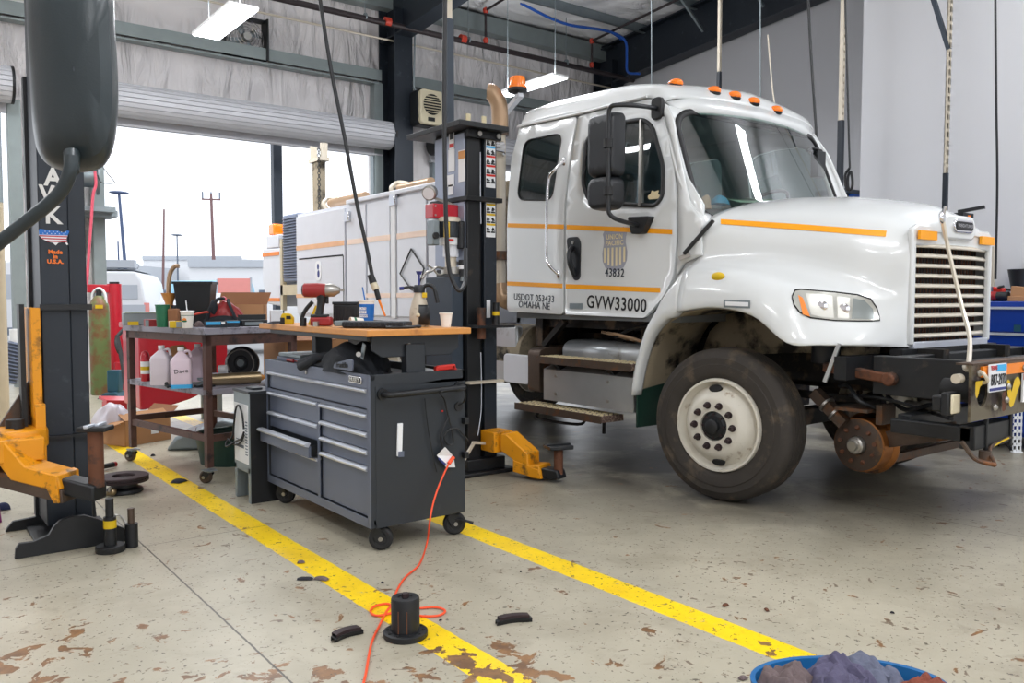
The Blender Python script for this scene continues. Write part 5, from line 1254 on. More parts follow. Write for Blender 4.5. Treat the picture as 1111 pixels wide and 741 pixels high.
for (p0, p1, py) in ((322, 340, 320), (398, 424, 323), (431, 463, 323)):
    a, b = gx(p0, py, BX), gx(p1, py, BX)
    build('faded_stripe', MB().bb((BX - 0.009, b.y, 1.38), (BX - 0.005, a.y, 1.43)), M['stripe_worn'] if p0 < 330 else MATS['stripe_faded'], TR, smooth=False)
# roll of pads / crane hooks on top of the body
for (p0, p1, py) in ((359, 397, 212), (434, 468, 197)):
    a, b = gx(p0, py, BX + 0.25), gx(p1, py - 5, BX + 0.25)
    zt = ZT + 0.09
    o = build('outrigger_roll', MB().cyl((a.x, a.y, zt), (b.x, b.y, zt), 0.055, n=14), M['tan_metal'], TR)
    build('end_hook', MB().tube([(a.x - 0.05, a.y, ZT), (a.x - 0.08, a.y + 0.05, zt), (a.x, a.y + 0.05, zt + 0.07), (a.x + 0.05, a.y - 0.1, zt + 0.04), (a.x, a.y - 0.15, zt)], 0.03, n=8), M['cream_metal'], o)
# wire hanger hoop and valve on the body front
P = [gx(a, b, BX - 0.02) for a, b in ((446, 270), (434, 297), (446, 314), (451, 316), (458, 300), (460, 291), (446, 270))]
build('wire_hoop', MB().tube(P, 0.009, n=6, k=1), M['cable_black'], TR)
# louvred compressor at the tail
a, b = gx(307, 236, 4.5), gx(321.5, 232, 4.5)
y0, y1 = 10.55, gx(307, 270, 4.5).y
cp_ = build('compressor_box', MB().bb((4.5, y0, 1.6), (5.6, y1, 2.52)), M['louvre_blue'], TR, bevel=0.02)
mb = MB()
for i in range(22):
    z = 1.66 + i * 0.038; mb.box((4.49, (y0 + y1) / 2, z), (0.02, (y1 - y0) * 0.88, 0.012), (0, 0.6, 0))
build('louvre', mb, M['drawer_grey'], cp_, smooth=False)
y2, y3 = gx(304, 300, 4.5).y, gx(285, 300, 4.5).y
tb = build('tail_box', MB().prism([(y2, 1.26), (y2, 2.08), (y3, 2.10), (y3 - 0.0, 1.62), (y3 - 0.12, 1.3)], 'x', 4.5, 5.3), M['body_white'], TR, bevel=0.02)
build('tail_stripe', MB().bb((4.49, y2 + 0.02, 1.98), (4.5, y3 - 0.02, 2.03)).bb((4.49, y2 + 0.02, 1.33), (4.5, y3 - 0.12, 1.38)), M['orange_strip'], tb, smooth=False)
build('beacon_box', MB().bb((4.5, gx(302, 280, 4.5).y, 2.09), (4.8, gx(289, 280, 4.5).y, 2.27)), M['body_white'], tb, bevel=0.01)
q = gx(297, 262, 4.6)
build('tail_beacon', MB().prism(rr(0.2, 0.16, 0.03, cx=q.y, cy=2.37), 'x', 4.56, 4.72), M['amber'], tb, bevel=0.02)
build('tail_frame', MB().bb((4.5, y2 - 0.08, 1.2), (4.56, y2, 2.2)).bb((4.5, 10.5, 1.42), (4.56, y2, 1.56)).bb((4.55, 10.5, 1.2), (4.6, 10.6, 1.6)), M['post_cream'], TR, smooth=False)
# crane mast with chain
a = gx(346, 190, 5.2); zt = gx(346, 176, 5.2).z
cm = build('crane_mast', MB().bb((a.x - 0.06, a.y - 0.1, 1.3), (a.x + 0.06, a.y + 0.1, zt)), M['inner_fender'], TR, bevel=0.006)
build('mast_head', MB().bb((a.x - 0.08, a.y - 0.2, zt), (a.x + 0.08, a.y + 0.2, zt + 0.05)).bb((a.x - 0.05, a.y - 0.2, zt), (a.x + 0.05, a.y - 0.16, zt + 0.25)).bb((a.x - 0.05, a.y + 0.16, zt), (a.x + 0.05, a.y + 0.2, zt + 0.25)), M['cream_metal'], cm)
mb = MB()
for i in range(34):
    z = zt + 0.15 - i * 0.042
    mb.lathe([(0.022 + 0.006 * math.cos(k_ * PI / 3), 0.006 * math.sin(k_ * PI / 3)) for k_ in range(7)], axisM((a.x - 0.08, a.y - 0.18, z), (1, 0, 0) if i % 2 else (0, 1, 0)), 8)
build('mast_chain', mb, M['black_metal'], cm)
# ================================================================ left lift column
LC = thing('lift_column', 'left dark blue lift column lettered AWK with a flag map decal and yellow swing arm', 'lift', (0.83, 5.3, 0), group='two post lift columns')
m_ = M['dark_steel']
build('column', MB().bb((0.715, 5.2, 0.10), (0.86, 5.5, 4.2)).bb((0.86, 5.22, 0.10), (0.95, 5.5, 4.2)), m_, LC, bevel=0.006)
build('back_channel', MB().bb((gy(31, 300, 5.5).x, 5.5, 0.10), (gy(43, 300, 5.5).x, 5.56, gy(33, 84, 5.5).z)), M['black_metal'], LC)
z = gy(60, 334, 5.2).z
build('column_band', MB().bb((0.705, 5.17, z - 0.012), (0.965, 5.2, z + 0.02)).bb((0.95, 5.2, z - 0.012), (0.965, 5.5, z + 0.02)), M['black_metal'], LC)
z = gy(100, 470, 5.2).z
build('lower_collar', MB().bb((0.70, 5.17, z - 0.008), (0.97, 5.52, z + 0.008)), M['black_metal'], LC)
# feet
for (x0, x1, yb, nm) in ((0.42, 1.08, 5.0, 'foot'), (0.38, 0.98, 5.62, 'foot')):
    L = [(16, 603), (17, 596), (21, 590), (36, 588), (53, 581), (59, 571), (65, 565), (76, 561), (92, 559), (106, 563), (135, 573), (137, 581)] if yb == 5.0 else [(6, 583), (8, 573), (14, 566), (38, 561), (43, 556), (45, 545), (45, 515), (60, 515), (100, 515), (105, 560)]
    prof = [(gy(a_, b_, yb).x, max(0.0, gy(a_, b_, yb).z)) for a_, b_ in L]
    prof = [(prof[0][0], 0.0)] + prof[1:] + [(prof[-1][0], 0.0)]
    build(nm, MB().prism(prof, 'y', yb, yb + 0.03), M['black_metal'], LC, bevel=0.003)
build('base_plate', MB().bb((0.66, 5.04, 0.0), (1.06, 5.62, 0.02)).bb((0.72, 5.03, 0.02), (0.94, 5.2, 0.06)), M['black_metal'], LC, bevel=0.003)
for ch, py in (('A', 199.5), ('W', 212.5), ('K', 234)):
    pass
for ch, py in (('A', 193), ('W', 212), ('K', 234)):
    q = gy(57, py, 5.197); text(ch, 0.135, (q.x + 0.002, 5.196, q.z), *TXF, M['text_white'], LC, sx=0.92, bold=0.004)
# map decal in stars and stripes
q = gy(59, 256, 5.197)
us = [(-0.075, 0.03), (-0.07, 0.036), (-0.02, 0.03), (0.02, 0.03), (0.035, 0.02), (0.05, 0.024), (0.065, 0.034), (0.075, 0.03), (0.068, 0.01), (0.06, -0.01), (0.058, -0.025), (0.068, -0.045), (0.06, -0.048), (0.048, -0.032), (0.02, -0.036), (0.005, -0.052), (-0.01, -0.038), (-0.035, -0.032), (-0.06, -0.018), (-0.075, 0.0)]
flat = lambda o: (lambda x, z: V((q.x + x, 5.197 - o, q.z + z)))
dm = build('map_decal', MB().panel(us, [], flat(0.002), 0.02), M['label_white'], LC, smooth=False, label='map decal in blue, white and red')
def clipx(z):
    xs = []
    for i in range(len(us)):
        (x0, z0), (x1, z1) = us[i - 1], us[i]
        if (z0 > z) != (z1 > z): xs.append(x0 + (z - z0) * (x1 - x0) / (z1 - z0))
    return min(xs), max(xs)
mb = MB()
for zz in (-0.002, -0.016, -0.030):
    a, b = clipx(zz); mb.bb((q.x + a, 5.193, q.z + zz - 0.003), (q.x + b, 5.1945, q.z + zz + 0.003))
build('red_stripes', mb, M['red_paint'], dm, smooth=False)
top = [p for p in us if p[1] > 0.004]
build('blue_field', MB().panel([(-0.074, 0.004)] + [(-0.075, 0.03), (-0.07, 0.036), (-0.02, 0.03), (0.02, 0.03), (0.035, 0.02), (0.05, 0.024), (0.065, 0.034), (0.075, 0.03), (0.066, 0.006)], [], flat(0.0035), 0.02), M['blue_cup'], dm, smooth=False)
mb = MB()
for i in range(6):
    for j in range(2): mb.box((q.x - 0.055 + i * 0.02 + 0.01 * j, 5.1925, q.z + 0.012 + j * 0.011), (0.004, 0.001, 0.004), (0, 0.785, 0))
build('stars', mb, M['label_white'], dm, smooth=False)
for s_, py in (('Made', 273.5), ('in', 278.5), ('U.S.A.', 284)):
    q2 = gy(60, py, 5.197); text(s_, 0.03, (q2.x, 5.195, q2.z), *TXF, M['text_orange'], LC, sx=1.0, bold=0.0015)
# carriage and yellow arm of the left column
ca = build('carriage', MB().bb((0.655, 5.12, 0.72), (0.70, 5.46, 1.32)).bb((0.66, 5.10, 0.36), (0.71, 5.42, 0.80)), M['yellow_lift'], LC, bevel=0.004)
build('lock_rail', MB().bb((0.61, 5.2, 0.6), (0.635, 5.3, 1.34)).bb((0.58, 5.2, 0.62), (0.66, 5.22, 0.66)), M['black_metal'], LC)
build('gusset', MB().prism([(0.50, 0.66), (0.66, 0.66), (0.66, 0.92)], 'y', 5.28, 5.31), M['rust_iron'], LC)
am = build('swing_arm', MB().bb((0.38, 4.95, 0.52), (0.68, 5.35, 0.64)).lathe([(0, 0.64), (0.15, 0.64), (0.16, 0.62), (0.16, 0.54), (0.15, 0.53), (0, 0.53)], (0.57, 5.18, 0.03), 28), M['yellow_lift'], LC, bevel=0.008)
# stepped arm towards the pad
P0 = V((0.46, 5.10, 0)); P1 = V((0.81, 4.76, 0)); d = (P1 - P0); L_ = d.length; d.normalize(); s_ = V((d.y, -d.x, 0))
def slab(mb, pts, w0, w1):
    """pts: (distance along arm, z); extruded across its width"""
    A = [P0 + d * a + s_ * w0 + V((0, 0, z)) for a, z in pts]; B = [P0 + d * a + s_ * w1 + V((0, 0, z)) for a, z in pts]
    n_ = len(pts); mb.quads(A + B, [tuple(range(n_)), tuple(range(2 * n_ - 1, n_ - 1, -1))] + [(i, n_ + i, n_ + (i + 1) % n_, (i + 1) % n_) for i in range(n_)])
    return mb
arm = build('arm_tube', slab(MB(), [(-0.08, 0.64), (0.06, 0.64), (0.13, 0.60), (0.24, 0.475), (0.42, 0.43), (0.44, 0.36), (0.40, 0.35), (0.16, 0.40), (0.08, 0.50), (-0.08, 0.52)], -0.085, 0.085), M['yellow_lift'], LC, bevel=0.008)
arm.location.z += 0.035
build('lower_tube', slab(MB(), [(-0.02, 0.47), (0.44, 0.355), (0.44, 0.285), (-0.02, 0.385)], -0.08, 0.08), M['rust_iron'], arm, bevel=0.006)
build('arm_gate', slab(MB(), [(0.36, 0.37), (0.39, 0.44), (0.42, 0.43), (0.43, 0.29), (0.40, 0.29)], -0.092, 0.092), M['yellow_lift'], arm, bevel=0.004)
pc = gy(88, 515, 4.78)
e = P0 + d * 0.52
ext = build('extension', slab(MB(), [(0.40, 0.415), (0.60, 0.375), (0.60, 0.29), (0.40, 0.33)], -0.06, 0.06), M['black_metal'], arm, bevel=0.012)
PC = P0 + d * 0.58
build('pad_post', MB().cyl((PC.x, PC.y, 0.36), (PC.x, PC.y, 0.655), 0.038, n=20), M['rust'], arm)
pad = build('lift_pad', MB().box((PC.x, PC.y, 0.665), (0.15, 0.11, 0.025), (0, 0, -0.6)), M['black_metal'], arm, bevel=0.006)
build('pad_rib', MB().box((PC.x - 0.03, PC.y - 0.02, 0.682), (0.022, 0.10, 0.016), (0, 0, -0.6)).box((PC.x + 0.03, PC.y + 0.02, 0.682), (0.022, 0.10, 0.016), (0, 0, -0.6)), M['alu'], arm, bevel=0.004)
build('pin_cup', MB().cyl((0.57, 5.16, 0.665), (0.57, 5.16, 0.72), 0.045, n=20), M['black_rubber'], am)
# ================================================================ centre lift column
CC = thing('lift_column', 'middle dark lift column with warning sticker strips, hydraulic pump and overhead post', 'lift', (3.76, 5.5, 0), group='two post lift columns')
build('column', MB().bb((3.62, 5.30, 0.06), (3.74, 5.75, 2.66)).bb((3.74, 5.34, 0.06), (3.78, 5.75, 2.66)), M['black_metal'], CC, bevel=0.005)
build('column_channel', MB().bb((3.78, 5.30, 0.06), (3.90, 5.75, 2.66)), m_, CC, bevel=0.005)
ZC = gy(520, 216, 5.28).z
build('side_panel', MB().bb((3.605, 5.32, ZC + 0.02), (3.62, 5.74, 2.64)), M['lift_panel'], CC, bevel=0.003)
build('side_panel', MB().bb((3.605, 5.32, 1.60), (3.62, 5.74, ZC - 0.02)), M['lift_panel'], CC, bevel=0.003)
build('cabinet_box', MB().bb((3.50, 5.34, 0.3), (3.605, 5.72, 1.54)), M['steel_blue'], CC, bevel=0.006)
build('column_collar', MB().bb((3.59, 5.26, ZC - 0.018), (3.93, 5.80, ZC + 0.018)), M['black_metal'], CC, bevel=0.004)
build('top_plate', MB().bb((3.47, 5.18, 2.66), (3.93, 5.95, 2.70)).bb((3.60, 5.26, 2.60), (3.92, 5.29, 2.66)), M['black_metal'], CC, bevel=0.004)
build('base_plate', MB().bb((3.50, 5.18, 0), (4.0, 5.95, 0.03)).bb((3.58, 5.24, 0.03), (3.94, 5.85, 0.12)), M['black_metal'], CC, bevel=0.006)
p = gy(487, 133, 5.55)
build('overhead_post', MB().bb((p.x - 0.03, 5.52, 2.70), (p.x + 0.03, 5.58, 3.55)), M['steel_blue'], CC)
build('overhead_post', MB().bb((p.x - 0.022, 5.53, 3.55), (p.x + 0.022, 5.57, 8.3)), M['cream_metal'], CC)
for px in (508, 525): q = gy(px, 127, 5.45); build('shim_tag', MB().box((q.x, 5.45, 2.76), (0.04, 0.01, 0.12)), M['shield_cream'], CC, smooth=False)
build('top_bolt', MB().cyl((3.70, 5.25, 2.63), (3.70, 5.24, 2.63), 0.02, n=12).cyl((3.88, 5.25, 2.63), (3.88, 5.24, 2.63), 0.02, n=12), M['steel'], CC)
# sticker strips on the channel
def strip(z1, z0, tops, nm):
    s0 = build(nm, MB().bb((3.795, 5.297, z0), (3.885, 5.30, z1)), M['label_white'], CC, smooth=False)
    n_ = len(tops); h_ = (z1 - z0 - 0.04) / n_
    for i, c in enumerate(tops):
        zt_ = z1 - 0.01 - i * h_
        build('sticker_header', MB().bb((3.797, 5.2955, zt_ - 0.016), (3.883, 5.297, zt_)), M[c], s0, smooth=False)
        mb = MB()
        for x in (3.812, 3.86): mb.box((x, 5.2955, zt_ - 0.045), (0.02, 0.002, 0.026), (0, random.uniform(-0.6, 0.6), 0)).box((x + 0.008, 5.2955, zt_ - 0.05), (0.024, 0.002, 0.006), (0, random.uniform(-0.6, 0.6), 0))
        mb.bb((3.799, 5.2955, zt_ - h_ + 0.004), (3.837, 5.297, zt_ - h_ + 0.016)).bb((3.843, 5.2955, zt_ - h_ + 0.004), (3.881, 5.297, zt_ - h_ + 0.016))
        build('sticker_pictogram', mb, M['text_black'], s0, smooth=False)
random.seed(5)
strip(gy(525, 146, 5.3).z, gy(525, 203, 5.3).z, ['blue_cup', 'blue_light', 'red_plastic', 'red_plastic', 'red_plastic'], 'sticker_strip')
strip(gy(525, 219, 5.3).z, gy(525, 257, 5.3).z, ['yellow_worn', 'yellow_worn', 'yellow_worn'], 'sticker_strip')
# labels on the light side panel (faces -X)
X_ = 3.602
def lab(px, py, w, h, m, nm='label', dx=0.0):
    q = gx(px, py, X_ - dx); return build(nm, MB().bb((X_ - dx - 0.002, q.y - w / 2, q.z - h / 2), (X_ - dx, q.y + w / 2, q.z + h / 2)), M[m], CC, smooth=False)
lab(490, 152, 0.07, 0.14, 'label_white'); lab(490, 147, 0.05, 0.06, 'text_black', 'label_mark', 0.002); lab(490, 158, 0.06, 0.03, 'red_plastic', 'label_mark', 0.002)
lab(490, 174, 0.09, 0.17, 'label_white'); lab(501, 180, 0.09, 0.24, 'white_matte'); lab(501, 168, 0.09, 0.06, 'wood', 'peeled_label', 0.003)
lab(489, 196, 0.10, 0.09, 'label_white'); lab(489, 206, 0.07, 0.08, 'label_white')
# pump unit
PY_ = 5.40
def pq(px, py): return gy(px, py, PY_)
def vc(px, y0, y1, r, nm, m, par, r2=None, **k):
    a, b = pq(px, y0), pq(px, y1); b.x = a.x; b.y = a.y
    return build(nm, MB().cyl(a, b, r, r2, n=24), M[m], par, **k)
pu = vc(487, 239, 258, 0.088, 'pump_motor', 'cab_grey', CC, bevel=0.008)
c_ = pq(487, 239)
build('motor_cap', MB().lathe([(0, 0.03), (0.08, 0.022), (0.093, 0.0), (0.093, -0.015)], c_, 26), M['cream_metal'], pu)
c_ = pq(478, 250)
build('motor_label', MB().box((c_.x, PY_ - 0.088, c_.z), (0.045, 0.006, 0.12), (0, 0, -0.3)), M['yellow_worn'], pu, smooth=False)
vc(487, 257, 266, 0.075, 'pump_flange', 'label_white', pu); vc(489, 265, 279, 0.06, 'pump_body', 'body_white', pu); vc(489, 278, 294, 0.045, 'pump_neck', 'cream_metal', pu); vc(489, 290, 297, 0.075, 'pump_foot', 'steel', pu)
c_ = pq(483, 261); build('red_mark', MB().box((c_.x, PY_ - 0.078, c_.z), (0.05, 0.006, 0.016)), M['red_plastic'], pu, smooth=False)
a, b = pq(467, 266), pq(474, 239)
build('motor_box', MB().bb((a.x, PY_ - 0.04, a.z), (b.x, PY_ + 0.05, b.z)), M['galv'], pu, bevel=0.008)
c_ = pq(469, 256); build('box_knob', MB().cyl((c_.x, PY_ - 0.06, c_.z), (c_.x, PY_ - 0.04, c_.z), 0.025, n=14), M['black_rubber'], pu)
PY_ = 5.33
vc(502, 282, 300, 0.032, 'release_cylinder', 'black_plastic', pu); vc(502, 288, 292, 0.034, 'cylinder_band', 'label_white', pu); vc(502, 299, 305, 0.022, 'cylinder_cap', 'galv', pu)
vc(500, 240, 270, 0.03, 'capacitor', 'black_metal', pu, bevel=0.006)
PY_ = 5.40
a, b = pq(470, 236), pq(490, 222)
rb = build('switch_box', MB().bb((a.x, PY_, a.z), (3.605, PY_ + 0.12, b.z)), M['red_paint'], CC, bevel=0.006)
build('box_screw', MB().cyl((a.x + 0.02, PY_ - 0.004, a.z + 0.02), (a.x + 0.02, PY_, a.z + 0.02), 0.008).cyl((a.x + 0.02, PY_ - 0.004, b.z - 0.02), (a.x + 0.02, PY_, b.z - 0.02), 0.008), M['steel'], rb)
g0 = gx(465, 210, 3.45)
ga = build('pressure_gauge', MB().lathe([(0, 0.0), (0.05, 0.0), (0.058, -0.006), (0.058, -0.06), (0.04, -0.075), (0, -0.075)], axisM(g0, (-0.72, -0.6, -0.35)), 24), M['steel'], CC)
build('gauge_face', MB().lathe([(0, 0.002), (0.047, 0.002)], axisM(g0, (-0.72, -0.6, -0.35)), 24), M['label_white'], ga)
build('gauge_stem', MB().bar(g0 + V((0.04, 0.02, -0.02)), (3.60, 5.42, ZC - 0.05), 0.02, 0.02), M['steel'], ga)
build('hydraulic_hose', MB().tube([pq(484, 292), pq(474, 290), pq(468, 294), pq(462, 296), pq(458, 302)], 0.01).tube([pq(486, 295), pq(476, 298), pq(470, 292), pq(464, 288)], 0.008).tube([pq(492, 284), pq(498, 286), pq(500, 290)], 0.012), M['steel'], CC)
# storage of spigots on the column and shelf ring
build('adapter_rack', MB().bb((3.6, 5.14, 1.145), (3.96, 5.30, 1.165)), M['black_metal'], CC)
q = gy(522, 323, 5.22)
build('stored_adapter', MB().cyl((q.x, 5.22, 1.06), (q.x, 5.22, 1.30), 0.035, n=18), M['rust'], CC)
q = gy(538, 318, 5.22)
ad = build('stored_adapter', MB().cyl((q.x, 5.22, 1.165), (q.x, 5.22, 1.34), 0.028, n=18), M['black_metal'], CC)
build('yellow_band', MB().cyl((q.x, 5.22, 1.24), (q.x, 5.22, 1.27), 0.03, n=18), M['yellow_worn'], ad)
lb = build('small_label', MB().bb((3.80, 5.295, 1.22), (3.835, 5.30, 1.36)), M['label_white'], CC, smooth=False)
build('lower_band', MB().bb((3.60, 5.24, 0.71), (3.93, 5.30, 0.73)).bar((3.62, 5.24, 0.26), (3.88, 5.24, 0.22), 0.02, 0.02).bar((3.45, 5.2, 0.06), (3.62, 5.22, 0.26), 0.02, 0.02), M['cream_metal'], CC)
build('panel_cord', MB().tube([(3.74, 5.295, 2.5), (3.74, 5.295, 2.2), (3.745, 5.295, 1.95)], 0.004).tube([(3.74, 5.295, 0.95), (3.745, 5.295, 0.8), (3.74, 5.29, 0.5), (3.7, 5.28, 0.3)], 0.004), M['alu'], CC)
# its yellow arm to the right
A0 = V((3.86, 5.12, 0)); A1 = gz(612, 523); A1 = V((A1.x - 0.03, A1.y + 0.03, 0)); d = (A1 - A0); LL = d.length; d.normalize(); P0 = A0; s_ = V((-d.y, d.x, 0))
ar = build('swing_arm', slab(MB(), [(0.0, 0.33), (0.05, 0.335), (0.10, 0.30), (0.25, 0.20), (LL - 0.22, 0.115), (LL - 0.12, 0.12), (LL - 0.1, 0.02), (LL - 0.2, 0.02), (0.2, 0.08), (0.1, 0.15), (0, 0.2)], -0.085, 0.085), M['yellow_lift'], CC, bevel=0.008)
build('lower_tube', slab(MB(), [(0.12, 0.14), (LL - 0.12, 0.09), (LL - 0.12, 0.02), (0.12, 0.05)], -0.09, 0.09), M['yellow_lift'], ar, bevel=0.005)
build('extension', slab(MB(), [(LL - 0.14, 0.10), (LL + 0.02, 0.095), (LL + 0.04, 0.03), (LL - 0.14, 0.02)], -0.06, 0.06), M['black_metal'], ar, bevel=0.01)
build('pad_post', MB().cyl(A1 + V((0, 0, 0.06)), A1 + V((0, 0, 0.25)), 0.035, n=18), M['rust'], ar)
build('lift_pad', MB().box(A1 + V((0, 0, 0.265)), (0.19, 0.14, 0.03), (0, 0, -0.3)).box(A1 + V((0, 0, 0.285)), (0.19, 0.03, 0.012), (0, 0, -0.3)), M['black_metal'], ar, bevel=0.006)
build('carriage', MB().bb((3.74, 5.12, 0.18), (3.92, 5.3, 0.34)), M['yellow_lift'], CC, bevel=0.006)
# ---------------------------------------------------------------- loose adapters near the left column
q = gz(120, 598)
t = thing('lift_adapter', 'tall black stepped lift adapter with yellow band, standing on a round flange', 'adapter', q)
build('post', MB().cyl(q, q + V((0, 0, 0.19)), 0.032, n=20).cyl(q + V((0, 0, 0.19)), q + V((0, 0, 0.29)), 0.021, n=18), M['black_metal'], t)
build('flange', MB().lathe([(0, 0), (0.072, 0), (0.075, 0.004), (0.075, 0.032), (0.07, 0.036), (0, 0.036)], q, 30), M['black_metal'], t)
build('yellow_band', MB().cyl(q + V((0, 0, 0.13)), q + V((0, 0, 0.172)), 0.0335, n=20), M['yellow_worn'], t)
q = gz(143, 593)
t = thing('lift_adapter', 'shorter plain dark adapter pin standing beside the yellow-banded one', 'adapter', q)
build('sleeve', MB().cyl(q, q + V((0, 0, 0.13)), 0.034, n=20), M['black_metal'], t)
build('pin', MB().cyl(q + V((0, 0, 0.13)), q + V((0, 0, 0.215)), 0.018, n=18), M['rust_iron'], t)
# ================================================================ foreground mirror of another vehicle
t = thing('truck_mirror', 'large dark truck mirror housing on a bent arm filling the top left corner', 'mirror', gd(78, 90, 1.0))
dep = 1.0
def Q(px, py, dd=0.0): return gd(px, py, dep + dd)
nrm = -cf
mb = MB(); rows = []
W2 = lambda v: [(29.5, -30), (33, 100), (37, 148), (43, 168), (56, 181), (80, 187), (106, 184), (119, 171), (126, 145), (128.5, 100), (125, 30), (121, -20), (100, -50), (60, -55)]
cx0, cy0 = 80, 75
out = cat([V((a, b, 0)) for a, b in W2(0)], 4, closed=True)
for sc, dd in ((1.0, 0.05), (1.0, 0.01), (0.985, -0.008), (0.95, -0.022), (0.86, -0.034), (0.6, -0.045), (0.3, -0.048), (0.02, -0.049)):
    r = [Q(cx0 + (p.x - cx0) * sc, cy0 + (p.y - cy0) * sc, dd) for p in out]; r.append(r[0].copy()); rows.append(r)
mb.grid(rows)
mm = mat('mirror_plastic', (40, 50, 54), 0.35, var=0.1, vs=20, bump=0.04, bs=400)
build('mirror_shell', mb, mm, t)
rows = [[Q(cx0 + (p.x - cx0) * sc, cy0 + (p.y - cy0) * sc, 0.045) for p in out] for sc in (0.97, 0.02)]
for r in rows: r.append(r[0].copy())
build('mirror_glass', MB().grid(rows), M['chrome'], t)
AP = [Q(78, 170, -0.05), Q(76, 186, -0.052), Q(68, 205, -0.05), Q(52, 222, -0.05), Q(20, 247, -0.05), Q(-15, 274, -0.05), Q(-60, 306, -0.04)]
build('mirror_arm', MB().tube(AP, 0.0078, n=12), mm, t)
build('arm_socket', MB().cyl(Q(78, 166, -0.038), Q(78, 186, -0.05), 0.009, 0.008, n=14), mm, t)
build('arm_anchor', MB().bar(Q(-60, 306, -0.04), Q(-150, 330, -0.04), 0.03, 0.03), mm, t)
build('mirror_wire', MB().tube([Q(112, 182, 0.05), Q(118, 190, 0.05), Q(124, 197, 0.05), Q(122, 199, 0.05), Q(110, 198, 0.05), Q(106, 190, 0.05)], 0.0006, n=5), M['cable_black'], t)
# ================================================================ rolling tool cabinet
CX0, CX1, CY0, CY1, CZ0, CZ1 = 2.06, 2.665, 3.93, 5.42, 0.14, 0.965
TC = thing('tool_cabinet', 'charcoal rolling tool cabinet with one drawer ajar, side push bar and wooden upper worktop', 'cabinet', ((CX0 + CX1) / 2, (CY0 + CY1) / 2, 0))
g_ = M['cab_grey']
build('body', MB().bb((CX0 + 0.03, CY0, CZ0), (CX1, CY1, 0.92)).bb((CX0, CY0, CZ0), (CX0 + 0.03, CY0 + 0.035, CZ1)).bb((CX0, CY1 - 0.035, CZ0), (CX0 + 0.03, CY1, CZ1)).bb((CX0, CY0, CZ0), (CX0 + 0.03, CY1, 0.185)), g_, TC, bevel=0.003, smooth=False)
build('top_tray', MB().bb((CX0, CY0, 0.90), (CX0 + 0.02, CY1, CZ1)).bb((CX1 - 0.02, CY0, 0.90), (CX1, CY1, CZ1)).bb((CX0, CY0, 0.90), (CX1, CY0 + 0.02, CZ1)).bb((CX0, CY1 - 0.02, 0.90), (CX1, CY1, CZ1)), g_, TC, bevel=0.003, smooth=False)
build('front_rail', MB().bb((CX0 - 0.004, CY0 + 0.03, 0.89), (CX0, CY1 - 0.03, CZ1)), M['drawer_grey'], TC, smooth=False)
build('front_frame', MB().bb((CX0 - 0.003, CY0 + 0.0, CZ0), (CX0, CY0 + 0.035, CZ1)).bb((CX0 - 0.003, CY1 - 0.035, CZ0), (CX0, CY1, CZ1)).bb((CX0 - 0.003, CY0 + 0.03, CZ0), (CX0, CY1 - 0.03, 0.19)).bb((CX0 - 0.003, CY0 + 0.03, 0.755), (CX0, CY1 - 0.03, 0.775)).bb((CX0 - 0.003, 4.565, 0.19), (CX0, 4.60, 0.76)), M['drawer_grey'], TC, smooth=False)
def drawer(y0, y1, z0, z1, out=0.0, nm='drawer'):
    x = CX0 + 0.012 - out
    o = build(nm, MB().bb((x, y0, z0), (x + 0.015, y1, z1 - 0.02)), M['drawer_grey'], TC, smooth=False)
    if out > 0.02:
        build('drawer_tray', MB().bb((x + 0.015, y0 + 0.02, z0 + 0.01), (x + 0.015 + out, y0 + 0.03, z1 - 0.02)).bb((x + 0.015, y1 - 0.03, z0 + 0.01), (x + 0.015 + out, y1 - 0.02, z1 - 0.02)).bb((x + 0.015, y0 + 0.02, z0 + 0.005), (x + 0.015 + out, y1 - 0.02, z0 + 0.012)), M['black_metal'], o, smooth=False)
    build('drawer_handle', MB().prism([(x - 0.002, z1 - 0.024), (x - 0.024, z1 - 0.018), (x - 0.026, z1 - 0.008), (x - 0.012, z1 - 0.001), (x + 0.014, z1)], 'y', y0, y1) if False else MB().prism([(x, z1 - 0.026), (x - 0.022, z1 - 0.02), (x - 0.026, z1 - 0.009), (x - 0.014, z1 - 0.001), (x + 0.014, z1 - 0.001)], 'x', 0, 1).xf(Matrix(((0, 1, 0, 0), (y1 - y0, 0, 0, y0), (0, 0, 1, 0), (0, 0, 0, 1)))), M['alu'], o)
YA, YB, YM0, YM1 = CY0 + 0.04, CY1 - 0.04, 4.562, 4.602
drawer(YA, YB, 0.78, 0.888)
for z0, z1 in ((0.655, 0.752), (0.56, 0.65), (0.47, 0.555)): drawer(YA, YM0, z0, z1)
drawer(YA, YM0, 0.195, 0.465)
for z0, z1 in ((0.625, 0.752), (0.52, 0.62)): drawer(YM1, YB, z0, z1)
drawer(YM1, YB, 0.425, 0.515, 0.07)
drawer(YM1, YB, 0.195, 0.42)
q = gx(345, 414, CX0)
np_ = build('nameplate', MB().prism(rr(0.15, 0.04, 0.01, cx=4.02 + 0.07, cy=0.93), 'x', CX0 - 0.01, CX0 - 0.004), M['chrome'], TC, bevel=0.003)
build('plate_face', MB().prism(rr(0.13, 0.026, 0.006, cx=4.09, cy=0.93), 'x', CX0 - 0.012, CX0 - 0.009), M['black_metal'], np_, smooth=False)
text('HUSKY', 0.03, (CX0 - 0.0135, 4.09, 0.93), *TXL, M['text_white'], np_, sx=1.1)
build('lock', MB().cyl((CX0 - 0.01, 4.74, 0.925), (CX0 - 0.004, 4.74, 0.925), 0.012, n=14), M['steel'], TC)
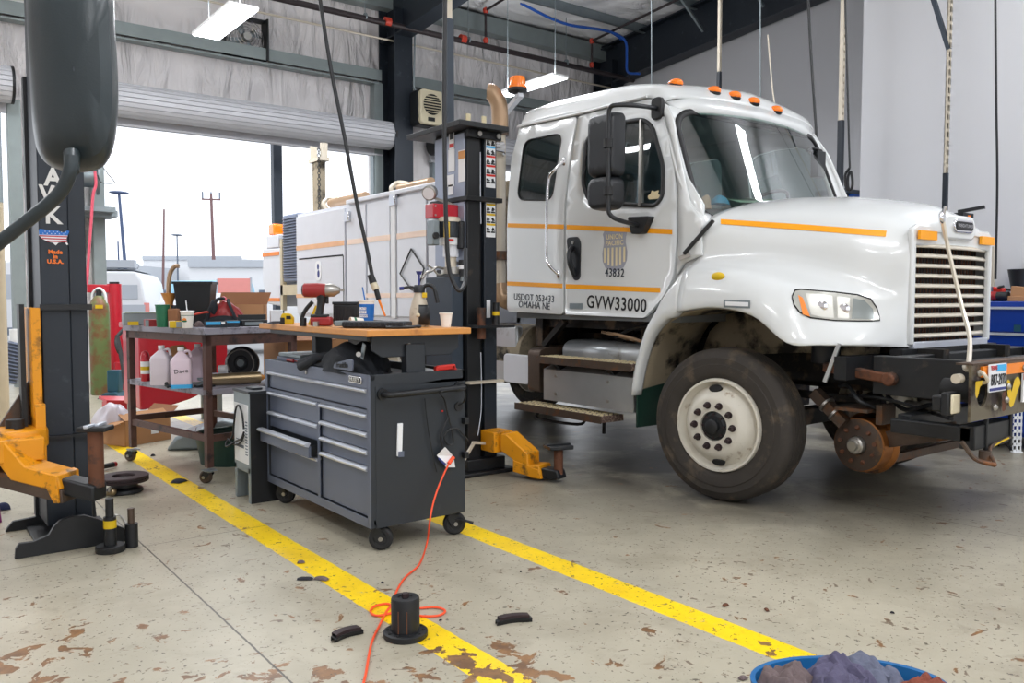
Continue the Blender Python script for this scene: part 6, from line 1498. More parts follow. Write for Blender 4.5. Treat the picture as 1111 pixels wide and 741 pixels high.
# push bar on the end
yb = CY0 - 0.06
pb = build('push_bar', MB().tube([(2.13, CY0, 0.86), (2.135, yb, 0.86), (2.17, yb - 0.01, 0.86), (2.38, yb - 0.01, 0.865), (2.58, yb - 0.01, 0.87), (2.615, yb, 0.87), (2.62, CY0, 0.87)], 0.017, n=12, k=4), M['black_metal'], TC)
build('bar_mount', MB().cyl((2.13, CY0 - 0.012, 0.86), (2.13, CY0, 0.86), 0.032).cyl((2.62, CY0 - 0.012, 0.87), (2.62, CY0, 0.87), 0.032), M['black_metal'], pb)
def pf(px, py): return gy(px, py, CY0)
a = pf(433, 477)
ps = build('label_strip', MB().box((a.x, CY0 - 0.006, a.z), (0.032, 0.012, 0.18), (0, 0.04, 0)), M['label_white'], TC, bevel=0.004)
build('strip_foot', MB().box((a.x + 0.004, CY0 - 0.014, a.z - 0.078), (0.034, 0.006, 0.03), (0, 0.04, 0)), M['drawer_grey'], ps)
a = pf(497, 441)
build('grommet', MB().cyl((a.x, CY0 - 0.01, a.z), (a.x, CY0, a.z), 0.026, n=20), M['black_rubber'], TC)
for py in (456, 493):
    a = pf(503, py); build('cord_hook', MB().box((a.x, CY0 - 0.018, a.z), (0.03, 0.035, 0.035)), M['black_metal'], TC, bevel=0.003)
def W(px, py, o=0.02): return gy(px, py, CY0 - o)
build('power_cord', MB().tube([W(497, 440), W(503, 436, 0.05), W(505, 427, 0.09), W(500, 422, 0.09), W(478, 425, 0.095), W(482, 433, 0.04), W(485, 446), W(489, 462), W(492, 480), W(486, 482), W(482, 474), W(488, 466), W(496, 465), W(502, 471), W(508, 478)], 0.005, n=6), M['cable_black'], TC)
build('thin_cord', MB().tube([W(487, 452), W(481, 465), W(478, 474), W(480, 484), W(482, 492)], 0.0045, n=6).tube([W(461, 432), W(464, 460), W(470, 495), W(474, 512)], 0.003, n=5), M['cable_black'], TC)
build('warning_tag', MB().quads([W(474, 494, 0.03), W(483, 485, 0.05), W(492, 495, 0.03), W(484, 507, 0.04), W(494, 507, 0.02)], [(0, 1, 2, 3), (3, 2, 4)]), M['label_white'], TC, solid=0.001, smooth=False)
build('tag_print', MB().quads([W(476, 496, 0.035), W(484, 503, 0.043), W(483, 505.5, 0.043), W(475.5, 498, 0.036)], [(0, 1, 2, 3)]), M['text_blue'], TC, solid=0.001, smooth=False)
build('red_indicator', MB().sphere(W(480, 446, 0.01), 0.006, 8, 6), M['red_plastic'], TC)
# casters
def caster(c, r, ang, m='black_rubber', par=None):
    c = V(c)
    o = build('caster', MB().box(c + V((0, 0, r * 2 + 0.004)), (0.09, 0.09, 0.006)).cyl(c + V((0, 0, r * 1.75)), c + V((0, 0, r * 2 + 0.003)), 0.03, n=14), M['galv'] if m != 'black_rubber' else M['black_metal'], par)
    dx, dy = math.cos(ang), math.sin(ang); ax = V((-dy, dx, 0)); w0 = c + V((dx, dy, 0)) * 0.03 + V((0, 0, r))
    for s_ in (-1, 1):
        build('fork', MB().bar(w0 + ax * (0.03 * s_), c + V((0, 0, r * 1.85)) + ax * (0.03 * s_), 0.004, 0.05), M['black_metal'], o)
    build('caster_wheel', MB().lathe([(0, -0.018), (r * 0.5, -0.018), (r * 0.55, -0.022), (r * 0.78, -0.022), (r * 0.8, -0.02), (r * 0.96, -0.016), (r, -0.008), (r, 0.008), (r * 0.96, 0.016), (r * 0.8, 0.02), (r * 0.78, 0.022), (r * 0.55, 0.022), (r * 0.5, 0.018), (0, 0.018)], axisM(w0, ax), 30), M[m], o)
    build('axle_cap', MB().cyl(w0 - ax * 0.035, w0 + ax * 0.035, 0.012, n=12), M['steel'], o)
    return o
for x, y, an in ((2.12, 4.0, -0.6), (2.60, 4.0, -0.3), (2.12, 5.32, -0.9), (2.60, 5.32, 0.4)): caster((x, y, 0), 0.067, an, par=TC)
build('caster_brake', MB().bar((2.62, 3.97, 0.10), (2.70, 3.90, 0.075), 0.03, 0.006), M['black_metal'], TC)
# upper worktop
WZ = 1.205
for y_ in (3.96, 5.15): build('worktop_post', MB().bb((2.30, y_, 0.92), (2.42, y_ + 0.06, 1.12)), g_, TC, bevel=0.004)
build('worktop_apron', MB().prism([(2.10, 1.17), (2.66, 1.17), (2.66, 1.09), (2.60, 1.05), (2.16, 1.05), (2.10, 1.09)], 'y', 3.985, 4.0).bb((2.08, 4.0, 1.14), (2.64, 5.38, 1.17)), g_, TC, bevel=0.004)
build('worktop', MB().bb((2.03, 3.90, 1.17), (2.69, 5.45, WZ)), M['wood'], TC, bevel=0.005)
build('worktop_screw', MB().cyl((2.33, 3.98, 1.115), (2.33, 3.986, 1.115), 0.01, n=12), M['steel'], TC)
# ---------------------------------------------------------------- things on the worktop
def on(px, py, z=WZ, X=None):
    return None
def wt(px, Y): p = gy(px, 350, Y); return V((p.x, Y, WZ))       # point on the top at picture column px
# impact wrench standing on its battery
q = wt(349, 4.62)
t = thing('impact_wrench', 'red and grey cordless impact wrench standing on its battery on the worktop', 'power tool', q)
d_ = (cr * 1.0).normalized(); up = V((0, 0, 1)); sd = d_.cross(up)
RM = Matrix(((d_.x, sd.x, 0, q.x), (d_.y, sd.y, 0, q.y), (0, 0, 1, q.z), (0, 0, 0, 1)))
def L3(a, b, c): return RM @ V((a, b, c))
build('battery', MB().box((0, 0, 0.03), (0.125, 0.075, 0.055)).xf(RM), M['tool_red'], t, bevel=0.012)
build('battery_shoe', MB().box((-0.01, 0, 0.062), (0.10, 0.07, 0.02)).xf(RM), M['black_plastic'], t, bevel=0.006)
build('handle', MB().loft_r([(V((-0.015, 0, 0.07)), 0.026), (V((-0.008, 0, 0.11)), 0.022), (V((0.0, 0, 0.15)), 0.026), (V((0.0, 0, 0.19)), 0.032)], 16).xf(RM), M['black_plastic'], t)
build('trigger', MB().box((0.034, 0, 0.155), (0.018, 0.018, 0.04)).xf(RM), M['black_rubber'], t, bevel=0.004)
build('motor_housing', MB().loft_r([(V((-0.105, 0, 0.215)), 0.036), (V((-0.10, 0, 0.215)), 0.042), (V((-0.02, 0, 0.215)), 0.044), (V((0.03, 0, 0.215)), 0.04)], 22).xf(RM), M['tool_red'], t)
build('rear_cap', MB().loft_r([(V((-0.112, 0, 0.215)), 0.03), (V((-0.104, 0, 0.215)), 0.037)], 22).xf(RM), M['black_rubber'], t)
build('gear_case', MB().loft_r([(V((0.03, 0, 0.215)), 0.041), (V((0.075, 0, 0.215)), 0.039), (V((0.095, 0, 0.215)), 0.024), (V((0.11, 0, 0.215)), 0.018)], 22).xf(RM), M['steel'], t)
build('anvil', MB().box((0.122, 0, 0.215), (0.03, 0.013, 0.013)).xf(RM), M['steel'], t)
build('side_label', MB().box((-0.03, -0.0435, 0.218), (0.075, 0.004, 0.02)).xf(RM), M['label_white'], t, bevel=0.001)
# black battery charger box
q = wt(376, 4.78)
t = thing('battery_pack', 'black ribbed battery box standing behind the impact wrench', 'battery', q)
build('case', MB().box(q + V((0, 0, 0.065)), (0.15, 0.10, 0.13), (0, 0, -AZ)), M['black_plastic'], t, bevel=0.008)
build('lid', MB().box(q + V((0, 0, 0.137)), (0.158, 0.108, 0.018), (0, 0, -AZ)), M['cab_grey'], t, bevel=0.004)
mb = MB()
for i in range(6): mb.box(q + (cr * (-0.06 + 0.024 * i)) - V((cf.x, cf.y, 0)) * 0.052 + V((0, 0, 0.06)), (0.006, 0.008, 0.09), (0, 0, -AZ))
build('case_ribs', mb, M['black_plastic'], t, smooth=False)
# drinks
def cup(name, q, r0, r1, h, m, label, cat_='cup', rim=True):
    t = thing(name, label, cat_, q)
    build('cup_body', MB().lathe([(0, 0), (r0, 0), (r0 + 0.001, 0.004), (r1, h), (r1 - 0.003, h), (r0 - 0.002, 0.008), (0, 0.008)], q, 32), M[m], t)
    if rim: build('rim_roll', MB().lathe([(r1 + 0.004 * math.cos(a * PI / 4), h - 0.004 + 0.004 * math.sin(a * PI / 4)) for a in range(9)], q, 32), M[m], t)
    return t
q = wt(398, 4.55)
t = cup('plastic_cup', q, 0.038, 0.048, 0.155, 'foam', 'large white plastic cup with a blue printed wrap and blue straw on the worktop')
build('blue_wrap', MB().lathe([(0.0385 + 0.002 + 0.0008, 0.018), (0.0460 + 0.0008 + 0.0008, 0.132)], q, 32, math.radians(150), math.radians(345)), M['blue_cup'], t)
f_ = V((-cf.x, -cf.y, 0)).normalized()
for i, s_ in enumerate(('CATS', 'EAT', 'SHARP')):
    mbz = 0.105 - 0.022 * i
    build('text_block', MB().box(q + f_ * (0.0455 - 0.0006 * i) - cr * (0.016 - 0.003 * (i == 2)) + V((0, 0, mbz)), (0.042 + 0.008 * (i == 2), 0.003, 0.017), (0, 0, -AZ)), M['label_white'], t, smooth=False)
    text(s_, 0.017, q + f_ * (0.0475 - 0.0006 * i) - cr * (0.016 - 0.003 * (i == 2)) + V((0, 0, mbz)), cr, (0, 0, 1), M['text_blue'], t)
build('straw', MB().cyl(q + V((0, 0, 0.10)), q + V((0, 0, 0.235)) - cr * 0.025, 0.004, n=8), M['blue_cup'], t)
q = wt(484, 4.05)
cup('foam_cup', q, 0.026, 0.037, 0.083, 'foam', 'small white foam cup at the near right corner of the wooden worktop')
q = wt(387, 4.52) + V((0, 0, 0.028))
t = thing('paper_cup', 'small paper cup lying on its side against the blue wrapped cup', 'cup', q)
Rm = axisM(q, -cr * 0.85 - V((cf.x, cf.y, 0)) * 0.5)
build('cup_body', MB().lathe([(0.019, -0.04), (0.028, 0.04), (0.026, 0.04), (0.018, -0.036), (0, -0.036)], Rm, 26), M['foam'], t)
build('cup_band', MB().lathe([(0.0245, 0.005), (0.0262, 0.02)], Rm, 26), M['green_plastic'], t)
# pressure sprayer
q = wt(455, 4.2)
t = thing('pump_sprayer', 'grimy pump sprayer bottle with black trigger head on the worktop', 'sprayer', q)
build('bottle', MB().lathe([(0, 0), (0.05, 0), (0.056, 0.008), (0.058, 0.05), (0.056, 0.10), (0.044, 0.15), (0.03, 0.19), (0.028, 0.20)], q, 32), M['sprayer_clear'], t)
build('shield_cover', MB().lathe([(0.0605, 0.012), (0.0605, 0.08), (0.056, 0.115), (0.046, 0.135)], q, 20, math.radians(235), math.radians(330)), M['black_plastic'], t, solid=0.004)
c = q + V((0, 0, 0.20))
build('pump_head', MB().loft_r([(c, 0.034), (c + V((0, 0, 0.03)), 0.036), (c + V((0, 0, 0.045)), 0.028)], 20).tube([c + V((0, 0, 0.03)) + cr * 0.02, c + V((0, 0, 0.046)) + cr * 0.05, c + V((0, 0, 0.03)) + cr * 0.085, c + V((0, 0, -0.02)) + cr * 0.10, c + V((0, 0, -0.06)) + cr * 0.108], 0.012, n=10).tube([c + V((0, 0, 0.03)) - cr * 0.02, c + V((0, 0, 0.033)) - cr * 0.06, c + V((0, 0, 0.026)) - cr * 0.095], 0.008, n=10), M['black_plastic'], t)
build('nozzle', MB().cyl(c + V((0, 0, 0.026)) - cr * 0.09, c + V((0, 0, 0.024)) - cr * 0.115, 0.011, n=12), M['text_blue'], t)
build('pump_handle', MB().cyl(c + V((0, 0, 0.045)), c + V((0, 0, 0.11)), 0.006, n=8).loft_r([(c + V((0, 0, 0.105)), 0.012), (c + V((0, 0, 0.125)), 0.02)], 14), M['text_blue'], t)
build('level_window', MB().sphere(q + f_ * 0.055 + V((0, 0, 0.07)), (0.014, 0.012, 0.014), 12, 8), M['cream_plastic'], t)
build('yellow_tag', MB().box(q + f_ * 0.036 + cr * 0.035 + V((0, 0, 0.185)), (0.028, 0.006, 0.03), (0, 0, -AZ)), M['yellow_worn'], t, bevel=0.003)
# tape measure
q = wt(312, 5.1)
t = thing('tape_measure', 'yellow and black tape measure near the far left end of the wooden worktop', 'tape measure', q)
build('case', MB().prism(rpoly([(-0.04, 0), (0.04, 0), (0.04, 0.045), (0.015, 0.072), (-0.03, 0.072), (-0.04, 0.05)], 0.012), 'y', -0.02, 0.02, Matrix.Translation(q) @ Matrix.Rotation(-AZ, 4, 'Z')), M['yellow_worn'], t, bevel=0.005)
build('side_grip', MB().prism(rpoly([(-0.042, 0), (-0.012, 0), (-0.012, 0.045), (-0.042, 0.045)], 0.006), 'y', -0.0215, 0.0215, Matrix.Translation(q) @ Matrix.Rotation(-AZ, 4, 'Z')), M['black_rubber'], t, bevel=0.003)
build('side_label', MB().box((0.012, -0.0215, 0.045), (0.03, 0.002, 0.02)).xf(Matrix.Translation(q) @ Matrix.Rotation(-AZ, 4, 'Z')), M['text_black'], t, smooth=False)
# trouble light standing with yellow bracket, sockets
q = wt(336, 4.9)
t = thing('work_clamp', 'black curved clamp with yellow lever beside the impact wrench', 'clamp', q)
build('lever', MB().prism(rpoly([(-0.01, 0), (0.04, 0), (0.055, 0.10), (0.045, 0.14), (0.02, 0.08), (0.0, 0.03)], 0.01), 'y', -0.012, 0.012, Matrix.Translation(q) @ Matrix.Rotation(-AZ, 4, 'Z')), M['yellow_worn'], t, bevel=0.003)
build('jaw', MB().tube([q + cr * x_ + V((0, 0, z_)) for x_, z_ in ((-0.04, 0.004), (-0.045, 0.05), (-0.02, 0.10), (0.02, 0.145))], 0.013, n=10), M['black_rubber'], t)
build('clear_cap', MB().box(q + cr * 0.045 + V((0, 0, 0.15)), (0.03, 0.03, 0.06), (0, 0, -AZ)), M['label_white'], t, bevel=0.005)
q = wt(329, 4.72)
solo('impact_socket', MB().lathe([(0, 0), (0.02, 0), (0.02, 0.05), (0.014, 0.05), (0.012, 0.02), (0, 0.02)], q, 20), M['black_metal'], 'short black impact socket standing near the worktop front edge, left of the wrench battery', 'socket', q)
q = wt(343, 4.60)
solo('hex_nut', MB().cyl(q, q + V((0, 0, 0.03)), 0.018, n=6), M['steel'], 'steel hex nut standing at the worktop edge beside the wrench battery', 'nut', q)
# socket tray / light bar
a, b = wt(362, 4.15), wt(444, 3.98)
a = V((2.10, 4.28, WZ)); b = V((2.33, 3.99, WZ))
dd = (b - a).normalized()
t = thing('socket_tray', 'long black ribbed plastic tray lying askew over the worktop edge', 'tray', a)
Mt = axisM((a + b) / 2 + V((0, 0, 0.022)), dd, (0, 0, 1))
LL2 = (b - a).length
build('tray', MB().box((0, 0, 0), (0.036, 0.13, LL2)).xf(Mt), M['cab_grey'], t, bevel=0.008)
mb = MB()
for i in range(14): mb.box((0.0, -0.066, -LL2 / 2 + LL2 * (i + 0.5) / 14), (0.026, 0.008, LL2 / 22)).box((0.0, 0.066, -LL2 / 2 + LL2 * (i + 0.5) / 14), (0.026, 0.008, LL2 / 22))
build('tray_ribs', mb.xf(Mt), M['black_plastic'], t, bevel=0.002)
build('clear_end', MB().box((0.004, 0, -LL2 / 2 - 0.025), (0.03, 0.12, 0.05)).xf(Mt), M['galv'], t, bevel=0.006)
q = V((2.30, 3.96, WZ))
solo('black_wrench', MB().tube([q + V((-0.1, 0.05, 0.008)), q + V((0, -0.02, 0.01)), q + V((0.06, -0.01, 0.012))], 0.008).sphere(q + V((0.07, -0.01, 0.012)), (0.02, 0.014, 0.01)), M['black_metal'], 'black ratchet lying at the worktop edge in front of the sprayer', 'wrench')
q = wt(300, 5.2)
solo('work_rag', rag(q, 0.20, 0.12, 0.02, 4.2), M['rag_black'], 'small black rag lying behind the tape measure on the worktop', 'rag', q)
# ---------------------------------------------------------------- in the top tray of the cabinet
q = gx(372, 402, 2.25); q.z = 0.92
t = thing('work_glove', 'collapsed black fabric glove with a grey logo patch draped over the cabinet tray edge', 'glove', V((2.2, 4.35, 0.92)))
rows = []
prof = [(-0.36, 0.03), (-0.28, 0.06), (-0.16, 0.10), (-0.05, 0.16), (0.06, 0.17), (0.18, 0.12), (0.26, 0.05), (0.32, 0.01)]
for i, (dy, h_) in enumerate(prof):
    Yc = 4.42 - dy; r = []
    w_ = 0.05 + 0.11 * math.sin(PI * (i + 0.6) / 8.2)
    for j in range(11):
        a = PI * j / 10
        nx = noise.noise(V((i * 1.3, j * 0.9, 3.3))) * 0.06
        r.append(V((2.2 - math.cos(a) * (w_ + nx), Yc, 0.93 + math.sin(a) * (h_ + nx) + 0.02)))
    rows.append(r)
gb = build('glove_body', MB().grid(rows, 4, 3), M['glove_black'], t)
for k_, (y_, x_, z_) in enumerate(((4.80, 2.08, 0.985), (4.72, 2.05, 0.975), (4.66, 2.16, 1.0))):
    build('glove_finger', MB().tube([(2.18, 4.55, 1.03), (2.1, 4.65, 1.02), (x_, y_, z_), (x_ - 0.005, y_ + 0.08, z_ - 0.02)], 0.026, n=10), M['glove_black'], t)
a = gx(373, 395, 2.045)
build('logo_patch', MB().prism(rpoly([(a.y - 0.12, a.z - 0.03), (a.y + 0.12, a.z - 0.03), (a.y + 0.10, a.z), (a.y - 0.1, a.z + 0.035), (a.y - 0.125, a.z + 0.03)], 0.015), 'x', 2.035, 2.045), M['drawer_grey'], t, bevel=0.002)
text('Franklin', 0.042, (2.033, a.y, a.z - 0.005), (0, -1, 0.05), (0, 0, 1), M['text_black'], t, sx=1.0, bold=0.001)
build('metal_tag', MB().box(gx(394, 381, 2.10), (0.006, 0.035, 0.09), (0.35, 0, 0)), M['galv'], t, bevel=0.002)
build('snap', MB().cyl(gx(389, 384.5, 2.07), gx(389, 384.5, 2.085), 0.014, n=16), M['steel'], t)
q = V((2.40, 4.62, 0.92))
solo('fleece_mitt', rag(q, 0.25, 0.5, 0.17, 8.8), M['inner_fender'], 'tan fuzzy cloth bundled behind the black glove in the cabinet tray', 'cloth', q)
for (x, y, r_) in ((2.56, 4.45, 0.12), (2.57, 4.2, 0.1)):
    pass
q = V((2.52, 4.3, 0.935))
solo('yellow_marker', MB().bar(q + V((0, 0.06, 0)), q + V((0.0, -0.0, 0.14)), 0.02, 0.02), M['yellow_worn'], 'yellow handle sticking up out of the cabinet tray under the worktop', 'tool handle', q)
q = V((2.55, 4.08, 0.92))
solo('paper_packet', MB().box(q + V((0, 0, 0.03)), (0.16, 0.12, 0.02), (0.1, 0.2, 0.3)), M['label_white'], 'white paper packet lying in the cabinet tray beside the right worktop post', 'packet', q)
q = V((2.58, 3.985, 0.925))
t = thing('red_clamp', 'bright red plastic clamp in the cabinet tray at its near right corner', 'clamp', q)
build('clamp_body', MB().bar(q + V((-0.07, 0, 0.05)), q + V((0.05, 0, 0.055)), 0.03, 0.03), M['red_plastic'], t, bevel=0.006)
build('clamp_jaw', MB().bar(q + V((-0.08, 0, 0.0)), q + V((-0.07, 0, 0.06)), 0.03, 0.02).bar(q + V((0.03, 0, 0.06)), q + V((0.08, 0, 0.0)), 0.03, 0.02), M['red_plastic'], t, bevel=0.004)
q = V((2.2, 5.2, 0.92))
t = thing('toolbox_case', 'grey flat case in the far left end of the cabinet tray', 'case', q)
build('case_body', MB().bb((2.12, 5.0, 0.925), (2.4, 5.38, 0.985)), M['drawer_grey'], t, bevel=0.008)
build('case_lid', MB().bb((2.13, 5.01, 0.985), (2.39, 5.37, 1.01)), M['galv'], t, bevel=0.006)
q = V((2.12, 4.98, 0.93))
solo('screwdriver', MB().tube([q + V((0, 0.2, 0.04)), q + V((0, 0.1, 0.04))], 0.013, n=10).cyl(q + V((0, 0.1, 0.04)), q + V((0, -0.12, 0.035)), 0.004, n=8), M['tool_red'], 'red-handled screwdriver in front of the grey case in the tray', 'screwdriver')
q = V((2.1, 4.9, 0.93))
solo('tool_pile_rag', rag(q, 0.10, 0.30, 0.06, 2.2), M['rag_black'], 'dark cloth in the tray between the glove and the red screwdriver', 'rag', q)
# ---------------------------------------------------------------- grey stand-up charger beside the cabinet
q = gz(262, 545); q = V((2.02, 5.92, 0))
cx_, cy_ = gx(272, 500, 1.97), None
X0, Y0 = gz(272, 547).x, gz(272, 547).y
t = thing('charger_cabinet', 'narrow grey steel charger box with black cable loop, left of the tool cabinet', 'charger', (X0 + 0.12, Y0 + 0.15, 0))
D1 = 0.30; W1 = 0.2
x0, x1, y0, y1 = X0, X0 + W1, Y0, Y0 + D1
build('shell', MB().bb((x0, y0, 0.20), (x1, y1, 0.74)).bb((x0, y0, 0), (x1, y0 + 0.04, 0.24)).bb((x0, y1 - 0.04, 0), (x1, y1, 0.24)).bb((x0 + 0.01, y0 + 0.03, 0.21), (x0 + 0.02, y1 - 0.03, 0.24)).bb((x1 - 0.02, y0, 0), (x1, y1, 0.3)), M['galv'], t, bevel=0.004)
build('side_cover', MB().bb((x0 + 0.005, y0 - 0.004, 0.0), (x1, y0, 0.745)), M['black_metal'], t, smooth=False)
build('instruction_panel', MB().bb((x0 - 0.003, y0 + 0.02, 0.26), (x0, y1 - 0.02, 0.66)), M['label_white'], t, smooth=False)
mb = MB()
for i in range(12): mb.bb((x0 - 0.005, y0 + 0.03, 0.32 + 0.02 * i), (x0 - 0.003, y0 + 0.07, 0.327 + 0.02 * i))
mb.bb((x0 - 0.005, y0 + 0.10, 0.36), (x0 - 0.003, y1 - 0.05, 0.38)); mb.bb((x0 - 0.005, y0 + 0.10, 0.41), (x0 - 0.003, y1 - 0.05, 0.415))
build('panel_print', mb, M['far_dark'], t, smooth=False)
build('top_lid', MB().bb((x0 - 0.006, y0 - 0.006, 0.735), (x1 + 0.006, y1 + 0.006, 0.755)).bb((x0 + 0.05, y0 + 0.07, 0.755), (x0 + 0.12, y0 + 0.2, 0.77)), M['cab_grey'], t, bevel=0.004)
def CF(y, z, o=0.02): return (x0 - o, y0 + y, z)
build('cable_loop', MB().tube([CF(0.05, 0.50), CF(0.08, 0.60), CF(0.14, 0.65), CF(0.2, 0.62), CF(0.24, 0.52), CF(0.28, 0.42), CF(0.33, 0.38, 0.04), CF(0.31, 0.35, 0.05), CF(0.2, 0.40), CF(0.1, 0.43), CF(0.05, 0.48)], 0.007, n=7).tube([CF(0.05, 0.46), CF(0.12, 0.40), CF(0.24, 0.37), CF(0.32, 0.40, 0.04)], 0.007, n=7), M['cable_black'], t)
# ================================================================ steel workbench on casters
BO = V((1.90, 6.18, 0)); BA = math.radians(11)
BX_, BY_ = V((math.cos(BA), math.sin(BA), 0)), V((-math.sin(BA), math.cos(BA), 0))
BW, BL, BT = 0.78, 1.32, 1.155
BM = Matrix(((BX_.x, BY_.x, 0, BO.x), (BX_.y, BY_.y, 0, BO.y), (0, 0, 1, 0), (0, 0, 0, 1)))
def bp_(x, y, z=BT): return BM @ V((x, y, z))
WB = thing('workbench', 'rusty brown welded steel workbench on casters with a lower shelf, loaded with containers', 'workbench', bp_(BW / 2, BL / 2, 0), rz=0)
def bbox(mb, a, b): 
    q = MB().bb(a, b); q.xf(BM)
    me = bpy.data.meshes.new('x'); q.bm.to_mesh(me); mb.bm.from_mesh(me); q.bm.free(); bpy.data.meshes.remove(me); return mb
def bmk(*bs):
    mb = MB()
    for a, b in bs: bbox(mb, a, b)
    return mb
build('bench_top', bmk(((-0.02, -0.02, BT - 0.05), (BW + 0.02, BL + 0.02, BT))), M['bench_top'], WB, bevel=0.004)
build('top_frame', bmk(((0.0, 0.0, BT - 0.11), (0.04, BL, BT - 0.05)), ((0.0, 0.0, BT - 0.13), (BW, 0.04, BT - 0.05)), ((BW - 0.04, 0, BT - 0.11), (BW, BL, BT - 0.05)), ((0, BL - 0.04, BT - 0.11), (BW, BL, BT - 0.05))), M['bench_brown'], WB, smooth=False)
for x in (0.0, BW - 0.05):
    for y in (0.0, BL - 0.05):
        build('leg', bmk(((x, y, 0.12), (x + 0.05, y + 0.05, BT - 0.05))), M['bench_brown'], WB, bevel=0.003)
        c = bp_(x + 0.025, y + 0.025, 0)
        caster((c.x, c.y, 0), 0.048, 2.2, 'rust_iron', WB)
build('brace', bmk(((0.01, 0.03, 0.31), (0.04, BL - 0.03, 0.36)), ((0.03, 0.01, 0.31), (BW - 0.03, 0.04, 0.36)), ((0.03, BL - 0.04, 0.34), (BW, BL - 0.01, 0.39)), ((BW - 0.04, 0.03, 0.31), (BW - 0.01, BL - 0.03, 0.36))), M['bench_brown'], WB, smooth=False)
SZ = 0.70
build('shelf', bmk(((0.0, 0.0, SZ - 0.045), (BW, BL, SZ))), M['bench_top'], WB, bevel=0.003)
# -- on the bench top
def BP(px, y, z=BT):
    """point on the bench at local depth y under picture column px"""
    lo, hi = -0.1, 1.2
    for _ in range(30):
        m = (lo + hi) / 2; p = bp_(m, y, z) - CAM
        X_s = 555.5 + F * p.dot(cr) / p.dot(cf)
        if X_s < px: lo = m
        else: hi = m
    return bp_(m, y, z)
q = BP(213, 0.60)
t = thing('waste_bin', 'black tapered plastic bin standing on the steel workbench', 'bin', q)
ang = 0.15
Mq = Matrix.Translation(q) @ Matrix.Rotation(ang - AZ, 4, 'Z')
def taper(w0, d0, w1, d1, h, th=0.004):
    mb = MB(); vs = []
    for (w, d_, z) in ((w0, d0, 0), (w1, d1, h), (w1 - th * 2, d1 - th * 2, h), (w0 - th * 2, d0 - th * 2, th)):
        vs += [V((-w / 2, -d_ / 2, z)), V((w / 2, -d_ / 2, z)), V((w / 2, d_ / 2, z)), V((-w / 2, d_ / 2, z))]
    fs = [(3, 2, 1, 0), (12, 13, 14, 15)]
    for k_ in range(3):
        for i in range(4): fs.append((k_ * 4 + i, k_ * 4 + (i + 1) % 4, k_ * 4 + 4 + (i + 1) % 4, k_ * 4 + 4 + i))
    return mb.quads(vs, fs)
build('bin_body', taper(0.225, 0.19, 0.285, 0.24, 0.345).xf(Mq), M['black_plastic'], t, bevel=0.008)
build('bin_rim', MB().bb((-0.152, -0.13, 0.33), (0.152, -0.118, 0.35)).bb((-0.152, 0.118, 0.33), (0.152, 0.13, 0.35)).bb((-0.152, -0.13, 0.33), (-0.14, 0.13, 0.35)).bb((0.14, -0.13, 0.33), (0.152, 0.13, 0.35)).xf(Mq), M['black_plastic'], t, bevel=0.003)
# red/black tool bag
q = BP(246, 0.30)
t = thing('tool_bag', 'red and black soft tool bag slumped on the bench in front of the cardboard box', 'bag', q)
Mq = Matrix.Translation(q) @ Matrix.Rotation(-AZ, 4, 'Z')
rows = []
for i in range(11):
    u_ = i / 10; x = -0.15 + 0.30 * u_
    hh = 0.205 * (max(0.02, math.sin(PI * (0.08 + 0.84 * u_))) ** 0.8) * (1.0 - 0.12 * u_)
    r = []
    for j in range(13):
        a = PI * j / 12; w_ = 0.09 * (0.6 + 0.4 * math.sin(PI * u_)); nn = 0.012 * noise.noise(V((i * 0.8, j * 0.7, 1.1)))
        r.append(Mq @ V((x, -math.cos(a) * (w_ + nn), (math.sin(a) ** 0.7) * (hh + nn))))
    rows.append(r)
build('bag_body', MB().grid(rows, 3, 3), M['tool_red'], t)
rows2 = []
for i in range(11):
    u_ = i / 10; x = -0.155 + 0.31 * u_; rows2.append([Mq @ V((x, -0.098 * (0.7 + 0.3 * math.sin(PI * u_)) + 0.0, 0.0)), Mq @ V((x, -0.102 * (0.7 + 0.3 * math.sin(PI * u_)), 0.03)), Mq @ V((x, -0.094 * (0.7 + 0.3 * math.sin(PI * u_)), 0.055 + 0.03 * abs(math.sin(u_ * 3))))])
build('black_base', MB().grid(rows2, 2, 2), M['glove_black'], t, solid=0.006)
build('bag_strap', MB().tube([Mq @ V(p) for p in ((-0.13, -0.07, 0.03), (-0.1, -0.085, 0.13), (-0.05, -0.06, 0.205), (-0.02, 0, 0.215))], 0.014).tube([Mq @ V(p) for p in ((0.02, -0.02, 0.205), (0.06, -0.085, 0.15), (0.10, -0.1, 0.07), (0.12, -0.1, 0.02))], 0.013).sphere(Mq @ V((-0.075, -0.07, 0.15)), (0.03, 0.03, 0.06)), M['glove_black'], t)
build('pink_handle', MB().tube([Mq @ V(p) for p in ((-0.03, 0.04, 0.18), (-0.04, 0.05, 0.225), (-0.01, 0.05, 0.20))], 0.011), M['pink_hose'], t)
# cardboard box behind
q = BP(262, 0.72)
t = thing('cardboard_carton', 'open brown cardboard box on the bench behind the red tool bag', 'box', q)
Mq = Matrix.Translation(q) @ Matrix.Rotation(-AZ * 0.7, 4, 'Z')
build('box_walls', MB().bb((-0.2, -0.14, 0), (0.2, -0.135, 0.165)).bb((-0.2, 0.135, 0), (0.2, 0.14, 0.165)).bb((-0.2, -0.14, 0), (-0.195, 0.14, 0.165)).bb((0.195, -0.14, 0), (0.2, 0.14, 0.165)).bb((-0.2, -0.14, 0), (0.2, 0.14, 0.005)).xf(Mq), M['cardboard'], t, smooth=False)
build('box_flap', MB().quads([Mq @ V(p) for p in ((-0.2, 0.14, 0.165), (0.2, 0.14, 0.165), (0.23, 0.20, 0.27), (-0.19, 0.20, 0.27))], [(0, 1, 2, 3)]), M['cardboard_dark'], t, solid=0.004, smooth=False)
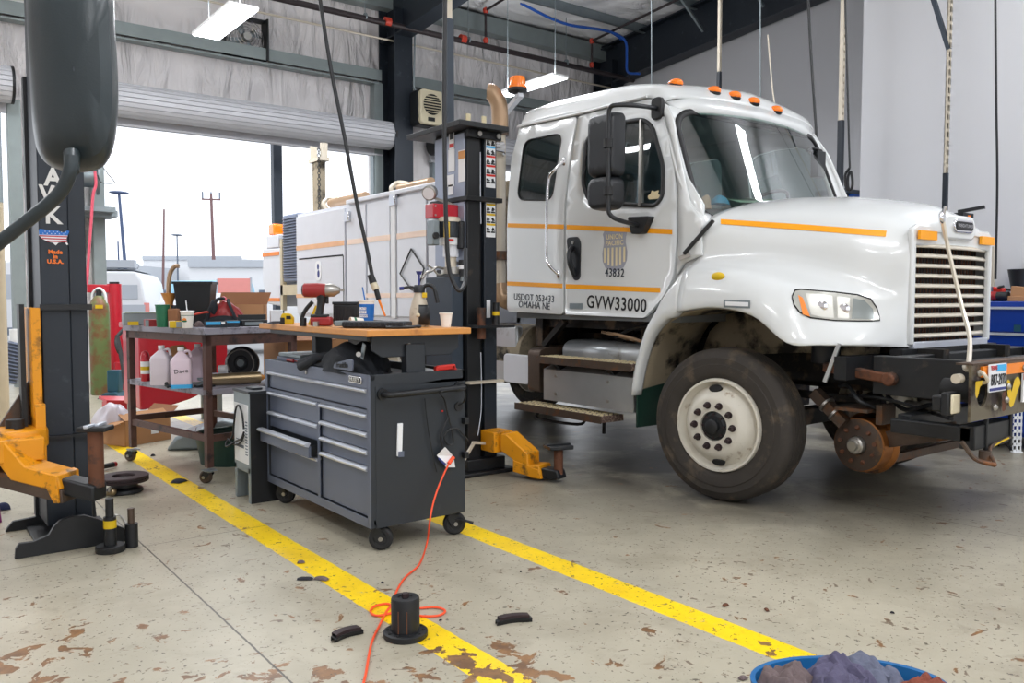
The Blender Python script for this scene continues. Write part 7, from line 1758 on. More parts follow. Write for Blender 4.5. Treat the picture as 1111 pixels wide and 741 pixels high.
build('box_flap', MB().quads([Mq @ V(p) for p in ((-0.2, -0.14, 0.165), (-0.2, 0.14, 0.165), (-0.30, 0.12, 0.23), (-0.30, -0.12, 0.23))], [(0, 1, 2, 3)]), M['cardboard'], t, solid=0.004, smooth=False)
q = BP(300, 0.45)
solo('paper_carton', MB().box(q + V((0, 0, 0.06)), (0.10, 0.10, 0.12), (0, 0, -0.3)), M['label_white'], 'small white carton at the right end of the bench behind the red bag', 'carton', q, bevel=0.003)
# green cup with funnel, amber bottle
q = BP(174, 0.45)
cup('plastic_cup', q, 0.042, 0.052, 0.17, 'green_plastic', 'tall green plastic cup at the left of the bench in front of the dried funnel')
q = BP(184, 0.75)
t = thing('funnel', 'cardboard funnel with a curved dried spout rising above the green cup', 'funnel', q)
f0 = q + V((0, 0, 0.0))
build('funnel_body', MB().loft_r([(q, 0.035), (q + V((0, 0, 0.14)), 0.035), (q + V((0, 0, 0.18)), 0.03), (q + V((0, 0, 0.26)), 0.062)], 20), M['wood'], t)
build('spout', MB().tube([q + V((0, 0, 0.22)) - cr * 0.005, q + V((0, 0, 0.34)), q + V((0, 0, 0.42)) + cr * 0.015, q + V((0, 0, 0.47)) + cr * 0.05, q + V((0, 0, 0.475)) + cr * 0.085], 0.017, n=10), M['tan_metal'], t)
build('red_hose', MB().tube([q + cr * 0.03 + V((0, 0, 0.16)), q + cr * 0.08 + V((0, 0, 0.13)), q + cr * 0.11 + V((0, 0, 0.07))], 0.006), M['pipe_red'], t)
q = BP(189, 0.38)
t = thing('glue_bottle', 'brown square bottle between the green cup and the black bin', 'bottle', q)
build('bottle_body', MB().box(q + V((0, 0, 0.07)), (0.08, 0.06, 0.14), (0, 0, -AZ)), M['cardboard_dark'], t, bevel=0.012)
build('bottle_cap', MB().cyl(q + V((0, 0, 0.14)), q + V((0, 0, 0.165)), 0.018), M['black_plastic'], t)
# paper soft-drink cup with straw
q = BP(203.5, 0.12)
t = cup('drink_cup', q, 0.034, 0.048, 0.125, 'foam', 'white foam drink cup with straw and orange green logo on the bench')
build('lid', MB().lathe([(0.0, 0.126), (0.046, 0.127), (0.05, 0.124), (0.05, 0.118)], q, 30), M['label_white'], t)
build('straw', MB().cyl(q + V((0, 0, 0.12)), q + V((0, 0, 0.20)) - cr * 0.008, 0.004, n=8), M['label_white'], t)
lg = build('cup_logo', MB().sphere(q + f_ * 0.040 + V((0, 0, 0.062)), (0.022, 0.006, 0.012), 14, 8), M['orange_strip'], t)
build('logo_green', MB().sphere(q + f_ * 0.041 + V((0, 0, 0.052)), (0.024, 0.006, 0.008), 14, 8), M['green_plastic'], lg)
build('green_line', MB().lathe([(0.0449, 0.09), (0.0455, 0.094)], q, 30), M['green_plastic'], t)
# blue boxes, yellow packages, odds
q = BP(231, 0.05)
def bo(name, px, y, w, d_, h, m, label, cat_, rot=0.0, parts=(), z=BT):
    q = BP(px, y, z); t = thing(name, label, cat_, q)
    Mq = Matrix.Translation(q) @ Matrix.Rotation(BA + rot, 4, 'Z')
    build(name + '_body', MB().bb((-w / 2, -d_ / 2, 0), (w / 2, d_ / 2, h)).xf(Mq), M[m], t, bevel=min(0.004, h * 0.15))
    for (nm, a, b, mm_) in parts: build(nm, MB().bb(a, b).xf(Mq), M[mm_], t, smooth=False)
    return t
bo('parts_box', 234, 0.045, 0.15, 0.08, 0.045, 'dark_steel', 'dark flat parts box with bright blue top band at the bench front corner', 'box', -0.35, (('blue_band', (-0.074, -0.0415, 0.022), (0.03, -0.04, 0.044), 'blue_light'), ('white_patch', (0.035, -0.0415, 0.026), (0.06, -0.04, 0.042), 'label_white')))
bo('parts_box', 252, 0.06, 0.10, 0.07, 0.05, 'dark_steel', 'second dark flat parts box with a light blue stripe, right of the first', 'box', -0.35, (('blue_band', (-0.048, -0.0365, 0.034), (0.048, -0.035, 0.046), 'blue_light'),))
bo('black_case', 274, 0.12, 0.20, 0.12, 0.05, 'black_plastic', 'black open plastic case with small clear parts right of the blue striped boxes', 'case', -0.2, (('case_lid', (-0.1, 0.03, 0.05), (0.12, 0.06, 0.09), 'black_plastic'), ('clear_parts', (-0.08, -0.062, 0.01), (0.06, -0.05, 0.035), 'galv')))
bo('yellow_packet', 186, 0.22, 0.11, 0.05, 0.05, 'yellow_worn', 'yellow and grey blister packet lying left of the drink cup', 'packet', -0.4, (('grey_panel', (-0.01, -0.027, 0.004), (0.04, -0.025, 0.046), 'galv'),))
bo('white_packet', 173, 0.30, 0.05, 0.03, 0.05, 'label_white', 'small white and blue packet leaning at the foot of the green cup', 'packet', 0.5, (('blue_edge', (0.02, -0.017, 0.0), (0.026, -0.015, 0.05), 'text_blue'),))
bo('brake_part', 161, 0.65, 0.09, 0.10, 0.055, 'red_dark', 'dark red boxed part at the left end of the bench', 'box', -0.3, (('part_face', (-0.045, -0.052, 0.0), (-0.02, -0.05, 0.05), 'galv'),))
bo('clipboard_bin', 152, 1.1, 0.26, 0.12, 0.10, 'galv', 'low grey tray of papers at the far left corner of the bench', 'tray', -0.3, (('paper_sheet', (-0.12, -0.07, 0.10), (0.12, 0.05, 0.105), 'paper'), ('yellow_note', (-0.1, -0.075, 0.0), (-0.02, -0.06, 0.03), 'yellow_worn')))
q = BP(216, 0.18)
solo('work_glove', rag(q, 0.09, 0.12, 0.06, 6.6), M['rag_taupe'], 'grey crumpled glove between the drink cup and the red bag', 'glove', q)
q = BP(197, 0.2)
solo('red_lever', MB().tube([BP(208, 0.30) + V((0, 0, 0.09)), BP(222, 0.26) + V((0, 0, 0.11)), BP(226, 0.28) + V((0, 0, 0.11))], 0.008), M['pipe_red'], 'orange-red tube lying between the drink cup and the red bag', 'tube')
# -- on the shelf
def jug(px, y, m, label, rot, hand=None):
    q = BP(px, y, SZ); t = thing('plastic_jug', label, 'jug', q)
    Mq = Matrix.Translation(q) @ Matrix.Rotation(rot - AZ, 4, 'Z')
    w, d_, h = 0.15, 0.12, 0.20
    mb = MB(); rings = []
    for (sw, z, dx) in ((0.96, 0.0, 0), (1, 0.008, 0), (1, h, 0), (0.9, h + 0.02, 0), (0.45, h + 0.055, 0), (0.26, h + 0.07, 0), (0.26, h + 0.085, 0)):
        r = [Mq @ V((a + dx, b, z)) for a, b in rr(w * sw, max(0.035, d_ * sw), 0.02 * sw + 0.002, 4)]; r.append(r[0].copy()); rings.append(r)
    mb.grid(rings); mb.quads([p.copy() for p in rings[0][:-1]], [tuple(range(len(rings[0]) - 1))])
    build('jug_body', mb, M[m], t)
    build('jug_cap', MB().cyl(Mq @ V((0, 0, h + 0.08)), Mq @ V((0, 0, h + 0.105)), 0.024), M['label_white'], t)
    build('jug_handle', MB().tube([Mq @ V(p) for p in ((0.02, 0, h + 0.07), (0.055, 0, h + 0.075), (0.07, 0, h + 0.03))], 0.011), M[m], t)
    if hand: text(hand, 0.045, Mq @ V((0, -d_ / 2 - 0.002, 0.13)), Mq.to_3x3() @ V((1, 0, 0.1)), (0, 0, 1), M['text_black'], t, name='handwriting')
    return t, Mq
jug(176, 0.62, 'jug', 'pale clear jug on the shelf next to the small fire extinguisher', 0.0)
t, Mq = jug(197, 0.28, 'jug_pink', 'pinkish plastic jug with handwriting and blue fluid at its foot, front of the shelf', 0.35, 'Dave')
build('blue_fluid', MB().prism(rr(0.153, 0.123, 0.02, 4), 'z', 0.001, 0.03).xf(Mq), M['blue_light'], t)
jug(215, 0.62, 'jug_pink', 'second pink fluid jug standing behind the handwritten one', -0.2)
q = BP(158, 1.0, SZ)
t = thing('fire_extinguisher', 'small red bottle with white label at the far end of the shelf', 'extinguisher', q)
build('bottle', MB().lathe([(0, 0), (0.033, 0), (0.036, 0.006), (0.036, 0.20), (0.025, 0.235), (0.012, 0.245), (0, 0.245)], q, 24), M['red_paint'], t)
build('bottle_label', MB().lathe([(0.0368, 0.06), (0.0368, 0.16)], q, 24), M['label_white'], t)
build('label_band', MB().lathe([(0.0372, 0.09), (0.0372, 0.12)], q, 24), M['yellow_worn'], t)
q = BP(190, 0.8, SZ)
t = thing('cardboard_scrap', 'brown torn cardboard sheet standing behind the jugs', 'cardboard', q)
build('sheet', MB().prism([(-0.09, 0), (0.1, 0), (0.1, 0.24), (0.05, 0.30), (-0.05, 0.29), (-0.09, 0.2)], 'y', -0.004, 0.004).xf(Matrix.Translation(q) @ Matrix.Rotation(-AZ, 4, 'Z') @ Matrix.Rotation(-0.2, 4, 'X')), M['cardboard'], t, smooth=False)
build('torn_strip', MB().box((0.02, -0.02, 0.02), (0.1, 0.03, 0.02)).xf(Matrix.Translation(q) @ Matrix.Rotation(-AZ, 4, 'Z')), M['cardboard_dark'], t)
q = BP(181, 0.32, SZ)
t = thing('chain_pile', 'small heap of black bolts left of the handwritten jug', 'bolts', q)
for i in range(6):
    c = q + V((random.uniform(-0.05, 0.03), random.uniform(-0.05, 0.05), 0.012)); build('bolt', MB().cyl(c, c + V((random.uniform(-0.03, 0.03), 0.02, 0.025)), 0.012, n=8).cyl(c, c + V((0, 0, 0.01)), 0.018, n=6), M['black_metal'], t)
a, b = BP(236, 0.20, SZ), BP(282, 0.12, SZ)
t = thing('steel_canister', 'shiny steel canister lying on the right part of the bench shelf', 'canister', (a + b) / 2)
a = a + V((0, 0, 0.05)); b = b + V((0, 0, 0.05)); dd = (b - a).normalized()
build('canister_body', MB().cyl(a - dd * 0.06, b, 0.046, n=28), M['brass_steel'], t)
build('canister_neck', MB().cyl(b, b + dd * 0.03, 0.03, 0.02, n=20).cyl(b + dd * 0.03, b + dd * 0.06, 0.012, n=12), M['wood'], t)
q = BP(222, 0.22, SZ)
t = thing('scissor_jack', 'grey scissor jack on the shelf between the pink jug and the steel canister', 'jack', q)
Mq = Matrix.Translation(q) @ Matrix.Rotation(BA - 0.3, 4, 'Z')
build('jack_base', MB().bb((-0.07, -0.04, 0), (0.07, 0.04, 0.015)).xf(Mq), M['black_metal'], t)
build('jack_arms', MB().bar((-0.06, 0, 0.012), (0.05, 0, 0.06), 0.03, 0.012).bar((0.06, 0, 0.012), (-0.05, 0, 0.06), 0.03, 0.012).bb((-0.05, -0.02, 0.06), (0.05, 0.02, 0.07)).xf(Mq), M['galv'], t)
build('jack_screw', MB().cyl((-0.09, 0, 0.036), (0.09, 0, 0.036), 0.007, n=10).xf(Mq), M['steel'], t)
q = BP(262, 0.50, SZ)
t = thing('hose_reel', 'black round hose reel with looping cords at the back of the shelf', 'reel', q)
Rr = axisM(q + V((0, 0, 0.14)), V((-cf.x, -cf.y, 0.1)))
build('reel_disc', MB().lathe([(0, 0.0), (0.05, 0.0), (0.06, 0.01), (0.12, 0.012), (0.135, 0.0), (0.14, -0.02), (0.135, -0.06), (0, -0.06)], Rr, 34), M['black_plastic'], t)
build('reel_cord', MB().tube([Rr @ V((0.11 * math.cos(a), 0.11 * math.sin(a), 0.02 + 0.01 * math.sin(a * 3))) for a in [i * 0.5 for i in range(14)]], 0.006), M['steel'], t)
build('reel_hub', MB().lathe([(0, 0.02), (0.03, 0.02), (0.035, 0.0)], Rr, 20), M['galv'], t)
q = BP(242, 0.30, SZ)
solo('plastic_roll', MB().lathe([(0.012, -0.03), (0.03, -0.03), (0.03, 0.03), (0.012, 0.03), (0.012, -0.03)], axisM(q + V((0, 0, 0.12)), cr + V((0, 0, 0.1))), 24).bb(q + V((-0.03, -0.02, 0.0)), q + V((0.03, 0.03, 0.09))), M['label_white'], 'white tape roll on top of a small block above the steel canister', 'tape roll', q)
# -- under the bench
q = gz(215, 442)
t = thing('drain_pan', 'dark green round drain pan on the floor under the workbench', 'pan', V((2.35, 6.95, 0)))
build('pan_body', MB().lathe([(0, 0), (0.26, 0), (0.30, 0.24), (0.29, 0.24), (0.25, 0.01), (0, 0.01)], (2.35, 6.95, 0), 44), M['green_dark'], t)
build('pan_rim', MB().lathe([(0.30 + 0.014 * math.cos(a * PI / 5), 0.24 + 0.014 * math.sin(a * PI / 5)) for a in range(11)], (2.35, 6.95, 0), 44), M['green_dark'], t)
build('pan_liquid', MB().lathe([(0, 0.18), (0.28, 0.18)], (2.35, 6.95, 0), 36), M['dark_void'], t)
t = thing('floor_mat_roll', 'grey floor mat and plates heaped behind the green drain pan', 'mat', (2.6, 7.8, 0))
build('mat_body', MB().prism([(-0.5, 0), (0.5, 0), (0.42, 0.16), (0.0, 0.27), (-0.42, 0.12)], 'y', -0.3, 0.3).xf(Matrix.Translation((2.6, 7.8, 0)) @ Matrix.Rotation(-0.5, 4, 'Z')), M['galv'], t, bevel=0.03)
build('mat_flap', MB().box((2.45, 7.5, 0.14), (0.5, 0.2, 0.03), (0.3, 0.1, -0.4)), M['cab_grey'], t, bevel=0.01)
t = thing('cardboard_box', 'brown carton seen past the right leg of the workbench, left of the tool cabinet', 'box', (3.0, 6.9, 0))
build('box_body', MB().bb((2.72, 6.7, 0), (3.3, 7.2, 1.02)), M['cardboard'], t, smooth=False)
build('box_flap', MB().box((2.9, 6.62, 1.05), (0.4, 0.2, 0.01), (0.3, 0, 0)), M['cardboard_dark'], t, smooth=False)
# ================================================================ red equipment behind
t = thing('parts_washer', 'large red steel tank with a curved belly behind the workbench', 'tank', (2.75, 9.35, 0))
a = gy(150, 352, 9.0); 
zb_ = gy(150, 445, 9.0).z; prof = [(a.x, zb_), (a.x, 1.08), (a.x + 0.9, 1.08), (a.x + 0.9, zb_ + 0.45)] + [(a.x + 0.9 * math.cos(k_ * PI / 16), zb_ + 0.45 - 0.45 * math.sin(k_ * PI / 16)) for k_ in range(1, 8)]
build('tank_body', MB().prism(prof, 'y', 9.0, 9.7), M['red_paint'], t, bevel=0.015)
build('tank_rim', MB().bb((a.x - 0.03, 8.97, 1.06), (a.x + 0.94, 9.73, 1.12)), M['red_paint'], t, bevel=0.01)
build('tank_stand', MB().prism([(a.x + 0.02, 0), (a.x + 0.07, 0), (a.x + 0.07, 0.45), (a.x + 0.02, 0.45)], 'y', 9.05, 9.1).prism([(a.x + 0.8, 0), (a.x + 0.85, 0), (a.x + 0.85, 0.6), (a.x + 0.8, 0.6)], 'y', 9.05, 9.1).prism([(a.x + 0.02, 0), (a.x + 0.07, 0), (a.x + 0.07, 0.45), (a.x + 0.02, 0.45)], 'y', 9.6, 9.65).prism([(a.x + 0.8, 0), (a.x + 0.85, 0), (a.x + 0.85, 0.6), (a.x + 0.8, 0.6)], 'y', 9.6, 9.65), M['galv'], t)
build('tank_skirt', MB().bb((a.x - 0.04, 8.96, zb_ - 0.06), (a.x + 0.3, 9.0, zb_)), M['label_white'], t)
# red crane/hoist post with boom by the gas cylinder
p = gz(126, 422); p = V((2.85, 12.6, 0)); p = gy(125, 350, 13.5); p.z = 0
t = thing('engine_hoist', 'red hoist with round post and side arm behind the green gas cylinder', 'hoist', p)
zt = gy(124, 308, 13.5).z
build('post', MB().cyl(p + V((0, 0, 0.05)), V((p.x, p.y, zt)), 0.10, n=24), M['red_paint'], t)
build('post_cap', MB().cyl(V((p.x, p.y, zt)), V((p.x, p.y, zt + 0.03)), 0.07, n=20), M['black_metal'], t)
a_ = gy(94, 313, 13.5)
build('boom', MB().bb((a_.x, p.y - 0.05, a_.z - 0.06), (p.x, p.y + 0.05, a_.z + 0.06)), M['red_paint'], t, bevel=0.01)
build('hoist_base', MB().bb((p.x - 0.1, p.y - 0.2, 0.0), (p.x + 0.45, p.y + 0.5, 0.12)).bb((p.x - 0.05, p.y - 0.15, 0.12), (p.x + 0.3, p.y + 0.15, 0.42)).bb((p.x + 0.3, p.y - 0.2, 0.12), (p.x + 0.38, p.y + 0.4, 0.75)), M['red_paint'], t, bevel=0.01)
build('hoist_hose', MB().tube([gy(140, 352, 12.2), gy(127, 366, 12.0), gy(128, 380, 11.9), gy(136, 388, 11.9), gy(140, 392, 11.9)], 0.025).tube([gy(127, 364, 12.0), gy(133, 395, 11.8), gy(137, 425, 11.6)], 0.03), M['black_rubber'], t)
# gas cylinder
p = gz(110, 428)
t = thing('gas_cylinder', 'tall weathered green gas cylinder with a white collar by the open door', 'cylinder', p)
r_ = 0.135
zt = gd(110, 322, (p - CAM).dot(cf)).z
build('cylinder_body', MB().lathe([(0, 0.0), (r_ * 0.95, 0.0), (r_, 0.02), (r_, zt - 0.22), (r_ * 0.95, zt - 0.13), (r_ * 0.75, zt - 0.05), (r_ * 0.45, zt), (0.05, zt + 0.015)], p, 36), M['green_cyl'], t)
build('valve_guard', MB().tube([p + V((0, 0, zt)) - cr * 0.10 + V((0, 0, -0.12)), p + V((0, 0, zt + 0.05)) - cr * 0.085, p + V((0, 0, zt + 0.12)), p + V((0, 0, zt + 0.05)) + cr * 0.085, p + V((0, 0, zt - 0.12)) + cr * 0.10], 0.018), M['label_white'], t)
build('valve', MB().cyl(p + V((0, 0, zt)), p + V((0, 0, zt + 0.10)), 0.04, n=16), M['black_metal'], t)
build('yellow_label', MB().box(p + V((0, 0, zt - 0.14)) + f_ * (r_ * 0.9) + cr * 0.06, (0.10, 0.02, 0.05), (0, 0, -AZ)), M['yellow_worn'], t)
# floor jack, teal
p = gz(122, 432)
t = thing('jack_stand', 'teal blue jack standing on the floor beside the gas cylinder', 'jack', p)
build('jack_foot', MB().prism([(-0.16, 0), (0.16, 0), (0.10, 0.10), (-0.06, 0.08)], 'y', -0.12, 0.12, Matrix.Translation(p) @ Matrix.Rotation(-AZ, 4, 'Z')), M['teal'], t, bevel=0.008)
build('jack_column', MB().box(p + V((0, 0, 0.24)) + cr * 0.04, (0.16, 0.14, 0.3), (0, 0, -AZ)), M['teal'], t, bevel=0.015)
# door pier: wall panel, hose reel, red hose, magenta chair seat
p = gy(99, 194, 14.2)
t = thing('hose_reel', 'grey hose reel mounted high on the door pier with a pink hose hanging down', 'reel', p)
build('reel_bracket', MB().bb((p.x - 0.2, 14.1, p.z - 0.5), (p.x + 0.32, 14.4, p.z - 0.42)).bb((p.x - 0.2, 14.1, p.z - 0.5), (p.x - 0.15, 14.4, p.z + 0.4)).bb((p.x - 0.2, 14.35, p.z - 0.55), (p.x + 0.4, 14.95, p.z - 0.45)), M['galv'], t)
build('reel_drum', MB().lathe([(0.08, -0.14), (0.27, -0.14), (0.27, -0.11), (0.16, -0.10), (0.16, 0.10), (0.27, 0.11), (0.27, 0.14), (0.08, 0.14)], axisM(p + V((0.0, 0.2, 0.05)), (1, -0.1, 0)), 34), M['galv'], t)
build('air_hose', MB().tube([gy(103, 186, 14.0), gy(104, 200, 14.0), gy(101, 212, 14.0), gy(99, 240, 14.0), gy(96, 280, 14.0), gy(94, 315, 14.0)], 0.022, n=8), M['pink_hose'], t)
# ================================================================ left edge odds
p = gz(4, 446); p = V((gy(3, 440, 10.5).x - 0.02, 10.5, 0))
t = thing('bollard', 'cream painted bollard at the far left edge of the shop', 'bollard', p)
build('pipe', MB().cyl(p, p + V((0, 0, 2.4)), 0.085, n=20), M['post_cream'], t)
build('floor_flange', MB().cyl(p, p + V((0, 0, 0.02)), 0.14, n=20), M['post_cream'], t)
p = gy(15, 400, 12.4); 
t = thing('shop_fan_duct', 'dark ribbed duct hose leaning by the first door at the left', 'duct', V((p.x, 12.4, 0)))
mb = MB(); a_, b_ = gy(7, 415, 12.4), gy(20, 372, 12.4); a_.z = max(0.1, a_.z)
pr = []
for i in range(25): pr.append((a_.lerp(b_, i / 24), 0.13 if i % 2 else 0.105))
build('duct_hose', mb.loft_r(pr, 20), M['drawer_grey'], t)
build('duct_collar', MB().cyl(b_, b_ + V((0.0, 0, 0.18)), 0.10, n=20), M['label_white'], t)
p = gz(3, 512)
t = thing('purple_stool', 'purple plastic stool leg and foot at the left frame edge', 'stool', V((gy(0, 500, 5.9).x - 0.03, 5.9, 0)))
q = V((gy(0, 500, 5.9).x - 0.02, 5.9, 0))
build('stool_leg', MB().cyl(q, q + V((-0.03, 0, 0.32)), 0.02, n=12), mat('magenta', (150, 30, 120), 0.4), t)
build('stool_seat', MB().cyl(q + V((-0.15, 0, 0.32)), q + V((-0.15, 0, 0.36)), 0.15, n=24), MATS['magenta'], t)
solo('steel_bar', MB().tube([gz(0, 521) + V((-0.2, 0, 0.012)), gz(20, 519) + V((0, 0, 0.012)), gz(40, 514) + V((0, 0, 0.012))], 0.011, n=8), M['black_metal'], 'black steel bar lying on the floor at the left frame edge', 'bar')
q = gz(3, 553)
solo('shop_rag', rag(q, 0.12, 0.10, 0.05, 3.1), mat('rag_navy', (34, 40, 74), 0.9, var=0.2), 'dark navy rag on the floor at the left frame edge', 'rag', q)
# ================================================================ floor items
def cbox(px, py, w, d_, h, rot, label):
    q = gz(px, py); t = thing('cardboard_box', label, 'box', q)
    Mq = Matrix.Translation(q) @ Matrix.Rotation(rot, 4, 'Z')
    build('box_walls', MB().bb((0, 0, 0), (w, 0.005, h)).bb((0, d_ - 0.005, 0), (w, d_, h)).bb((0, 0, 0), (0.005, d_, h)).bb((w - 0.005, 0, 0), (w, d_, h)).bb((0, 0, 0), (w, d_, 0.005)).xf(Mq), M['cardboard'], t, smooth=False)
    build('box_flap', MB().quads([Mq @ V(p) for p in ((0, 0, h), (0, d_, h), (-0.12, d_, h - 0.03), (-0.12, 0, h - 0.03))], [(0, 1, 2, 3)]), M['cardboard'], t, solid=0.004, smooth=False)
    build('box_flap', MB().quads([Mq @ V(p) for p in ((0, 0, h), (w, 0, h), (w, 0.1, h + 0.06), (0, 0.1, h + 0.06))], [(0, 1, 2, 3)]), M['cardboard'], t, solid=0.004, smooth=False)
    build('box_flap', MB().quads([Mq @ V(p) for p in ((w, 0, h), (w, d_, h), (w + 0.1, d_, h + 0.08), (w + 0.1, 0, h + 0.08))], [(0, 1, 2, 3)]), M['cardboard_dark'], t, solid=0.004, smooth=False)
    return t, Mq
t, Mq = cbox(136, 485, 0.50, 0.36, 0.24, 0.42, 'open cardboard box on the floor at the bench caster, stuffed with a white plastic bag')
build('shipping_label', MB().bb((0.28, -0.003, 0.08), (0.36, 0.0, 0.14)).xf(Mq), M['label_white'], t, smooth=False)
q = Mq @ V((0.02, 0.22, 0.20))
mb = rag(q, 0.42, 0.40, 0.22, 12.3, n=30, fold=9)
solo('plastic_bag', mb, M['plastic_bag'], 'crumpled translucent white plastic bag bulging out of the floor box', 'plastic bag', q)
q = Mq @ V((0.10, 0.45, 0.0)) + V((-0.02, 0.1, 0))
solo('red_tray', MB().box(gz(128, 452) + V((0, 0, 0.20)), (0.34, 0.22, 0.03), (0.15, 0.1, 0.2)).box(gz(128, 452) + V((0, 0, 0.095)), (0.28, 0.18, 0.18), (0, 0, 0.2)), M['red_paint'], 'red tray on a low stand behind the plastic bag', 'tray')
# brake rotor on a drum hat
q = gz(135, 534)
t = thing('brake_rotor', 'dark brake rotor lying flat on its hat behind the lift adapters', 'brake rotor', q)
build('rotor_hat', MB().lathe([(0, 0), (0.11, 0), (0.125, 0.01), (0.12, 0.03), (0.09, 0.045), (0.085, 0.08), (0, 0.08)], q, 40), M['black_metal'], t)
build('rotor_disc', MB().lathe([(0.075, 0.08), (0.16, 0.08), (0.163, 0.085), (0.163, 0.094), (0.157, 0.097), (0.157, 0.105), (0.163, 0.108), (0.163, 0.118), (0.158, 0.122), (0.078, 0.122), (0.075, 0.118), (0.075, 0.08)], q, 56), M['lug'], t)
mb = MB()
for i in range(40):
    a = 2 * PI * i / 40; mb.box(q + V((0.155 * math.cos(a), 0.155 * math.sin(a), 0.101)), (0.014, 0.004, 0.01), (0, 0, a))
build('vent_vanes', mb, M['black_metal'], t, smooth=False)
build('inner_step', MB().lathe([(0.075, 0.10), (0.06, 0.10), (0.06, 0.085)], q, 40), M['steel'], t)
a, b = gz(104, 512), gz(123, 508)
t = thing('hammer', 'red and black handled tool lying beside the rotor', 'hammer', a)
build('handle', MB().cyl(a + V((0, 0, 0.03)), b + V((0, 0, 0.03)), 0.017, 0.022, n=14), M['black_rubber'], t)
build('red_tip', MB().cyl(b + V((0, 0, 0.03)), b + (b - a) * 0.15 + V((0, 0, 0.03)), 0.022, n=14), M['tool_red'], t)
a = gz(113, 541)
t = thing('water_valve', 'small brass and steel fitting on the floor by the left lift foot', 'fitting', a)
build('valve_body', MB().cyl(a + V((0, 0, 0.03)), a + V((0.06, 0.03, 0.03)), 0.016, n=12).sphere(a + V((0.06, 0.03, 0.035)), 0.028), M['brass_steel'], t)
build('valve_stem', MB().cyl(a + V((0.03, 0.01, 0.03)), a + V((0.04, 0.0, 0.075)), 0.008, n=8), M['steel'], t)
solo('cable_scrap', MB().tube([gz(112, 553) + V((0, 0, 0.01)), gz(122, 560) + V((0, 0, 0.012)), gz(133, 563) + V((0, 0, 0.01)), gz(146, 588) + V((0, 0, 0.01))], 0.004, n=5), M['steel'], 'thin wire trailing over the floor from the lift foot', 'wire')
# rags on the yellow line
q = gz(194, 523)
solo('shop_rag', rag(q, 0.15, 0.12, 0.035, 9.4, rot=0.6), M['rag_black'], 'dark grey rag on the far yellow line below the bench caster', 'rag', q)
q = gz(166, 495)
solo('rubber_scrap', rag(q, 0.05, 0.03, 0.02, 1.4), M['rag_black'], 'tiny black scrap on the yellow line, nearest the cardboard box', 'scrap', q)
# brake pads / shoe scraps
def pad(px, py, L_, w_, ang, label, m='rag_black', curve=0.02):
    q = gz(px, py); t = thing('brake_pad', label, 'brake pad', q)
    d_ = V((math.cos(ang), math.sin(ang), 0)); n_ = V((-d_.y, d_.x, 0))
    mb = MB(); rows = []
    for i in range(9):
        s = i / 8 * 2 - 1; c = q + d_ * (s * L_ / 2) - n_ * (curve * s * s); w2 = w_ / 2 * (1 - 0.35 * s ** 6)
        rows.append([c - n_ * w2 + V((0, 0, 0.001)), c - n_ * w2 + V((0, 0, 0.018)), c + n_ * w2 + V((0, 0, 0.018)), c + n_ * w2 + V((0, 0, 0.001))])
    build('backing_plate', mb.grid(rows), M['black_metal'], t, solid=0.003)
    mb = MB(); rows = []
    for i in range(9):
        s = (i / 8 * 2 - 1) * 0.86; c = q + d_ * (s * L_ / 2) - n_ * (curve * s * s); w2 = w_ / 2 * 0.8
        rows.append([c - n_ * w2 + V((0, 0, 0.016)), c - n_ * w2 + V((0, 0, 0.030)), c + n_ * w2 + V((0, 0, 0.030)), c + n_ * w2 + V((0, 0, 0.016))])
    build('friction_face', mb.grid(rows), M['lug'], t)
    return t
ax_ = -AZ
pad(374, 690, 0.135, 0.045, ax_ + 0.75, 'dark curved brake pad lying left of the black wheel hub on the floor')
pad(556, 674, 0.155, 0.04, ax_ + 0.30, 'brown-tipped curved brake pad lying right of the black wheel hub on bare floor')
q = gz(331, 629); solo('shop_rag', rag(q, 0.12, 0.05, 0.02, 5.5, rot=-0.6), M['rag_black'], 'flat dark scrap left of the pair beside the yellow line, ahead of the hub', 'rag', q)
q = gz(348, 629); solo('shop_rag', rag(q, 0.10, 0.045, 0.018, 7.5, rot=-0.9), M['rag_taupe'], 'brownish flat scrap touching the yellow line, right of the pair of scraps', 'rag', q)
q = gz(327, 611); solo('rubber_scrap', rag(q, 0.06, 0.04, 0.015, 8.5, rot=-0.5), M['rag_taupe'], 'small brown scrap on the yellow line above the pair of flat scraps', 'scrap', q)
# wheel hub on flange
q = gz(440, 690)
t = thing('wheel_hub', 'black cylindrical wheel hub standing on its bolt flange, on the yellow line', 'wheel hub', q)
build('hub_flange', MB().lathe([(0, 0), (0.086, 0), (0.09, 0.004), (0.09, 0.022), (0.084, 0.026), (0.055, 0.026)], q, 44), M['black_metal'], t)
hb2 = build('hub_barrel', MB().lathe([(0.058, 0.02), (0.058, 0.155), (0.055, 0.162), (0.03, 0.163), (0.028, 0.158), (0.014, 0.158), (0.012, 0.166), (0, 0.166)], q, 40), M['black_metal'], t)
build('top_nut', MB().cyl(q + V((0, 0, 0.16)), q + V((0, 0, 0.178)), 0.015, n=6), M['lug'], hb2)
mb = MB()
for i in range(10):
    a = 2 * PI * i / 10; mb.cyl(q + V((0.073 * math.cos(a), 0.073 * math.sin(a), 0.02)), q + V((0.073 * math.cos(a), 0.073 * math.sin(a), 0.029)), 0.007, n=8)
build('flange_bolt', mb, M['dark_void'], t)
mb = MB()
for a in (-1.95, -1.35):
    c = V((math.cos(a - AZ + 0.0), math.sin(a - AZ + 0.0), 0)) * 0.058; mb.box(q + c + V((0, 0, 0.075)), (0.004, 0.004, 0.09))
build('worn_groove', mb, M['rust'], hb2)
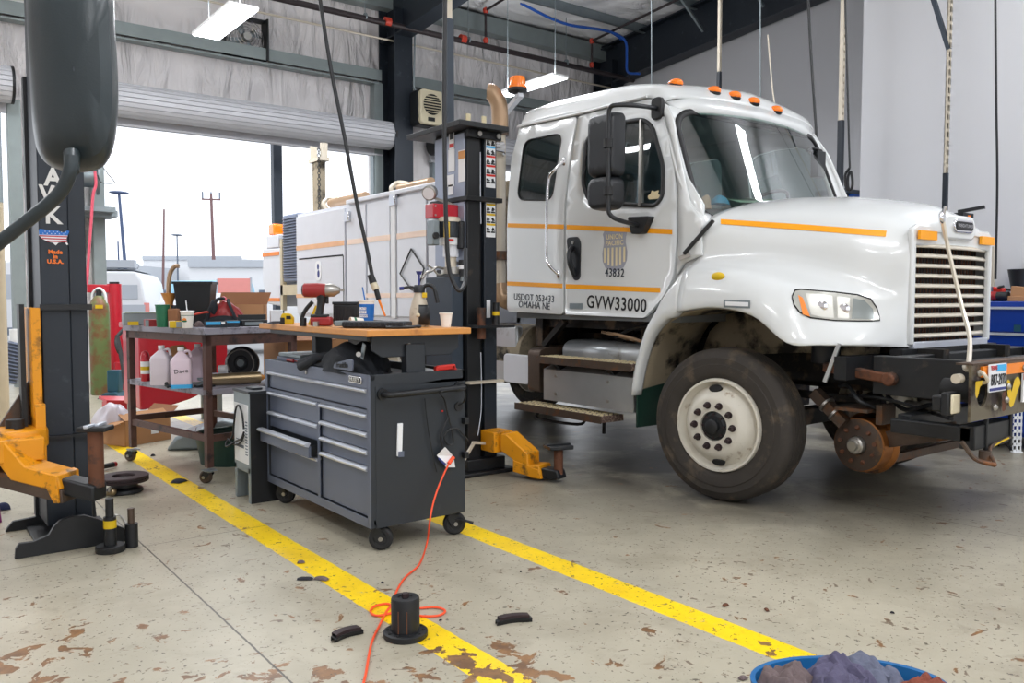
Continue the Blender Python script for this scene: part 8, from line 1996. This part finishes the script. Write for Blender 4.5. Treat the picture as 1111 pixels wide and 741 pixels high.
# orange extension cord
pts = [gy(487, 505, 3.90)]
def fl(px, py, z=0.008): return gz(px, py, z)
pts = [gy(487, 503, 3.88), gy(480, 518, 3.87), gy(474, 533, 3.86), gy(469, 550, 3.84), gy(466, 568, 3.82), fl(463, 590), fl(455, 612), fl(440, 626), fl(431, 640), fl(428, 652), fl(436, 662), fl(455, 668), fl(475, 668), fl(483, 663), fl(474, 659), fl(455, 660), fl(430, 664), fl(410, 668), fl(402, 664), fl(406, 658), fl(418, 655), fl(424, 657), fl(419, 664, 0.02), fl(413, 676), fl(404, 695), fl(400, 712), fl(396, 735), fl(388, 760)]
t = thing('extension_cord', 'bright orange extension cord running from the tool cabinet, looping round the black hub', 'cord', fl(463, 600))
build('cord', MB().tube(pts, 0.0052, n=8, k=6), M['cord_orange'], t)
build('cord_plug', MB().cyl(gy(487, 503, 3.88), gy(492, 496, 3.89), 0.011, n=12), M['cord_orange'], t)
# blue bin with rags at the bottom edge
q = gz(860, 780)
c = gz(922, 741, 0.15); c.z = 0
t = thing('rag_bin', 'blue oval plastic bin full of used rags at the bottom right of the view', 'bin', c)
th = math.radians(-40)
def el(r0, r1, z, n_=40): return [c + Matrix.Rotation(th, 3, 'Z') @ V((r0 * math.cos(2 * PI * k_ / n_), r1 * math.sin(2 * PI * k_ / n_), z)) for k_ in range(n_ + 1)]
build('bin_wall', MB().grid([el(0.001, 0.001, 0.004), el(0.25, 0.15, 0.004), el(0.27, 0.165, 0.06), el(0.295, 0.185, 0.150), el(0.31, 0.20, 0.152), el(0.31, 0.20, 0.142)]), M['blue_bin'], t, solid=0.004)
specs = [(-0.19, 0.02, 0.26, 0.26, 0.12, 'rag_taupe', 'taupe rolled rag at the left end of the blue bin'), (-0.02, 0.0, 0.42, 0.34, 0.125, 'rag_purple', 'large purple-grey rag heaped in the middle of the blue bin'), (0.10, 0.09, 0.32, 0.20, 0.13, 'rag_grey', 'slate grey rag at the back right of the blue bin heap'), (0.22, -0.04, 0.26, 0.24, 0.11, 'rag_brown', 'rust brown rag spilling at the right end of the blue bin')]
for i, (dx, dy, sx, sy, h_, m_, lb_) in enumerate(specs):
    q = c + Matrix.Rotation(th, 3, 'Z') @ V((dx, dy, 0.09))
    solo('shop_rag', rag(q, sx, sy, h_, 20 + i * 3.7, n=54, fold=14, rot=i * 0.8, amp=0.55), M[m_], lb_, 'rag', q, group='rags in the blue bin')
q = gz(806, 737)
solo('shop_rag', rag(q, 0.05, 0.04, 0.012, 31), M['rag_taupe'], 'small flat grey rag on the floor just left of the blue bin', 'rag', q)
# leaves / flakes
for i, (px, py, s_, lb_) in enumerate(((787, 658, 0.05, 'curled brown flake on bare floor beyond the near end of the right yellow line'), (832, 663, 0.04, 'brown leaf-like flake right of the curled one'), (968, 666, 0.03, 'lone black speck of debris on the open floor at right'), (478, 674, 0.02, 'tiny black nut on the yellow line beside the hub'), (565, 621, 0.025, 'dark crumb on the floor left of the right yellow line'), (415, 633, 0.025, 'black crumb left of the orange cord'))):
    q = gz(px, py)
    solo('paint_flake', rag(q, s_, s_ * 0.5, s_ * 0.3, 40 + i, n=8, rot=i), M['rust'] if i < 2 else M['rag_black'], lb_, 'debris', q)
# ================================================================ blue tool chest by the wall
q0 = gx(1062, 327, 8.15)
x0 = 8.15; y1 = gx(1040, 330, x0).y; y0 = y1 - 1.9
zt = q0.z
BC = thing('tool_chest', 'deep blue steel tool chest against the white wall behind the bumper', 'tool chest', (8.45, (y0 + y1) / 2, 0))
build('chest_body', MB().bb((x0 + 0.02, y0, 0.12), (8.85, y1, zt)), M['blue_chest'], BC, bevel=0.006)
zs = [gx(1085, p_, x0).z for p_ in (334, 362, 381, 420, 455)]
for i in range(5):
    za = zt - 0.03 if i == 0 else zs[i - 1] + 0.0; 
hz = [gx(1085, 334, x0).z, gx(1085, 362, x0).z, gx(1085, 381, x0).z, gx(1085, 381, x0).z - 0.2, gx(1085, 381, x0).z - 0.42]
for i, z in enumerate(hz):
    zb = hz[i + 1] + 0.02 if i < len(hz) - 1 else 0.16
    dr = build('drawer', MB().bb((x0, y0 + 0.03, zb), (x0 + 0.02, y1 - 0.03, z + 0.012)), M['blue_chest'], BC, bevel=0.003)
    build('drawer_handle', MB().bb((x0 - 0.02, y0 + 0.05, z - 0.012), (x0, y1 - 0.05, z + 0.01)), M['alu'], dr, smooth=False)
q = gx(1104, 356, x0)
build('chest_badge', MB().bb((x0 - 0.004, q.y - 0.03, q.z - 0.03), (x0, q.y + 0.03, q.z + 0.03)), M['teal'], BC)
for yy in (y0 + 0.15, y1 - 0.15):
    caster((8.25, yy, 0), 0.055, 0.3, par=BC); caster((8.75, yy, 0), 0.055, 0.3, par=BC)
def bc(px, dz=0.0, X=8.3): p = gx(px, 326, X); return V((X, p.y, zt + dz))
a, b = bc(1072, 0.05), bc(1094, 0.05)
t = thing('angle_grinder', 'red and black power tool lying on top of the blue chest', 'power tool', bc(1080))
build('tool_body', MB().cyl(a, a.lerp(b, 0.45), 0.045, 0.04, n=18), M['tool_red'], t)
build('tool_handle', MB().cyl(a.lerp(b, 0.4), b, 0.038, 0.042, n=18), M['black_rubber'], t)
build('tool_head', MB().box(a + V((0, 0.03, 0)), (0.09, 0.08, 0.09)), M['black_metal'], t, bevel=0.01)
a, b = bc(1072, 0.11, 8.5), bc(1090, 0.09, 8.5)
t = thing('cordless_tool', 'red tool standing behind the grinder on the blue chest', 'power tool', bc(1082, 0, 8.5))
build('tool_body', MB().bar(a, b, 0.07, 0.07), M['red_plastic'], t, bevel=0.015)
build('tool_battery', MB().box(bc(1084, 0.035, 8.5), (0.1, 0.12, 0.07)), M['black_rubber'], t, bevel=0.01)
q = bc(1066, 0, 8.4)
solo('parts_tub', MB().box(q + V((0, 0, 0.07)), (0.12, 0.14, 0.14)), M['drawer_grey'], 'grey open parts tub at the left end of the blue chest top', 'tub', q, bevel=0.008)
q = bc(1108, 0, 8.35)
solo('wood_block', MB().box(q + V((0, 0, 0.09)), (0.12, 0.14, 0.09), (0.1, 0, 0)).box(q + V((0, 0, 0.025)), (0.14, 0.18, 0.05)), M['cardboard'], 'small brown carton on the blue chest beside the red tool', 'carton', q, bevel=0.004)
q = bc(1098, 0, 8.5)
solo('cable_coil', MB().tube([q + V((0.08 * math.cos(a_ * 0.6), 0.12 * math.sin(a_ * 0.6), 0.02 + 0.008 * a_)) for a_ in range(16)], 0.013), M['cable_black'], 'coil of black cable at the back of the blue chest top', 'cable', q)
q = gx(1109, 300, 8.88)
t = thing('wall_bucket', 'black open holder hung on the white wall at the right frame edge', 'holder', q)
build('holder_body', MB().lathe([(0, -0.14), (0.07, -0.14), (0.11, 0.07), (0.12, 0.07), (0.08, -0.15), (0, -0.15)], q + V((-0.02, 0, 0)), 26), M['black_plastic'], t)
build('holder_handle', MB().tube([q + V((0.09, 0.0, 0.06)), q + V((0.1, 0.0, 0.14)), q + V((0.02, -0.02, 0.17))], 0.014), M['black_plastic'], t)
# perforated white leg + small tripod at the right edge
p = gd(1105, 415, 5.4); p = gy(1104, 489, 2.75); 
t = thing('perforated_leg', 'white perforated steel angle standing behind the bumper at the right edge', 'rack leg', V((gd(1104, 489, 6.2).x, gd(1104, 489, 6.2).y, 0)))
q = gz(1103, 491)
t.location = q
mb = MB(); w_ = 0.04; H_ = 0.75
for s_ in (0, 1):
    dirv = (cr if s_ else -cr); z = 0.0
    while z < H_:
        c = q + dirv * (w_ / 2) + V((0, 0, z + 0.0125)); mb.box(c, (w_, 0.004, 0.03), (0, 0, -AZ - (0.5 if s_ else -0.5))); 
        for k_ in (0.12, 0.88): mb.box(q + dirv * (w_ * k_) + V((0, 0, z + 0.045)), (w_ * 0.28, 0.004, 0.04), (0, 0, -AZ - (0.5 if s_ else -0.5)))
        z += 0.06
build('perforated_angle', mb, M['label_white'], t, smooth=False)
build('leg_foot', MB().box(q + V((0, 0, 0.005)), (0.09, 0.05, 0.01), (0, 0, -AZ)), M['label_white'], t, smooth=False)
q = gz(1082, 487)
t = thing('floor_stand', 'small black tripod stand on the floor beyond the rail gear', 'stand', q)
tp = q + V((0, 0, 0.17))
for a_ in (0.3, 2.4, 4.5): build('stand_leg', MB().bar(tp, q + V((0.13 * math.cos(a_), 0.13 * math.sin(a_), 0.01)), 0.015, 0.015), M['black_metal'], t)
build('stand_head', MB().cyl(tp + V((0, 0, -0.02)), tp + V((0, 0, 0.03)), 0.035, n=16), M['black_metal'], t)
# ================================================================ hanging hoses by the cabinet
pts = [gd(348, 5, 5.2), gd(360, 80, 5.2), gd(374, 150, 5.2), gd(388, 225, 5.2), gd(397, 265, 5.2), gd(404, 300, 5.2)]
p_ = gd(340, -60, 5.2); pts = [V((p_.x - 0.3, p_.y + 0.1, ROOFZ(p_.y) - 0.1)), p_.lerp(V((p_.x - 0.3, p_.y + 0.1, 8.6)), 0.3), p_] + pts
t = thing('drop_light', 'black air line hanging across the open door, ending in a coupling with a yellow tip', 'hose', gd(404, 310, 5.2))
build('drop_hose', MB().tube(pts, 0.0125, n=8), M['cable_black'], t)
def tp_(a, b, r, m, nm, r2=None): build(nm, MB().cyl(gd(a[0], a[1], 5.2), gd(b[0], b[1], 5.2), r, r2, n=16), M[m], t)
tp_((402, 298), (405, 307), 0.02, 'black_rubber', 'coupling', 0.024); tp_((405, 307), (408, 314), 0.022, 'cream_plastic', 'swivel_ring', 0.024)
tp_((408, 314), (411, 325), 0.016, 'black_rubber', 'grip'); tp_((411, 325), (418, 343), 0.008, 'orange_strip', 'yellow_tip', 0.006)
p_ = gd(483, -60, 4.75)
pts = [V((p_.x, p_.y, ROOFZ(p_.y) - 0.1)), V((p_.x, p_.y, p_.z + 1)), p_, gd(483, 0, 4.75), gd(482, 80, 4.75), gd(482.5, 170, 4.75), gd(484, 240, 4.75), gd(487, 290, 4.75), gd(495, 312, 4.75), gd(501, 314, 4.76), gd(505, 302, 4.9), gd(505, 270, 5.0)]
solo('power_cable', MB().tube(pts, 0.013, n=8), M['cable_black'], 'thick black cable hanging before the middle lift column, curling up at its pump', 'cable', pts[6])
# ================================================================ camera, sky, view
cam = bpy.data.cameras.new('camera'); co = bpy.data.objects.new('camera', cam); COL.objects.link(co)
cam.sensor_fit = 'HORIZONTAL'; cam.sensor_width = 36.0; cam.lens = 900.0 / 1111.0 * 36.0
cam.clip_start = 0.05; cam.clip_end = 400
co.matrix_world = Matrix(((cr.x, cu.x, -cf.x, CAM.x), (cr.y, cu.y, -cf.y, CAM.y), (cr.z, cu.z, -cf.z, CAM.z), (0, 0, 0, 1)))
S.camera = co
w = bpy.data.worlds.new('overcast'); S.world = w; w.use_nodes = True
bg = w.node_tree.nodes['Background']; bg.inputs[0].default_value = (0.90, 0.94, 1.0, 1); bg.inputs[1].default_value = 2.4
S.view_settings.view_transform = 'Standard'; S.view_settings.look = 'None'; S.view_settings.gamma = 1.0; S.view_settings.use_curve_mapping = False
S.view_settings.exposure = -0.28
S.cycles.use_denoising = True
S.cycles.max_bounces = 8; S.cycles.diffuse_bounces = 4; S.cycles.glossy_bounces = 4; S.cycles.transparent_max_bounces = 12; S.cycles.sample_clamp_indirect = 6.0
